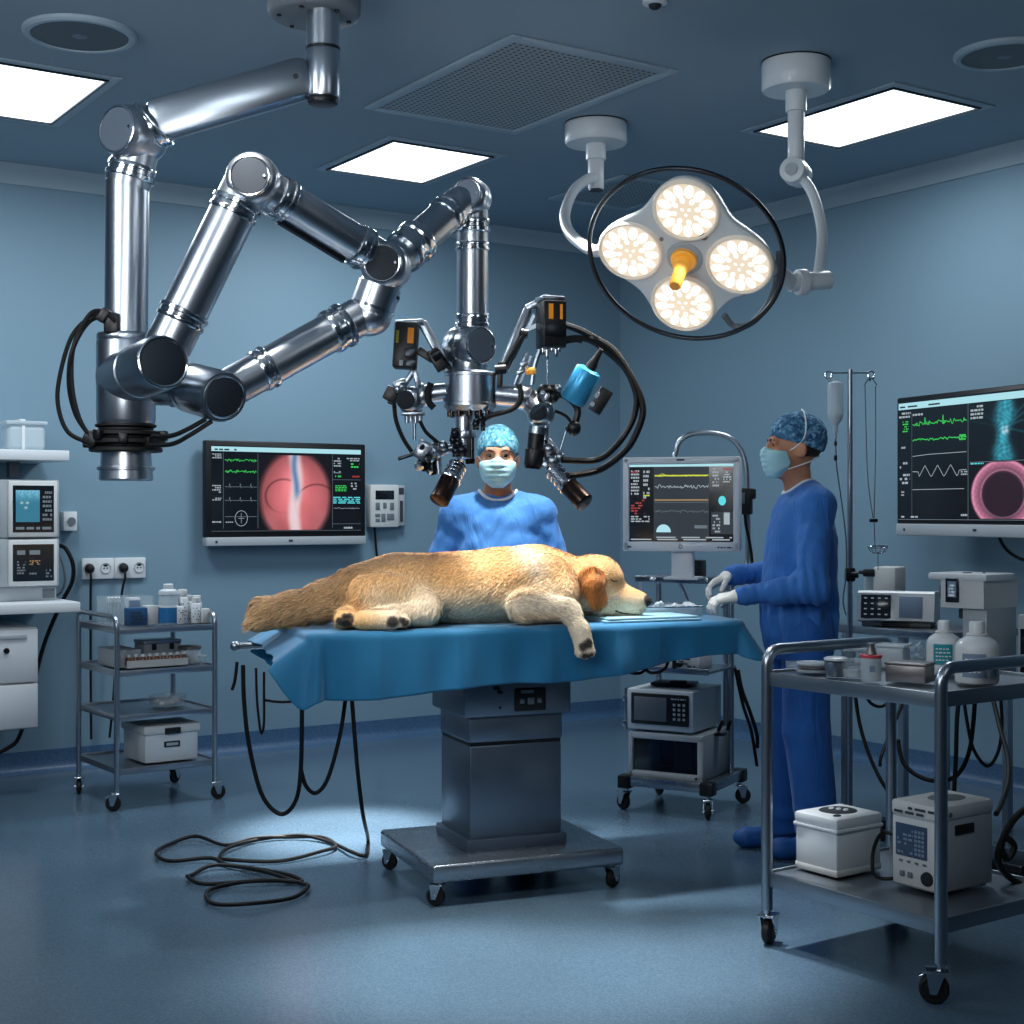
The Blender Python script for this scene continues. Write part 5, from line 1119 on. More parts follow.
# ================================================================ CARTS
def rail_tube(mb, p0, p1, z0, z1, r, bend=.05):   # a hoop rail rising from two corner posts
    p0 = np.array(p0, float); p1 = np.array(p1, float); d = nz(p1-p0); b = bend
    pts = [p0+Z3*z0, p0+Z3*(z1-b)]+[p0+d*b*(1-math.cos(a))+Z3*(z1-b+b*math.sin(a)) for a in np.linspace(.2,PI/2,6)]+[p1-d*b*(1-math.cos(a))+Z3*(z1-b+b*math.sin(a)) for a in np.linspace(PI/2,.2,6)]+[p1+Z3*(z1-b), p1+Z3*z0]
    mb.tube(pts, r, 12)
def trolley(name, label, loc, rz, hx, hy, zs, ztop, rl, wr_, yaws, lip=.03):
    t = thing(name, label, 'trolley', loc, rz)
    for sx in (-1,1):
        for sy in (-1,1):
            a = MB(); a.cyl((sx*hx,sy*hy,wr_*2+.03),(sx*hx,sy*hy,zs[0]+.005),rl,seg=16); part('leg', a, 'tube', t)
    for sx in (-1,1): a = MB(); rail_tube(a, (sx*hx,-hy,0), (sx*hx,hy,0), zs[0], ztop, rl); part('hoop_rail', a, 'tube', t)
    for z in zs:
        a = MB(); a.box((0,0,z-.008),(2*hx-.006,2*hy-.006,.006)); a.box((0,-hy+.002,z-lip/2),(2*hx,.008,lip),None,.002); a.box((0,hy-.002,z-lip/2+.006),(2*hx,.008,lip),None,.002)
        for sx in (-1,1): a.box((sx*(hx-.002),0,z-lip/2+.004),(.008,2*hy,lip),None,.002)
        part('shelf', a, ['traytop'], t)
    k = 0
    for sx in (-1,1):
        for sy in (-1,1): castor(t, sx*hx, sy*hy, wr_, True, yaws[k], .026 if wr_ < .04 else .034, top=wr_*2+.05); k += 1
    return t
LR = math.radians(36.); LO = np.array([-1.80,7.185,0])
trolley('utility_trolley', 'slim four tier steel trolley standing by the far wall under the socket strip', LO, LR, .247, .255, [.855,.655,.445,.195], .908, .0125, .036, [2.6,1.2,-.3,.5])
RTL = rotz(LR)
def onL(x, y, z): return LO+RTL@np.array([x,y,z])
def bottle(name, label, loc, prof, seg=24, group=None, cat='bottle', rz=0.):   # profile sections -> parts
    t = thing(name, label, cat, loc, rz, group)
    for nm, pr, m in prof: a = MB(); a.lathe((0,0,0),(0,0,1),pr,seg); part(nm, a, m, t)
    return t
def carton(name, label, loc, rz, size, m, stripe=None, group=None, cat='box', marks=0):
    t = thing(name, label, cat, loc, rz, group); a = MB(); a.box((0,0,size[2]/2), size, None, .004); part('carton_body', a, m, t)
    if stripe: a = MB(); a.box((0,-size[1]/2-.0005,size[2]*stripe[1]), (size[0]*.96,.002,size[2]*stripe[2])); part('printed_band', a, stripe[0], t)
    if marks:
        S = Scr(-size[0]*.45,size[0]*.45,size[2]*.1,size[2]*.9,-size[1]/2-.0006); a = MB(); S.marks(a,.05,.05,.95,.95,marks,0,.55,rs=random.Random(marks+int(size[0]*1000))); part('print_text', a, 'inkdark', t)
    return t
ZT = .857
t = thing('organizer_bin', 'clear plastic organiser bin of tubes at the back of the slim trolley top', 'bin', onL(-.115,-.02,ZT), LR)
a = MB(); W, Dp, Hh = .22,.16,.135
for (c,sz) in (((0,0,.004),(W,Dp,.006)),((0,-Dp/2,Hh/2),(W,.004,Hh)),((0,Dp/2,Hh/2),(W,.004,Hh)),((-W/2,0,Hh/2),(.004,Dp,Hh)),((W/2,0,Hh/2),(.004,Dp,Hh)),((-.01,0,Hh/2),(.004,Dp,Hh))): a.box(c,sz)
part('bin_wall', a, 'clear', t)
for i in range(6):
    x, y = -.14-.019*(i%3)-.0, -.05+.03*(i//3); p = bottle('sample_tube', 'capped sample tube standing in the clear organiser bin on the slim trolley', onL(x-.02,y,ZT+.008), [('tube',[(0,.006),(.008,.0085),(.10,.0085)],'clear2'),('cap',[(.10,.0095),(.122,.0095),(.125,.007)],'white')], 14, 'sample tubes in the organiser bin', 'tube')
carton('supply_box', 'small white box with a square blue patch standing in the clear organiser bin', onL(-.07,.0,ZT+.01), LR, (.062,.05,.115), 'paper', ('bluetag',.72,.34))
carton('supply_box', 'dark blue and white carton at the front of the slim trolley top beside the bin', onL(-.115,-.155,ZT), LR, (.095,.06,.085), 'bluetag', None, None, 'box', 4)
carton('supply_box', 'plain pale carton standing right next to the big blue label bottle', onL(-.035,-.14,ZT), LR, (.06,.06,.092), 'offwhite')
bottle('saline_bottle', 'big clear bottle with wide blue label and white screw top on the slim trolley', onL(.045,-.165,ZT), [('bottle_body',[(0,.044),(.004,.047),(.09,.047),(.135,.044),(.142,.041)],'clear2'),('label',[(.008,.0478),(.082,.0478)],'blueliq'),('label_edge',[(.082,.0479),(.092,.0479)],'paper'),('shoulder',[(.142,.046),(.148,.047),(.162,.044),(.17,.03)],'white'),('cap',[(.17,.022),(.173,.024),(.192,.024),(.195,.021)],'white')], 28)
def whitebottle(label, x, y, r, h, marks=True):
    t = bottle('medicine_bottle', label, onL(x,y,ZT), [('bottle_body',[(0,r*.95),(.003,r),(h*.72,r),(h*.78,r*.8),(h*.8,r*.6)],'white'),('cap',[(h*.79,r*.78),(h*.8,r*.82),(h*.98,r*.82),(h,r*.74)],'offwhite')], 22, 'white bottles on the slim trolley', rz=LR)
    a = MB(); rr = random.Random(int(x*1000))
    for row in range(5):
        for k in range(7):
            if rr.random() < .5:
                q = -PI/2+(k-3)*.3; z = h*(.12+.11*row); ca_ = [((r+.0008)*math.cos(q+dq),(r+.0008)*math.sin(q+dq),z+dz) for dq,dz in ((-.09,0),(.09,0),(.09,.006),(-.09,.006))]; a.quad(*ca_)
    if marks: part('print_text', a, 'inkdark', t)
    return t
whitebottle('tall white printed bottle, tallest of the row on the slim trolley', .125,-.15,.028,.165); whitebottle('slender white bottle just behind the tallest printed bottle', .165,-.12,.023,.135)
whitebottle('white bottle with dotted print second from the trolley end', .185,-.175,.025,.125); whitebottle('short white bottle at the outer end of the slim trolley row', .215,-.11,.027,.13)
carton('supply_box', 'low white carton with dark print between the blue bottle and the tallest bottle', onL(.09,-.19,ZT), LR, (.035,.05,.085), 'paper', None, None, 'box', 6)
carton('supply_box', 'blank cream carton at the outer corner of the slim trolley top', onL(.222,-.19,ZT), LR, (.04,.045,.07), 'offwhite')
Z2 = .657
carton('instrument_case', 'plain grey case on the second trolley tier toward the counter', onL(-.15,-.03,Z2), LR, (.12,.26,.085), 'greyplastic')
t = thing('vial_rack', 'white rack of amber vials along the front of the second trolley tier', 'rack', onL(-.02,-.165,Z2), LR); a = MB(); a.box((0,0,.004),(.31,.07,.008),None,.002); a.box((0,.02,.03),(.31,.03,.055),None,.004); a.box((0,-.03,.02),(.31,.003,.03)); part('rack_frame', a, 'offwhite', t)
proto = None
for i in range(9):
    loc = onL(-.16+.035*i,-.182,Z2+.009)
    if proto is None: proto = bottle('vial', 'amber glass vial in the white rack on the second trolley tier', loc, [('vial_body',[(0,.012),(.003,.0135),(.035,.0135),(.042,.008)],'brownglass'),('cap',[(.042,.0095),(.055,.0095)],'paper')], 14, 'amber vials in the rack', 'vial')
    else: copy_tree(proto, loc)
t = thing('sterile_tin', 'silver two latch tin on the second trolley tier behind the vials', 'tin', onL(.05,-.02,Z2), LR); a = MB(); a.box((0,0,.05),(.19,.13,.1),None,.006); part('tin_body', a, 'greyplastic', t); a = MB(); a.box((0,0,.108),(.196,.136,.018),None,.005); part('lid', a, 'brushed', t)
for x in (-.045,.045): a = MB(); a.box((x,-.069,.085),(.022,.008,.03),None,.002); part('latch', a, 'black', t)
bottle('lidded_jar', 'round clear jar with flat brown lid on the second trolley tier', onL(.185,-.1,Z2), [('jar_body',[(0,.05),(.004,.052),(.062,.052),(.066,.049)],'clear2'),('lid',[(.066,.054),(.068,.056),(.082,.056),(.084,.053)],'steelbox')], 28, cat='jar')
bottle('specimen_cup', 'tiny clear cup at the outer end of the second trolley tier', onL(.212,-.19,Z2), [('cup_body',[(0,.016),(.003,.018),(.035,.02)],'clear'),('lid',[(.035,.021),(.042,.021)],'clear2')], 18, cat='cup')
t = thing('petri_dish', 'wide clear dish of gauze on the third trolley tier', 'dish', onL(.085,-.06,.447), LR); a = MB(); a.lathe((0,0,0),(0,0,1),[(0,.08),(.003,.084),(.05,.092),(.052,.094),(.05,.088),(.008,.08),(.006,.001)],32,cap1=False); part('dish', a, 'clear', t)
a = MB(); rr = random.Random(2)
for k in range(9): a.ell((rr.uniform(-.05,.05),rr.uniform(-.05,.05),.022),(rr.uniform(.015,.03),rr.uniform(.015,.03),.014),rotz(rr.uniform(0,3)),12,8)
part('gauze_wad', a, 'paper', t)
t = thing('storage_box', 'white lidded storage box with dark latch on the lowest trolley tier', 'storage box', onL(.045,-.07,.197), LR)
a = MB(); a.box((0,0,.07),(.27,.28,.14),None,.008); part('box_body', a, 'white', t); a = MB(); a.box((0,0,.158),(.29,.30,.042),None,.008); part('lid', a, 'offwhite', t)
a = MB(); a.box((0,-.151,.15),(.08,.012,.03),None,.004); part('latch', a, 'black', t)
a = MB(); a.box((0,-.142,.085),(.08,.006,.028),None,.002); lh = part('label_holder', a, 'gunmetal', t); a = MB(); a.box((0,-.1455,.085),(.06,.002,.014)); part('label_card', a, 'greyplastic', lh)

# ---------------------------------------------------------------- monitor cart behind the table
MR = math.radians(-29.); MO = np.array([.815,6.946,0]); RM = rotz(MR)
def onM(x, y, z): return MO+RM@np.array([x,y,z])
mc = thing('monitor_cart', 'wheeled equipment cart with arched handle behind the head end of the table', 'cart', MO, MR)
a = MB(); a.box((0,0,.145),(.43,.42,.028),None,.004); a.box((0,-.215,.14),(.4,.03,.045),None,.004); a.box((0,.215,.14),(.4,.03,.045),None,.004)
for sx in (-1,1): a.box((sx*.215,0,.14),(.03,.4,.045),None,.004)
part('base_platform', a, 'slate2', mc)
for sx, sy, yw in ((-1,-1,2.8),(1,-1,-1.2),(-1,1,2.4),(1,1,.4)):
    a = MB(); a.box((sx*.205,sy*.205,.135),(.065,.065,.062),None,.008); part('corner_cap', a, 'black', mc); castor(mc, sx*.205, sy*.205, .038, False, yw, .028, top=.115)
for x, y in ((.15,.17),(.195,.12),(-.2,.17)): a = MB(); a.cyl((x,y,.155),(x,y,1.08),.014,seg=16); part('post', a, 'tube', mc)
a = MB(); a.box((.0,.0,.66),(.40,.36,.014),None,.004); a.box((.0,-.18,.665),(.40,.012,.03),None,.004); part('middle_shelf', a, 'brushed', mc)
a = MB(); a.box((-.01,.02,1.085),(.36,.30,.02),None,.004); a.box((-.01,-.12,1.083),(.37,.02,.032),None,.004); ts = part('top_shelf', a, 'brushed', mc)
a = MB(); a.bar((-.17,-.12,1.075),(-.21,-.02,.9),.014,.014); a.bar((.02,-.1,1.075),(.05,.05,.86),.014,.014); a.ell((-.1,-.13,1.08),(.02,.012,.014)); part('brace', a, 'tube', ts)
a = MB(); zA = 1.79; a.tube(cr([onM(.02,.1,1.12), P(676,470,6.95), P(676,452,6.95), P(680,441,6.95), P(692,434,6.95), P(712,433,6.95), P(730,438,6.95), P(741,450,6.95), P(746,468,6.95), P(747,500,6.95), P(747,560,6.95), onM(.2,.12,1.05)],7), .013, 12); part('arched_handle', a, 'tube', mc, world=True)
pd = thing('pendant_control', 'black hand control clipped on the arched cart handle with cord', 'hand control', P(746,513,6.90), MR)
a = MB(); a.box((0,-.0,.055),(.055,.05,.125),None,.008); a.box((.02,-.0,.09),(.05,.045,.05),None,.008); part('control_body', a, 'black', pd); a = MB(); a.box((-.005,-.027,.07),(.02,.006,.05),None,.002); part('key', a, 'midgrey', pd)
a = MB(); a.tube(cr([P(745,513,6.9),P(746,525,6.9),P(750,545,6.9),P(752,565,6.9),P(750,600,6.9)],6),.0075); part('cord', a, 'cable', pd, world=True)
# bedside display
DRz = math.radians(-18.); dpos = P(681,551,6.62)
t = thing('patient_display', 'off white bedside display with many traces on the cart beside the person in profile', 'monitor', dpos, DRz)
W, Hh = .535, .425
a = MB(); a.box((0,.03,Hh/2),(W,.05,Hh),None,.01); a.box((0,.065,Hh/2),(W*.7,.04,Hh*.7),None,.015); part('housing', a, 'offwhite', t)
a = MB()
for (c,sz) in (((0,-.0,.02),(W,.022,.045)),((0,0,Hh-.014),(W,.022,.03)),((-W/2+.014,0,Hh/2),(.03,.022,Hh)),((W/2-.014,0,Hh/2),(.03,.022,Hh))): a.box(c,sz,None,.005)
part('bezel', a, 'white', t)
a = MB(); a.torus((0,-.0115,.02),(0,1,0),.008,.0015,16,6); a.box((-W/2+.03,-.0115,.018),(.018,.002,.008)); S0 = Scr(W/2-.1,W/2-.03,.014,.026,-.0115); S0.marks(a,0,0,1,1,1,0,.9,rs=random.Random(4)); a.box((0,-.0115,Hh-.012),(.035,.002,.008)); part('bezel_mark', a, 'inkdark', t)
S = Scr(-W/2+.026,W/2-.026,.042,Hh-.026,-.0005); a = MB(); S.rect(a,0,0,1,1,0,.0004); a.box((0,.003,.23),(W-.05,.004,Hh-.06)); sc = part('screen', a, 'screen', t)
r2 = random.Random(12); a = MB(); S.rect(a,0,.955,1,.985); part('title_bar', a, 'e_bar', sc)
a = MB(); S.rect(a,.24,.03,.765,.95); S.rect(a,.785,.1,.995,.38); part('panel_area', a, 'e_panel', sc)
for pts_, w_, m_ in ((ecg(.25,.76,.84,.004,40,'noise',r2),.006,'e_yellow'),(ecg(.25,.76,.845,.02,14,'spike',r2),.0025,'e_yellow'),([(.25,.53),(.76,.53)],.006,'e_tan'),(ecg(.25,.76,.70,.028,70,'noise',r2),.0028,'e_white'),(ecg(.25,.76,.385,.022,70,'noise',r2),.0022,'e_dim'),([(.25,.5),(.76,.5)],.002,'e_dim')):
    a = MB(); S.line(a, pts_, w_, 0, .004); part('waveform', a, m_, sc)
a = MB(); S.marks(a,.02,.6,.1,.93,8,0,.9,rs=r2); S.marks(a,.14,.55,.2,.93,7,0,.7,rs=r2); S.marks(a,.02,.88,.09,.92,1,1,1,rs=r2); S.marks(a,.02,.35,.15,.55,6,1,.5,rs=r2); S.marks(a,.02,.25,.2,.34,3,0,.8,rs=r2); S.marks(a,.02,.02,.98,.075,2,0,.95,rs=r2); S.marks(a,.8,.7,.86,.95,6,0,.8,rs=r2); S.marks(a,.9,.75,.98,.9,5,0,.7,rs=r2); S.marks(a,.9,.91,.98,.94,1,1,1,rs=r2); S.marks(a,.8,.12,.87,.36,6,0,.7,rs=r2); S.rect(a,.905,.22,.96,.37,0,.004); S.rect(a,.63,.17,.75,.21,3,.004); S.marks(a,.14,.58,.2,.61,1,2,1,rs=r2)
part('readout_text', a, ['e_white','e_red','e_yellow','e_dim'], sc)
a = MB(); a.add([S.p(.335,.12,.004)]+[S.p(.335+.07*math.cos(q),.12+.1*math.sin(q),.004) for q in np.linspace(0,PI,20)],[(0,i,i+1) for i in range(1,20)]); part('gauge', a, 'e_bar', sc)
a = MB(); a.add([S.p(.89,.52,.004)]+[S.p(.89+.035*math.cos(q),.52+.06*math.sin(q),.004) for q in np.linspace(0,2*PI,24)],[(0,i,i+1) for i in range(1,24)]); part('organ_icon', a, 'e_cyan', sc)
a = MB(); a.box((0,.045,-.06),(.1,.045,.14),None,.006); a.box((0,.06,-.125),(.16,.14,.012),None,.004); part('stand_neck', a, 'white', t)
t = thing('power_brick', 'small black power unit beside the neck of the bedside display', 'power unit', onM(.02,-.04,1.095), MR); a = MB(); a.box((.05,0,.04),(.1,.08,.08),None,.01); part('case', a, 'black', t); a = MB(); a.box((.05,-.042,.045),(.07,.004,.04),None,.002); part('label_plate', a, 'gunmetal', t)
# boxes on the cart
t = thing('electrosurgical_unit', 'grey box unit with dark front display and keypad, upper box of the cart', 'medical unit', onM(-.035,-.03,.372), MR)
a = MB(); a.box((0,.01,.105),(.335,.36,.19),None,.008)
for sx in (-1,1): a.box((sx*.12,-.1,.005),(.04,.04,.012)); a.box((sx*.12,.12,.005),(.04,.04,.012))
part('case', a, 'white', t)
a = MB(); a.box((0,-.172,.11),(.29,.01,.145),None,.006); fp = part('front_panel', a, 'black', t)
a = MB(); a.box((-.045,-.178,.11),(.165,.004,.11),None,.004); part('display', a, 'midgrey', fp)
a = MB()
for i in range(3):
    for j in range(4): a.box((.075+.024*i,-.178,.07+.022*j),(.013,.005,.012),None,.002)
S0 = Scr(.06,.135,.16,.172,-.1785); S0.marks(a,0,0,1,1,1,0,.95,rs=random.Random(9)); part('key', a, 'greyplastic', fp)
t2 = thing('folded_sleeve', 'thin dark pouch lying on top of the keypad box unit', 'pouch', onM(-.045,.0,.575), MR); a = MB(); a.box((0,0,.008),(.2,.14,.016),rotz(.1),.006); part('pouch_body', a, 'black', t2); a = MB(); a.box((.03,-.02,.02),(.08,.06,.01),rotz(.3),.004); part('flap', a, 'gunmetal', t2)
t = thing('glass_front_unit', 'grey box with smoked glass front on the cart platform', 'cabinet unit', onM(-.01,-.02,.16), MR)
a = MB(); a.box((0,.02,.105),(.37,.36,.21),None,.008); part('case', a, 'greyplastic', t)
a = MB()
for (c,sz) in (((0,-.168,.015),(.37,.02,.03)),((0,-.168,.195),(.37,.02,.03)),((-.175,-.168,.105),(.022,.02,.2)),((.172,-.168,.105),(.026,.02,.2))): a.box(c,sz,None,.004)
part('front_frame', a, 'offwhite', t)
a = MB(); a.box((0,-.162,.105),(.33,.006,.155)); gp = part('glass_door', a, 'glassdark', t)
a = MB(); a.box((-.03,-.166,.105),(.006,.004,.15)); a.box((.085,-.167,.11),(.09,.003,.12)); a.box((.03,-.1665,.06),(.11,.003,.004)); part('inner_panel', a, 'gunmetal', gp); a = MB(); a.cyl((.155,-.178,.015),(.155,-.183,.015),.006,seg=10); part('lock', a, 'gunmetal', t)
a = MB(); a.box((-.225,-.16,.47),(.014,.02,.2),None,.004); a.box((-.225,-.17,.52),(.022,.02,.03),None,.004); a.box((-.225,-.165,.40),(.03,.03,.03),None,.006); a.box((-.21,-.15,.38),(.05,.02,.012)); a.box((-.21,-.15,.56),(.05,.02,.012)); part('side_bracket', a, 'brushed', mc)
a = MB(); a.box((.19,-.02,.36),(.06,.06,.012),None,.004); a.bar((.17,.02,.37),(.2,.0,.42),.012,.012); a.bar((.2,.06,.37),(.22,.04,.42),.012,.012); part('clamp', a, 'gunmetal', mc)
carton('wrapped_pack', 'pale wrapped supply pack on the middle shelf of the cart', onM(.02,-.06,.67), MR, (.24,.16,.075), 'paper', None, None, 'pack', 5)
cable('cart_cable', [P(738,670,6.9),P(742,690,6.88),P(750,712,6.86),P(757,735,6.86),P(757,748,6.86)], .009, 'black cable hanging at the rear side of the monitor cart'); cable('cart_cable', [P(735,668,6.95),P(743,705,6.95),P(751,730,6.93),P(757,766,6.95)], .008, 'second longer black cable at the rear side of the monitor cart')

# ---------------------------------------------------------------- IV stand
IV = np.array([1.47,6.35,0]); t = thing('iv_stand', 'slim steel drip stand with looped hooks behind the person in profile', 'drip stand', IV, 0)
a = MB(); a.cyl((0,0,.06),(0,0,2.02),.0115,seg=16); part('pole', a, 'tube', t)
a = MB()
for k in range(5): q = 2*PI*k/5+.3; a.bar((0,0,.075),(.17*math.cos(q),.17*math.sin(q),.055),.02,.02,bev=.004)
a.cyl((0,0,.06),(0,0,.12),.025,seg=18); bs = part('base', a, 'tube', t)
for k in range(5): q = 2*PI*k/5+.3; a = MB(); a.lathe((.17*math.cos(q)-.01*math.sin(q),.17*math.sin(q)+.01*math.cos(q),.024),(-math.sin(q),math.cos(q),0),[(-.01,.018),(-.008,.024),(.008,.024),(.01,.018)],18); part('castor_wheel', a, 'rubber', bs)
a = MB()
for sx in (-1,1):
    pts = [(0,0,2.005),(sx*.05,0,2.005),(sx*.075,0,2.005),(sx*.095,0,2.012),(sx*.107,0,1.998),(sx*.1,0,1.98),(sx*.085,0,1.982),(sx*.078,0,2.0)]+[(sx*.08,0,1.985),(sx*.09,0,1.968)]; a.tube(cr(pts,5),.0035,8)
part('hook', a, 'chrome', t); a = MB(); a.box((0,0,1.128),(.04,.05,.06),None,.008); a.cyl((.0,-.02,1.128),(.03,-.03,1.128),.014,seg=12); part('pole_clamp', a, 'black', t)
bx = P(835.5,383,6.33); t = thing('drip_bag', 'clear fluid drip bottle hanging from the stand hook with thin tubing', 'drip bag', bx, 0)
a = MB(); a.lathe((0,0,0),(0,0,-1),[(-.022,.006),(-.008,.01),(0,.03),(.008,.034),(.13,.035),(.155,.031),(.178,.014),(.185,.01)],24); a.cyl((0,0,.018),(0,0,.0),.004,seg=8); part('bag_body', a, 'clear2', t)
a = MB(); a.lathe((0,0,0),(0,0,-1),[(.135,.031),(.155,.028),(.176,.012)],20); part('fluid', a, 'paper', t); a = MB(); a.cyl((0,0,-.183),(0,0,-.215),.011,seg=14); a.cyl((0,0,-.215),(0,0,-.24),.006,seg=10); part('drip_chamber', a, 'clear2', t)
a = MB(); a.box((0,0,-.262),(.012,.012,.02),None,.004); a.box((0,0,-.325),(.014,.012,.024),None,.004); part('roller_clamp', a, 'black', t)
a = MB(); a.tube(cr([P(835.5,432,6.33),P(836,455,6.33),P(837,470,6.33),P(842,505,6.33),P(846,540,6.33),P(846,575,6.33),P(843,600,6.34),P(846,615,6.35)],6),.003,6); part('drip_tubing', a, 'midgrey', t, world=True)
t = thing('drip_line_set', 'pair of thin empty drip lines hanging from the other hook of the stand', 'tubing', P(870,384,6.33), 0)
a = MB(); a.tube(cr([P(865,386,6.33),P(866,430,6.33),P(868,480,6.33),P(873,518,6.33)],6),.0022,6); a.tube(cr([P(875.5,386,6.33),P(875.5,450,6.33),P(874,518,6.33)],6),.0022,6); a.tube(cr([P(874,520,6.33),P(875,548,6.33)],4),.002,6); part('drip_tubing', a, 'midgrey', t, world=True)
a = MB(); a.tube(cr([P(864,386,6.33),P(870,378,6.33),P(877,385,6.33)],5),.003,6); part('hanger', a, 'chrome', t, world=True); a = MB(); a.box(P(873.5,520.5,6.33),(.036,.02,.016),None,.004); part('line_clamp', a, 'gunmetal', t, world=True)
t = thing('wire_basket', 'tiny wire basket ring hanging at the end of the thin drip lines', 'basket', P(877,556,6.33), 0); a = MB(); bc = P(878,547,6.33)
a.torus(bc,(0,.15,1),.042,.0025,28,6); a.torus(bc-Z3*.025,(0,.15,1),.024,.0025,20,6)
for k in range(6): q = k*PI/3; e = np.array([math.cos(q),math.sin(q),0]); a.tube([bc+e*.042, bc-Z3*.012+e*.038, bc-Z3*.025+e*.024],.002,6)
a.tube([bc+Z3*.0+np.array([-.042,0,0]), bc+Z3*.004, bc+np.array([.042,0,0])],.0022,6); a.tube([bc-Z3*.025,bc-Z3*.1],.002,6); part('wire', a, 'chrome', t, world=True)
# ================================================================ RIGHT-HAND WALL: TV, EQUIPMENT TABLES
VR = math.radians(-67.7); t = thing('wall_monitor', 'wide tilted monitor with teal spine scan and pink oval on a swing arm', 'monitor', (2.231,7.045,1.28), VR)
tv_case(t, 1.2, .712, .055, .06)
a = MB(); a.box((0,.075,.36),(.3,.04,.3),None,.005); a.bar((0,.09,.36),(.25,.42,.36),.06,.08,bev=.01); part('swing_arm', a, 'gunmetal', t)
S = Scr(-.582,.582,.082,.69,-.0005); a = MB(); S.rect(a,0,0,1,1,0,.0004); sc = part('screen', a, 'screen', t); rs = random.Random(21)
a = MB(); S.rect(a,0,.93,1,.985); part('title_bar', a, 'e_bar', sc); a = MB(); S.marks(a,.01,.945,.3,.97,1,0,dy=.0032,rs=rs); part('bar_text', a, 'e_panel', sc)
part('spine_scan', S.picture(.475,.465,.87,.925,64,scan_teal), 'scan', sc); part('oval_scan', S.picture(.475,.01,.87,.45,64,scan_oval), 'scan', sc)
for pts_, w_, m_ in ((ecg(.10,.455,.80,.022,70,'noise',rs),.004,'e_green'),(ecg(.10,.455,.665,.012,60,'noise',rs),.0045,'e_green'),([(.18,.8),(.185,.85),(.19,.8)],.004,'e_green'),([(.30,.8),(.305,.86),(.31,.78),(.315,.8)],.004,'e_green'),([(.10,.53),(.2,.54),(.455,.545)],.0028,'e_white'),(ecg(.10,.455,.40,.05,46,'tri',rs),.0032,'e_white'),([(.10,.25),(.44,.25)],.0028,'e_white')):
    a = MB(); S.line(a, pts_, w_); part('waveform', a, m_, sc)
a = MB(); S.line(a,[(.095,.03),(.095,.9)],.002); S.line(a,[(.465,.0),(.465,.93)],.003); S.line(a,[(.0,.0),(1,.0)],.003); S.line(a,[(.475,.457),(.87,.457)],.003); S.line(a,[(.88,.0),(.88,.93)],.003); part('divider', a, 'e_dim', sc)
a = MB(); S.marks(a,.005,.86,.085,.92,2,0,.9,rs=rs); S.marks(a,.1,.87,.17,.9,1,0,.9,rs=rs); S.marks(a,.03,.74,.07,.84,5,1,.7,rs=rs); S.marks(a,.01,.3,.08,.5,6,0,.6,rs=rs); S.marks(a,.02,.6,.05,.63,1,0,1,rs=rs); S.marks(a,.02,.2,.04,.25,2,0,1,rs=rs); S.marks(a,.02,.015,.14,.04,1,0,.8,rs=rs); S.marks(a,.42,.03,.46,.06,1,0,1,rs=rs)
S.marks(a,.48,.8,.56,.92,4,0,.7,rs=rs); S.marks(a,.9,.2,.98,.9,14,0,.6,rs=rs); S.marks(a,.41,.64,.45,.7,2,1,.8,rs=rs); S.marks(a,.42,.36,.46,.4,2,0,.7,rs=rs); S.marks(a,.48,.44,.56,.46,1,2,.8,rs=rs); part('readout_text', a, ['e_white','e_green','e_cyan'], sc)
cable('monitor_cable', [P(998,533,6.95),P(1003,545,6.95),P(1013,555,6.95),P(1030,561,6.9),P(1060,560,6.9)], .008, 'black cable drooping from the lower edge of the swing arm monitor')
ER = math.radians(-59.); EO = np.array([1.5,6.65,0]); RE = rotz(ER)
def onE(x, y, z): return EO+RE@np.array([x,y,z])
et = thing('equipment_table', 'narrow steel side table holding the flat analyser behind the drip stand', 'table', EO, ER)
a = MB(); a.box((.21,.25,.875),(.78,.5,.03),None,.004); a.box((.21,.005,.872),(.78,.02,.036),None,.004); part('tabletop', a, 'brushed', et)
for x,y in ((.0,.03),(.35,.03),(.55,.46)): a = MB(); a.box((x,y,.43),(.032,.032,.86)); part('leg', a, 'tube', et)
t = thing('infusion_pump', 'white upright pump unit with clear column at the back of the side table', 'pump', onE(-.10,.34,.891), math.radians(-35))
a = MB(); a.box((.03,.05,.125),(.11,.14,.25),None,.008); part('case', a, 'offwhite', t); a = MB(); a.cyl((-.055,-.0,.02),(-.055,0,.2),.022,seg=20); a.box((-.055,.0,.015),(.06,.06,.03),None,.005); part('clear_column', a, 'clear2', t); a = MB(); a.cyl((-.055,0,.0),(-.055,0,.03),.03,seg=20); a.box((-.045,-.0,.22),(.06,.05,.035),None,.006); a.cyl((-.075,0,.22),(-.1,0,.222),.009,seg=10); part('valve', a, 'black', t)
t = thing('flat_analyser', 'low white analyser with two slanted screens on the side table', 'analyser', onE(.20,.16,.891), math.radians(-22))
poly = [(-.12,.022),(-.135,.03),(-.115,.15),(-.105,.158),(.10,.15),(.12,.022)]
a = MB(); V = [(sx*.165,y,z) for sx in (-1,1) for y,z in poly]; k = len(poly); a.add(V,[tuple(range(k)),tuple(range(k,2*k))[::-1]]+[(i,i+k,(i+1)%k+k,(i+1)%k) for i in range(k)]); cs = part('case', a, 'white', t, smooth=30)
a = MB(); a.box((0,-.01,.012),(.30,.2,.022),None,.004); part('plinth', a, 'midgrey', t)
ez = nz((0,.02,.12)); Rt = np.stack([np.array([1.,0,0]), np.array([0,ez[2],-ez[1]]), ez],1); pc = np.array([0,-.1265,.09])
a = MB(); a.box(pc+[-.085,-.0015,0],(.13,.006,.105),Rt,.003); a_ = part('dark_screen', a, 'screen', t); a = MB(); a.box(pc+[.065,-.0015,0],(.10,.006,.095),Rt,.003); part('pale_screen', a, 'greytag', t)
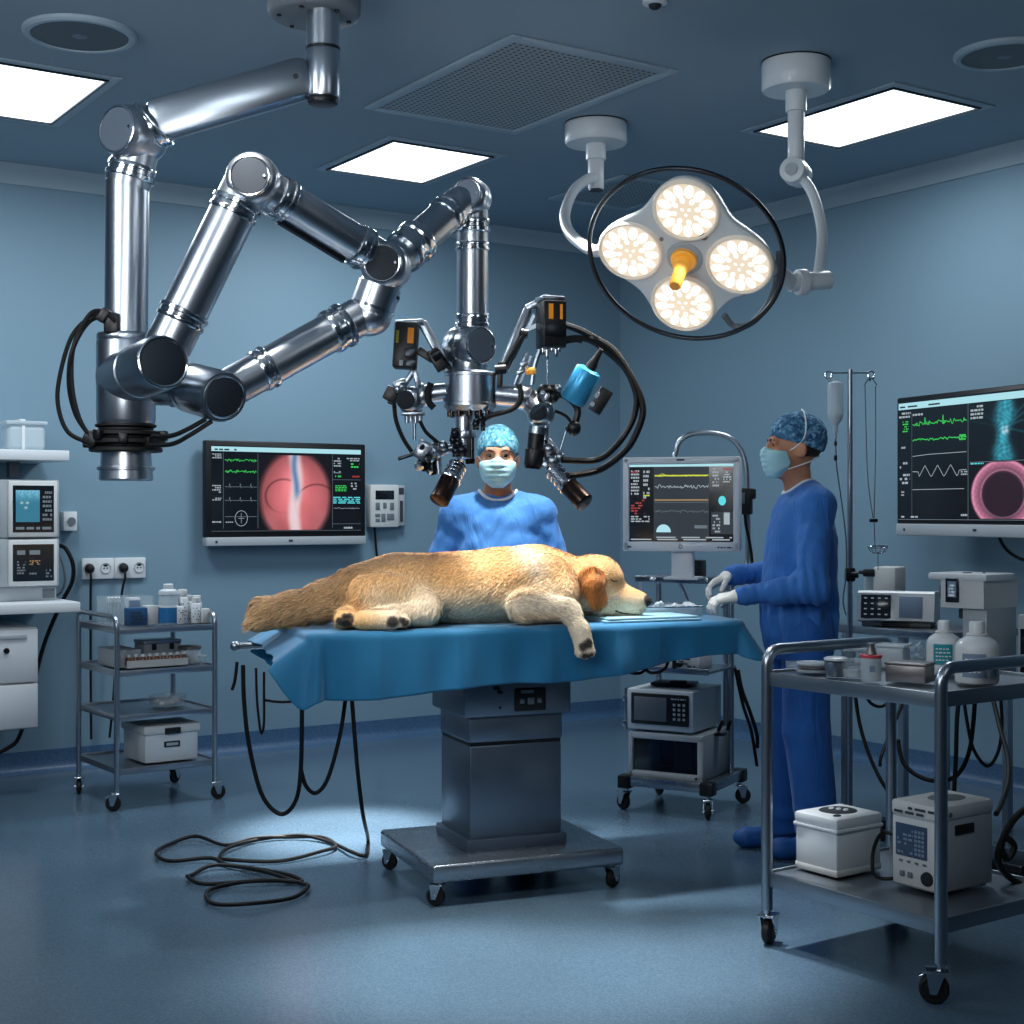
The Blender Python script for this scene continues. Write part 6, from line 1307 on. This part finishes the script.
a = MB(); S0 = Scr(-.14,-.03,-.04,.04,0)
for i in range(4):
    for j in range(4):
        if random.random() < .7: a.box(pc+Rt@np.array([-.13+.03*i,-.005,-.035+.024*j]),(.012,.002,.006),Rt)
part('readout_text', a, 'e_dim', a_); a = MB(); a.box((0,-.115,.012),(.12,.02,.014)); part('slot', a, 'black', t)
AR = math.radians(-50.); AO = np.array([1.859,5.75,0]); RAa = rotz(AR); AXo = RAa
def onA(x, y, z): return AO+RAa@np.array([x,y,z])
ps = thing('pedestal_stand', 'low grey pedestal stand carrying the tall analyser', 'stand', AO, AR); ZS = .742
a = MB(); a.box((.02,.12,ZS-.015),(.66,.38,.03),None,.006); part('stand_top', a, 'brushed', ps); a = MB(); a.box((-.22,.05,.38),(.045,.045,.70),None,.006); part('column', a, 'tube', ps); a = MB(); a.box((-.04,.10,.02),(.42,.22,.04),None,.01); part('foot', a, 'gunmetal', ps)
t = thing('tall_analyser', 'tall pale analyser with overhanging head and narrow blue screen', 'analyser', onA(0,0,ZS), AR)
a = MB(); a.box((-.05,.12,.14),(.11,.22,.28),None,.008); part('body', a, 'greyplastic', t, label='grey body')
a = MB(); poly = [(0,0),(0,.115),(.01,.135),(.23,.135),(.25,.10),(.25,.02),(.24,0)]
V = [(x,y-.01,z+.275) for x in (-.19,.005) for y,z in poly]; k = len(poly); a.add(V,[tuple(range(k)),tuple(range(k,2*k))[::-1]]+[(i,i+k,(i+1)%k+k,(i+1)%k) for i in range(k)]); hd_ = part('head', a, 'offwhite', t, smooth=25)
a = MB(); a.box((-.115,.09,.398),(.27,.21,.03),None,.01); part('hood', a, 'white', t); a = MB(); a.cyl((-.05,.08,.41),(-.05,.08,.422),.006,seg=10); a.box((-.1,.04,.414),(.03,.02,.006)); part('button', a, 'midgrey', t)
a = MB(); a.box((-.135,-.012,.345),(.062,.006,.098),None,.003); ns = part('narrow_screen', a, 'screen', hd_)
a = MB(); S0 = Scr(-.16,-.11,.31,.385,-.0155); S0.rect(a,.1,.1,.9,.95,1,0.); S0.marks(a,.25,.15,.75,.85,4,0,.8,rs=random.Random(8)); part('screen_picture', a, ['e_white','greytag'], t)
a = MB(); a.box((-.205,.05,.335),(.03,.05,.055),None,.004); a.box((-.12,.05,.25),(.03,.04,.04),None,.004); part('side_port', a, 'inkdark', t)
t = thing('module_rack', 'short rack of grey slotted modules beside the tall analyser', 'module rack', onA(-.19,.06,ZS), AR)
for k in range(4): a = MB(); a.box((0,.02*k*.0,.018+.036*k),(.13,.13,.031),None,.005); a.box((.02,-.066,.018+.036*k),(.05,.004,.012)); part('module', a, ['offwhite','greyplastic'][k%2], t)
t = thing('side_monitor', 'dark screened unit at the photo edge beside the tall analyser', 'monitor', onA(.22,.06,ZS), AR)
a = MB(); a.box((0,.08,.13),(.2,.2,.26),None,.008); part('case', a, 'greyplastic', t); a = MB(); a.box((0,-.022,.12),(.17,.006,.17),None,.003); part('screen', a, 'glassdark', t)
HG = 'loose cables hanging below the side equipment'
cable('hanging_cable', [P(853,660,6.2),P(855,692,6.15),P(860,725,6.1),P(870,757,6.0),P(882,782,5.9),P(893,798,5.8)], .008, 'black cable sloping from the side table toward the floor next to the drip stand')
cable('hanging_cable', [P(864,670,6.2),P(867,697,6.2),P(876,706,6.2),P(886,704,6.2),P(891,690,6.2),P(892,665,6.2)], .007, 'black cable in a shallow loop right beneath the side table')
cable('hanging_cable', [P(908,690,6.15),P(900,710,6.1),P(888,738,6.0),P(881,757,5.9),P(880,766,5.9)], .007, 'short black cable crossing behind the rear trolley leg with a free end')
cable('hanging_cable', [P(898,740,6.05),P(903,762,6.0),P(918,776,5.95),P(938,781,5.9),P(957,775,5.9),P(969,752,5.85),P(974,715,5.8),P(975,690,5.8)], .009, 'thick black cable in the widest low loop below the tall analyser')
cable('hanging_cable', [P(960,690,5.75),P(957,720,5.75),P(956,755,5.75),P(954,793,5.75)], .009, 'straight black cable hanging below the tall analyser')
cable('hanging_cable', [P(963,690,5.7),P(966,715,5.7),P(973,748,5.7),P(987,766,5.7),P(998,752,5.7),P(1002,725,5.7),P(1000,690,5.7)], .007, 'thin black cable in a narrow loop under the stand top')
cable('hanging_cable', [P(991,690,5.5),P(1000,728,5.3),P(1008,758,5.0),P(1008,782,4.8),P(1002,802,4.65),P(996,814,4.55)], .0085, 'black cable running down from the stand to the boxed device on the trolley')

# ================================================================ NEAR TROLLEY
KR = math.radians(-54.9); KO = np.array([1.268,4.609,0]); RK = rotz(KR)
def onK(x, y, z): return KO+RK@np.array([x,y,z])
trolley('supply_trolley', 'large two tier steel trolley nearest the camera with bottles and boxes', KO, KR, .345, .30, [.884,.238], .955, .0185, .043, [2.0,.8,-2.4,.5], .045)
ZK = .8865
def TP(x, y, z=ZK): return P(x, y, (CAMZ-z)*F/(y-512))
bottle('glass_dish', 'tiny clear dish at the corner of the near trolley top', TP(794,668), [('dish_body',[(0,.024),(.003,.027),(.022,.028),(.023,.026),(.006,.024),(.005,.001)],'clear')], 24, cat='dish')
for k in range(3):
    t = thing('shallow_dish', ['shallow clear dish at the bottom of the stack beside the steel pot', 'shallow metal dish in the middle of the stack beside the steel pot', 'shallow clear dish topmost of the stack beside the steel pot'][k], 'dish', TP(813,672)+np.array([.006*(k%2),0,.0112*k]), 0, 'stacked dishes on the near trolley')
    a = MB(); a.lathe((0,0,0),(0,0,1),[(0,.048),(.002,.052),(.008,.054),(.01,.052),(.008,.048),(.004,.001)],28); part('dish', a, ['clear2','steelbox'][k%2], t)
t = bottle('steel_pot', 'small round steel pot with flat lid on the near trolley', TP(836,676), [('pot_body',[(0,.03),(.003,.033),(.042,.036),(.046,.038),(.046,.034)],'brushed'),('lid',[(.05,.001),(.05,.037),(.056,.038),(.06,.03),(.061,.001)],'white')], 28, cat='pot')
for k in range(2):
    t = thing('round_tub', ['frosted round tub at the bottom of two between steel pot and red lidded jar', 'clear round tub on top of another between steel pot and red lidded jar'][k], 'tub', TP(853,677)+np.array([0,0,.0285*k]), 0, 'stacked round tubs on the near trolley')
    a = MB(); a.lathe((0,0,0),(0,0,1),[(0,.028),(.002,.030),(.02,.031),(.021,.033),(.027,.033),(.027,.001)],24); part('tub', a, ['clear2','clear'][k], t)
t = thing('clear_tray', 'long clear lidded tray toward the back of the near trolley top', 'tray', TP(868,661), KR+.6); a = MB(); a.box((0,0,.018),(.15,.1,.036),None,.008); part('tray_body', a, 'clear', t); a = MB(); a.box((0,0,.04),(.158,.108,.01),None,.004); part('lid', a, 'clear2', t); a = MB()
for k in range(5): a.box((-.05+.025*k,.0,.018),(.012,.06,.02),rotz(.2*k),.003)
part('instrument', a, 'brushed', t)
t = bottle('red_lid_jar', 'frosted plastic jar with pink red rim and dark stopper', TP(871,681), [('jar_body',[(0,.028),(.003,.030),(.072,.0315)],'clear2'),('rim',[(.071,.0325),(.073,.0335),(.08,.0335),(.081,.03)],'red'),('stopper',[(.08,.016),(.082,.018),(.10,.011),(.115,.012),(.116,.01)],'steelbox')], 26, cat='jar')
a = MB(); a.box((-.004,-.0315,.04),(.016,.003,.018)); part('label', a, 'greytag', t)
t = thing('clear_box', 'frosted clear lidded box behind the grey metal box', 'box', TP(893,667), KR+.4); a = MB(); a.box((0,0,.034),(.095,.085,.068),None,.01); part('box_body', a, 'clear2', t); a = MB(); a.box((0,0,.072),(.102,.092,.01),None,.004); part('lid', a, 'clear2', t)
t = thing('metal_box', 'low satin grey metal box at the front edge of the near trolley top', 'box', TP(910,681.5), KR+.35); a = MB(); a.box((0,0,.026),(.125,.085,.052),None,.004); part('box_body', a, 'steelbox', t); a = MB(); a.box((0,0,.056),(.13,.09,.009),None,.003); part('lid', a, 'steelbox', t)
def crumple(name, label, loc, r):
    b = SDF(.01); rr = random.Random(6)
    for k in range(9): b.ell((rr.uniform(-r,r)*.7,rr.uniform(-r,r)*.7,rr.uniform(.01,r*1.5)),(r*rr.uniform(.3,.55),r*rr.uniform(.2,.5),r*rr.uniform(.3,.6)),rotz(rr.uniform(0,3))@roty(rr.uniform(0,2)))
    lo, hi = b.bounds(); lo[2] = 0
    def fn(gr): D = b(None,None,None,gr); X,Y,Z = gr[0][:,None,None],gr[1][None,:,None],gr[2][None,None,:]; return np.maximum(D+.003*np.sin(X*160)*np.sin(Y*140+Z*180), .0-Z+0*D)
    m = solid(fn, lo, hi, .005, 0); o = single(name, m, 'bagfilm', label, 'bag', loc=loc, world=False, smooth=25); return o
crumple('plastic_bag', 'crumpled clear plastic bag behind the grey metal box', TP(917,663), .042)
def jug(label, loc, r, h, tagm, rz, tz):
    t = bottle('solution_bottle', label, loc, [('bottle_body',[(0,r*.9),(.004,r*.98),(.01,r),(h*.55,r),(h*.63,r*.96),(h*.70,r*.8),(h*.76,r*.5),(h*.78,r*.42)],'white'),('neck_ring',[(h*.77,r*.48),(h*.78,r*.5),(h*.80,r*.5),(h*.81,r*.44)],'offwhite'),('cap',[(h*.81,r*.34),(h*.815,r*.36),(h*.97,r*.36),(h,r*.32)],'white')], 36, 'white solution bottles on the near trolley', rz=rz)
    a = MB(); n = 12; V = []
    for i in range(n+1): q = -PI/2+(-.55+1.1*i/n); V += [((r+.0012)*math.cos(q),(r+.0012)*math.sin(q),h*tz[0]),((r+.0012)*math.cos(q),(r+.0012)*math.sin(q),h*tz[1])]
    a.add(V,[(2*i,2*i+2,2*i+3,2*i+1) for i in range(n)]); lb = part('label', a, tagm, t)
    a = MB(); rr = random.Random(3)
    for row in range(4):
        q0 = -PI/2-.4
        while q0 < -PI/2+.35:
            dq = rr.uniform(.08,.2); z = h*(tz[0]+(tz[1]-tz[0])*(.2+.18*row)); a.quad(*[((r+.002)*math.cos(q),(r+.002)*math.sin(q),zz_) for q,zz_ in ((q0,z),(q0+dq,z),(q0+dq,z+.004),(q0,z+.004))]); q0 += dq+.06
    part('label_print', a, 'paper', lb); return t
jug('white round bottle with teal label on the near trolley', TP(944,674), .054, .17, 'tealtag', -.35, (.2,.58)); jug('broad white bottle with grey blue label standing closest to the trolley rail', TP(977,683), .064, .185, 'greytag', -.45, (.12,.5))
t = thing('vented_box', 'white lidded box with dark vent top on the lower shelf of the near trolley', 'box', onK(-.235,-.087,.2405), KR)
a = MB(); a.box((0,0,.07),(.178,.21,.14),None,.008); part('box_body', a, 'white', t); a = MB(); a.box((0,0,.146),(.19,.222,.012),None,.004); a.box((0,0,.168),(.186,.218,.036),None,.01); ld = part('lid', a, 'white', t)
a = MB(); a.ell((-.01,.01,.186),(.06,.065,.006)); a.ell((.05,-.06,.186),(.012,.016,.005)); vt = part('vent', a, 'darkdisc', ld); a = MB()
for k in range(3): a.ell((-.03+.022*k,.0+.01*k,.191),(.009,.02,.003),rotz(.6))
part('vent_slot', a, 'greyplastic', vt); a = MB(); a.box((0,0,.012),(.182,.214,.024),None,.006); part('skirt', a, 'offwhite', t)
t = thing('boxed_device', 'grey boxed device with blue display and dial on the lower shelf of the near trolley', 'medical unit', onK(.092,.024,.2405), KR)
a = MB(); a.box((0,0,.115),(.18,.26,.22),None,.008)
for sx in (-1,1):
    for sy in (-1,1): a.box((sx*.07,sy*.1,.003),(.02,.02,.008))
part('case', a, 'greyplastic', t); a = MB(); a.box((0,0,.245),(.184,.264,.046),None,.01); lt = part('top_module', a, 'offwhite', t); a = MB(); S0 = Scr(-.08,.08,.228,.262,-.1325); S0.marks(a,.02,.1,.98,.95,2,0,.85,rs=random.Random(2)); part('print_text', a, 'inkdark', lt); a = MB(); a.ell((0,.02,.268),(.05,.07,.004)); part('top_grille', a, 'midgrey', lt); a = MB(); a.cyl((.092,-.08,.24),(.095,-.08,.24),.008,seg=12); part('screw', a, 'midgrey', lt)
a = MB(); a.box((0,-.131,.115),(.165,.004,.205),None,.002); fp = part('front_panel', a, 'offwhite', t); a = MB(); a.box((-.01,-.1345,.15),(.12,.004,.1),None,.002); dsp = part('display', a, 'dimlcd', fp)
a = MB(); S0 = Scr(-.065,.045,.105,.195,-.137); S0.marks(a,.05,.05,.6,.95,6,0,.6,rs=random.Random(5))
for i in range(3):
    for j in range(6): S0.rect(a,.64+.12*i,.05+.15*j,.73+.12*i,.15+.15*j)
part('readout_text', a, 'greytag', dsp); a = MB()
for k in range(2): a.box((-.045+.03*k,-.135,.045),(.018,.006,.018),None,.003)
for k in range(4): a.box((-.05+.03*k,-.135,.085),(.012,.004,.006))
part('button', a, 'midgrey', fp); a = MB(); a.lathe((.05,-.133,.045),(0,-1,0),[(0,.022),(.008,.02),(.01,.012),(.01,.001)],24); part('dial', a, 'darkdisc', fp)
a = MB(); a.box((.091,-.01,.19),(.006,.09,.03),None,.002); part('side_handle', a, 'black', t)
cable('device_cable', [onK(-.09,.02,.36),onK(-.075,.02,.365),onK(-.04,-.05,.37),onK(-.02,-.09,.36),onK(-.0,-.0,.36)][:1]+[onK(-.125,-.0,.365),onK(-.10,-.07,.33),onK(-.07,-.11,.27),onK(-.03,-.12,.255),onK(.01,-.10,.26)], .006, 'short black cable looping between the vented box and the boxed device')
cable('coiled_lead', [P(1040,800,4.6),P(1018,815,4.58),P(1006,832,4.56),P(1001,848,4.56),P(1008,858,4.56),P(1014,846,4.56),P(1004,838,4.56),P(998,856,4.56),P(1004,872,4.58),P(1020,884,4.6),P(1045,892,4.65)], .011, 'tangled black lead hanging behind the outer end of the near trolley')

# ================================================================ SURGICAL LAMP
n_ = nz((-.30,-.69,-.66)); LC = P(685,257,5.5)
e1_ = np.array([1.,0,.07]); e1_ = nz(e1_-n_*(n_@e1_)); e2_ = np.cross(n_, e1_); e2_ = e2_ if e2_[2] > 0 else -e2_
sl = thing('surgical_lamp', 'four headed surgical lamp with amber handle hanging from two ceiling mounts', 'surgical lamp', P(798,62,6.0)*[1,1,0]+Z3*H)
def L3(x, y, z=0.): return LC+e1_*x+e2_*y+n_*z
M['lamphouse'] = mat('lamp housing enamel', (206,212,214), .35, coat=.3)
M['ledglow'] = mat('lit lamp lens', (90,84,76), .3, emit=(255,236,210), estr=.82); M['ledcore'] = mat('bright led core', (200,198,190), .3, emit=(255,250,238), estr=1.05); M['ledrim'] = mat('lamp head rim', (226,222,214), .3, emit=(255,225,180), estr=.12)
N_ = 96; rad = lambda q: .292+.044*math.cos(4*q)
a = MB(); lay = [(-.10,.55),(-.085,.80),(-.05,.95),(-.02,.995),(-.004,1.),(.004,.985),(.006,.96)]; V = []
for z, k in lay: V += [L3(rad(2*PI*i/N_)*k*math.cos(2*PI*i/N_), rad(2*PI*i/N_)*k*math.sin(2*PI*i/N_), z) for i in range(N_)]
Fc = [(j*N_+i, j*N_+(i+1)%N_, (j+1)*N_+(i+1)%N_, (j+1)*N_+i) for j in range(len(lay)-1) for i in range(N_)]+[tuple(range(N_))[::-1], tuple((len(lay)-1)*N_+i for i in range(N_))]
a.add(V, Fc); hs_ = part('housing', a, 'lamphouse', sl, world=True, smooth=50)
a = MB(); a.cyl(L3(0,0,-.15), L3(0,0,-.09), .12, seg=40, bev=.02); part('back_hub', a, 'lamphouse', hs_, world=True)
for k,(x,y) in enumerate(((0,.205),(-.208,0),(.208,0),(0,-.205))):
    a = MB(); a.lathe(L3(x,y,.004), n_, [(0,.128),(.008,.127),(.014,.122),(.014,.116),(.010,.113)], 48, cap0=False, cap1=False); pod = part('lamp_head', a, 'ledrim', sl, world=True)
    a = MB(); a.lathe(L3(x,y,.004), n_, [(0,.114),(.007,.112),(.011,.08),(.013,.001)], 48); part('lens', a, 'ledglow', pod, world=True)
    a = MB()
    for m_, rr_, cnt, sz in ((0,.080,13,.0195),(1,.046,8,.013),(2,.014,3,.010)):
        for i in range(cnt):
            q = 2*PI*i/cnt+m_*.3; Rr = rotto(e1_*math.cos(q)+e2_*math.sin(q), n_); a.ell(L3(x+rr_*math.cos(q), y+rr_*math.sin(q), .0135), (sz*1.5 if m_ == 0 else sz*1.25, sz*.95, .004), Rr, 14, 8)
    part('led_cell', a, 'ledcore', pod, world=True)
a = MB(); a.lathe(L3(0,0,.004), n_, [(0,.07),(.01,.066),(.014,.058)], 40); part('handle_socket', a, 'greyplastic', hs_, world=True)
hd0 = nz(n_+e2_*-.12-e1_*.0); a = MB(); a.lathe(L3(.0,0,.014), hd0, [(0,.05),(.012,.05),(.018,.045),(.02,.03),(.035,.029),(.04,.034),(.05,.034),(.054,.027),(.06,.025),(.15,.0235),(.158,.02)], 36); hh = part('handle', a, 'amber', sl, world=True)
a = MB(); a.torus(L3(0,0,.022), hd0, .045, .006, 36); a.lathe(L3(0,0,.014)+hd0*.158, hd0, [(0,.02),(.001,.019)], 24); part('handle_flange', a, 'amber2', hh, world=True)
a = MB(); a.cyl(L3(.07,.105,.004), L3(.07,.105,.012), .015, seg=18); a.cyl(L3(-.09,.07,.004), L3(-.09,.07,.01), .008, seg=12); part('sensor_button', a, 'steelbox', hs_, world=True)
a = MB(); a.torus(LC+n_*-.0+e2_*-.0, n_, .372, .0095, 96, 10); part('guard_ring', a, 'gunmetal', sl, world=True)
a = MB(); a.tube(cr([L3(.15,-.28,-.06), L3(.19,-.325,-.06), L3(.25,-.31,-.06), L3(.31,-.22,-.06), L3(.34,-.1,-.07), L3(.34,.02,-.08)],8), .013, 10)
part('side_yoke', a, 'midgrey', sl, world=True)
def mount(px_, py_, d, r, h, parts_, nm='mount_drum'):
    c = P(px_,py_,d); c = np.array([c[0],c[1],0]); a = MB(); a.lathe(c+Z3*H, (0,0,-1), [(0,r*.97),(.006,r),(h-.01,r),(h,r*.95)], 48); o = part(nm, a, 'white', sl, world=True); z = H-h
    a = MB(); a.lathe(c+Z3*H, (0,0,-1), [(0,r*1.02),(.005,r*1.02)], 48); part('shadow_ring', a, 'gunmetal', o, world=True)
    for rr_, hh_ in parts_: a = MB(); a.cyl(c+Z3*z, c+Z3*(z-hh_), rr_, seg=28, bev=.003); part('mount_post', a, 'white', sl, world=True); z -= hh_
    return c, z
c1, z1 = mount(596,128,6.95,.148,.10,[(.048,.075),(.038,.14)])
a = MB(); a.cyl(c1+Z3*z1, c1+Z3*(z1-.006), .034, seg=24); part('end_cap', a, 'black', sl, world=True)
a = MB(); a.tube(cr([c1+Z3*(z1+.06), P(586,180,6.85), P(573,192,6.7), P(565,214,6.4), P(569,232,6.1), P(583,245,5.8), P(598,251,5.62), L3(-.3,0,-.05)],8), [.024]*57 if False else .024, 14); part('curved_arm', a, 'white', sl, world=True)
c2, z2 = mount(796,66,6.0,.14,.12,[(.043,.085),(.034,.22)])
k2 = c2+Z3*(z2-.03); a = MB(); a.cyl(k2+np.array([-.03,-.06,0]), k2+np.array([.03,.06,0]), .052, seg=28, bev=.006); a.ell(k2, .056); kn = part('knuckle', a, 'white', sl, world=True); a = MB(); a.cyl(k2+np.array([-.031,-.062,0]), k2+np.array([-.034,-.068,0]), .026, seg=20); part('knuckle_cap', a, 'greyplastic', kn, world=True)
a = MB(); a.tube(cr([k2, P(809,187,5.95), P(817,206,5.9), P(822,232,5.82), P(821,255,5.75), P(818,276,5.7)],8), .0215, 14); part('drop_arm', a, 'white', sl, world=True)
a = MB(); a.cyl(P(829,280,5.68), P(790,283,5.62), .036, seg=28, bev=.004); a.cyl(P(806,282,5.64), P(797,282.5,5.63), .05, seg=28, bev=.004); a.cyl(P(792,283,5.62), L3(.30,-.02,-.06), .03, seg=24); sw = part('swivel_tube', a, 'white', sl, world=True)
a = MB(); a.cyl(P(829.2,280,5.68), P(830.2,280,5.681), .03, seg=24); part('tube_cap', a, 'greyplastic', sw, world=True)

M['gauze'] = mat('greyish gauze', (172,182,188), .6, noise=.35, nscale=60)
# ================================================================ INSTRUMENTS at the head end of the table
t = thing('instrument_tray', 'shallow clear instrument tray at the head end of the drape', 'tray', TW(.66,.33,TZ+.004), TH)
a = MB(); a.box((0,0,.003),(.26,.2,.006),None,.002)
for sx in (-1,1): a.box((sx*.13,0,.018),(.005,.2,.034),None,.002)
for sy in (-1,1): a.box((0,sy*.1,.018),(.26,.005,.034),None,.002)
part('tray_body', a, 'clear2', t); a = MB(); a.tube([(-.132,-.102,.036),(.132,-.102,.036),(.132,.102,.036),(-.132,.102,.036)],.004,8,True); part('tray_rim', a, 'chrome', t)
def forceps(label, loc, rz, L):
    t = thing('forceps', label, 'forceps', loc, rz, 'steel forceps in the instrument tray')
    for k in (-1,1): a = MB(); a.bar((0,0,.003),(L,k*.004,.003),.005,.005); a.bar((0,0,.003),(-L*.6,k*.02,.003),.004,.004); a.torus((-L*.6-.012,k*.022,.003),(0,0,1),.012,.0025,18,6); part('blade', a, 'chrome', t)
for k in range(3): forceps('steel forceps lying in the clear instrument tray', TW(.66,.26+.04*k,TZ+.012), TH+.5+.2*k, .07)
b = SDF(.012); rr = random.Random(4)
for k in range(11): b.ell((rr.uniform(-.085,.085),rr.uniform(-.03,.03),rr.uniform(.012,.034)),(rr.uniform(.016,.034),rr.uniform(.012,.02),rr.uniform(.01,.016)),rotz(rr.uniform(0,3))@roty(rr.uniform(-.5,.5)))
def gz(gr): D = b(None,None,None,gr); X,Y,Z = gr[0][:,None,None],gr[1][None,:,None],gr[2][None,None,:]; return np.maximum(D+.0035*np.sin(X*210+Z*90)*np.sin(Y*190+Z*160), -Z+0*D)
lo, hi = b.bounds(); lo[2] = 0; m = solid(gz, lo, hi, .004, 0)
single('gauze_pile', m, 'gauze', 'crumpled gauze and film in the instrument tray under the gloved hands', 'gauze', loc=TW(.70,.28,TZ+.011), rz=TH, world=False, smooth=30)
t = thing('retractor', 'steel retractor with looped handle beside the dog nose', 'retractor', TW(.575,.40,TZ+.004), TH)
a = MB(); a.torus((0,0,.03),(.2,-1,.3),.03,.004,24,8); a.tube(cr([(-.03,0,.03),(-.07,.01,.02),(-.1,.0,.006)],5),.004,8); a.tube(cr([(.03,0,.03),(.06,.01,.05),(.1,.02,.03),(.13,.01,.012)],5),.005,8); a.tube(cr([(.0,0,.005),(.05,-.03,.006),(.16,-.05,.008)],5),.004,8); part('frame', a, 'chrome', t)
# ================================================================ LIGHT AND CAMERA
w = bpy.data.worlds.new('World'); scn.world = w; w.use_nodes = True
w.node_tree.nodes['Background'].inputs[0].default_value = (.02,.03,.045,1); w.node_tree.nodes['Background'].inputs[1].default_value = .2
def light(kind, name, loc, target, power, col, size=1., spot=None, blend=.5, sizey=None):
    l = bpy.data.lights.new(name, kind); l.energy = power; l.color = col
    if kind == 'AREA': l.shape = 'RECTANGLE'; l.size = size; l.size_y = sizey or size
    else: l.shadow_soft_size = size
    if spot: l.spot_size = math.radians(spot); l.spot_blend = blend
    o = bpy.data.objects.new(name, l); COL.objects.link(o); o.location = [float(x) for x in loc]
    o.rotation_euler = (Vector([float(x) for x in target])-Vector([float(x) for x in loc])).to_track_quat('-Z','Y').to_euler(); return o
# theatre downlight over the table
light('SPOT', 'table_downlight', (.12,5.55,3.2), (.02,5.32,0), 590, (.97,.99,1.), .10, 52, .5)
light('SPOT', 'foot_fill_spot', (-1.0,4.3,3.2), (-.50,5.42,1.1), 560, (1.,.97,.92), .12, 24, .8)  # added fill spot without a fixture, brightens the dog's hindquarters
light('SPOT', 'front_pool_spot', (.05,4.45,3.2), (.05,4.45,0), 520, (1.,.95,.88), .15, 40, 1.)  # added spot without a fixture, makes the floor pool before the table
light('SPOT', 'rear_pool_spot', (-.60,7.5,3.2), (-.74,6.42,0), 2300, (1.,.97,.93), .12, 19, .8)  # added narrow spot, makes the bright floor pool behind the table
light('SPOT', 'lamp_beam', L3(0,0,.05), (-.05,5.45,1.1), 80, (1.,.93,.82), .16, 60, .7)
# areas at the ceiling panels, then added unseen fills towards the camera
for k,(x,y,sx,sy,p) in enumerate(((-.546,7.71,.6,.75,40),(-2.21,6.41,.6,.85,34),(1.654,6.86,.6,.9,18),(-2.4,3.2,.7,1.6,26),(1.9,2.6,.7,1.6,5),(-.4,1.2,1.4,.6,20))):
    o = light('AREA', 'panel_and_fill_light', (x,y,H-.03), (x,y,0) if y > 4 else (x*.3,6.2,1.9), p, (.87,.945,1.), sx, sizey=sy)
    if y < 4: o.data.spread = math.radians(130)
light('AREA', 'ceiling_fill', (-1.2,2.2,2.0), (-.2,5.0,H), 26, (.93,.96,1.), .8)  # added unseen fill, aimed up to brighten the ceiling
cam = bpy.data.cameras.new('camera'); co = bpy.data.objects.new('camera', cam); COL.objects.link(co)
co.location = (0,0,CAMZ); co.rotation_euler = (PI/2,0,0); cam.sensor_width = 36; cam.sensor_fit = 'HORIZONTAL'; cam.lens = F/1024*36; cam.clip_start = .05; cam.clip_end = 60
scn.camera = co
scn.view_settings.view_transform = 'Standard'; scn.view_settings.look = 'None'; scn.view_settings.exposure = 0.
scn.cycles.max_bounces = 8; scn.cycles.transparent_max_bounces = 16; scn.cycles.caustics_reflective = False; scn.cycles.caustics_refractive = False; scn.cycles.sample_clamp_indirect = 6.
try: scn.cycles.use_denoising = True
except Exception: pass
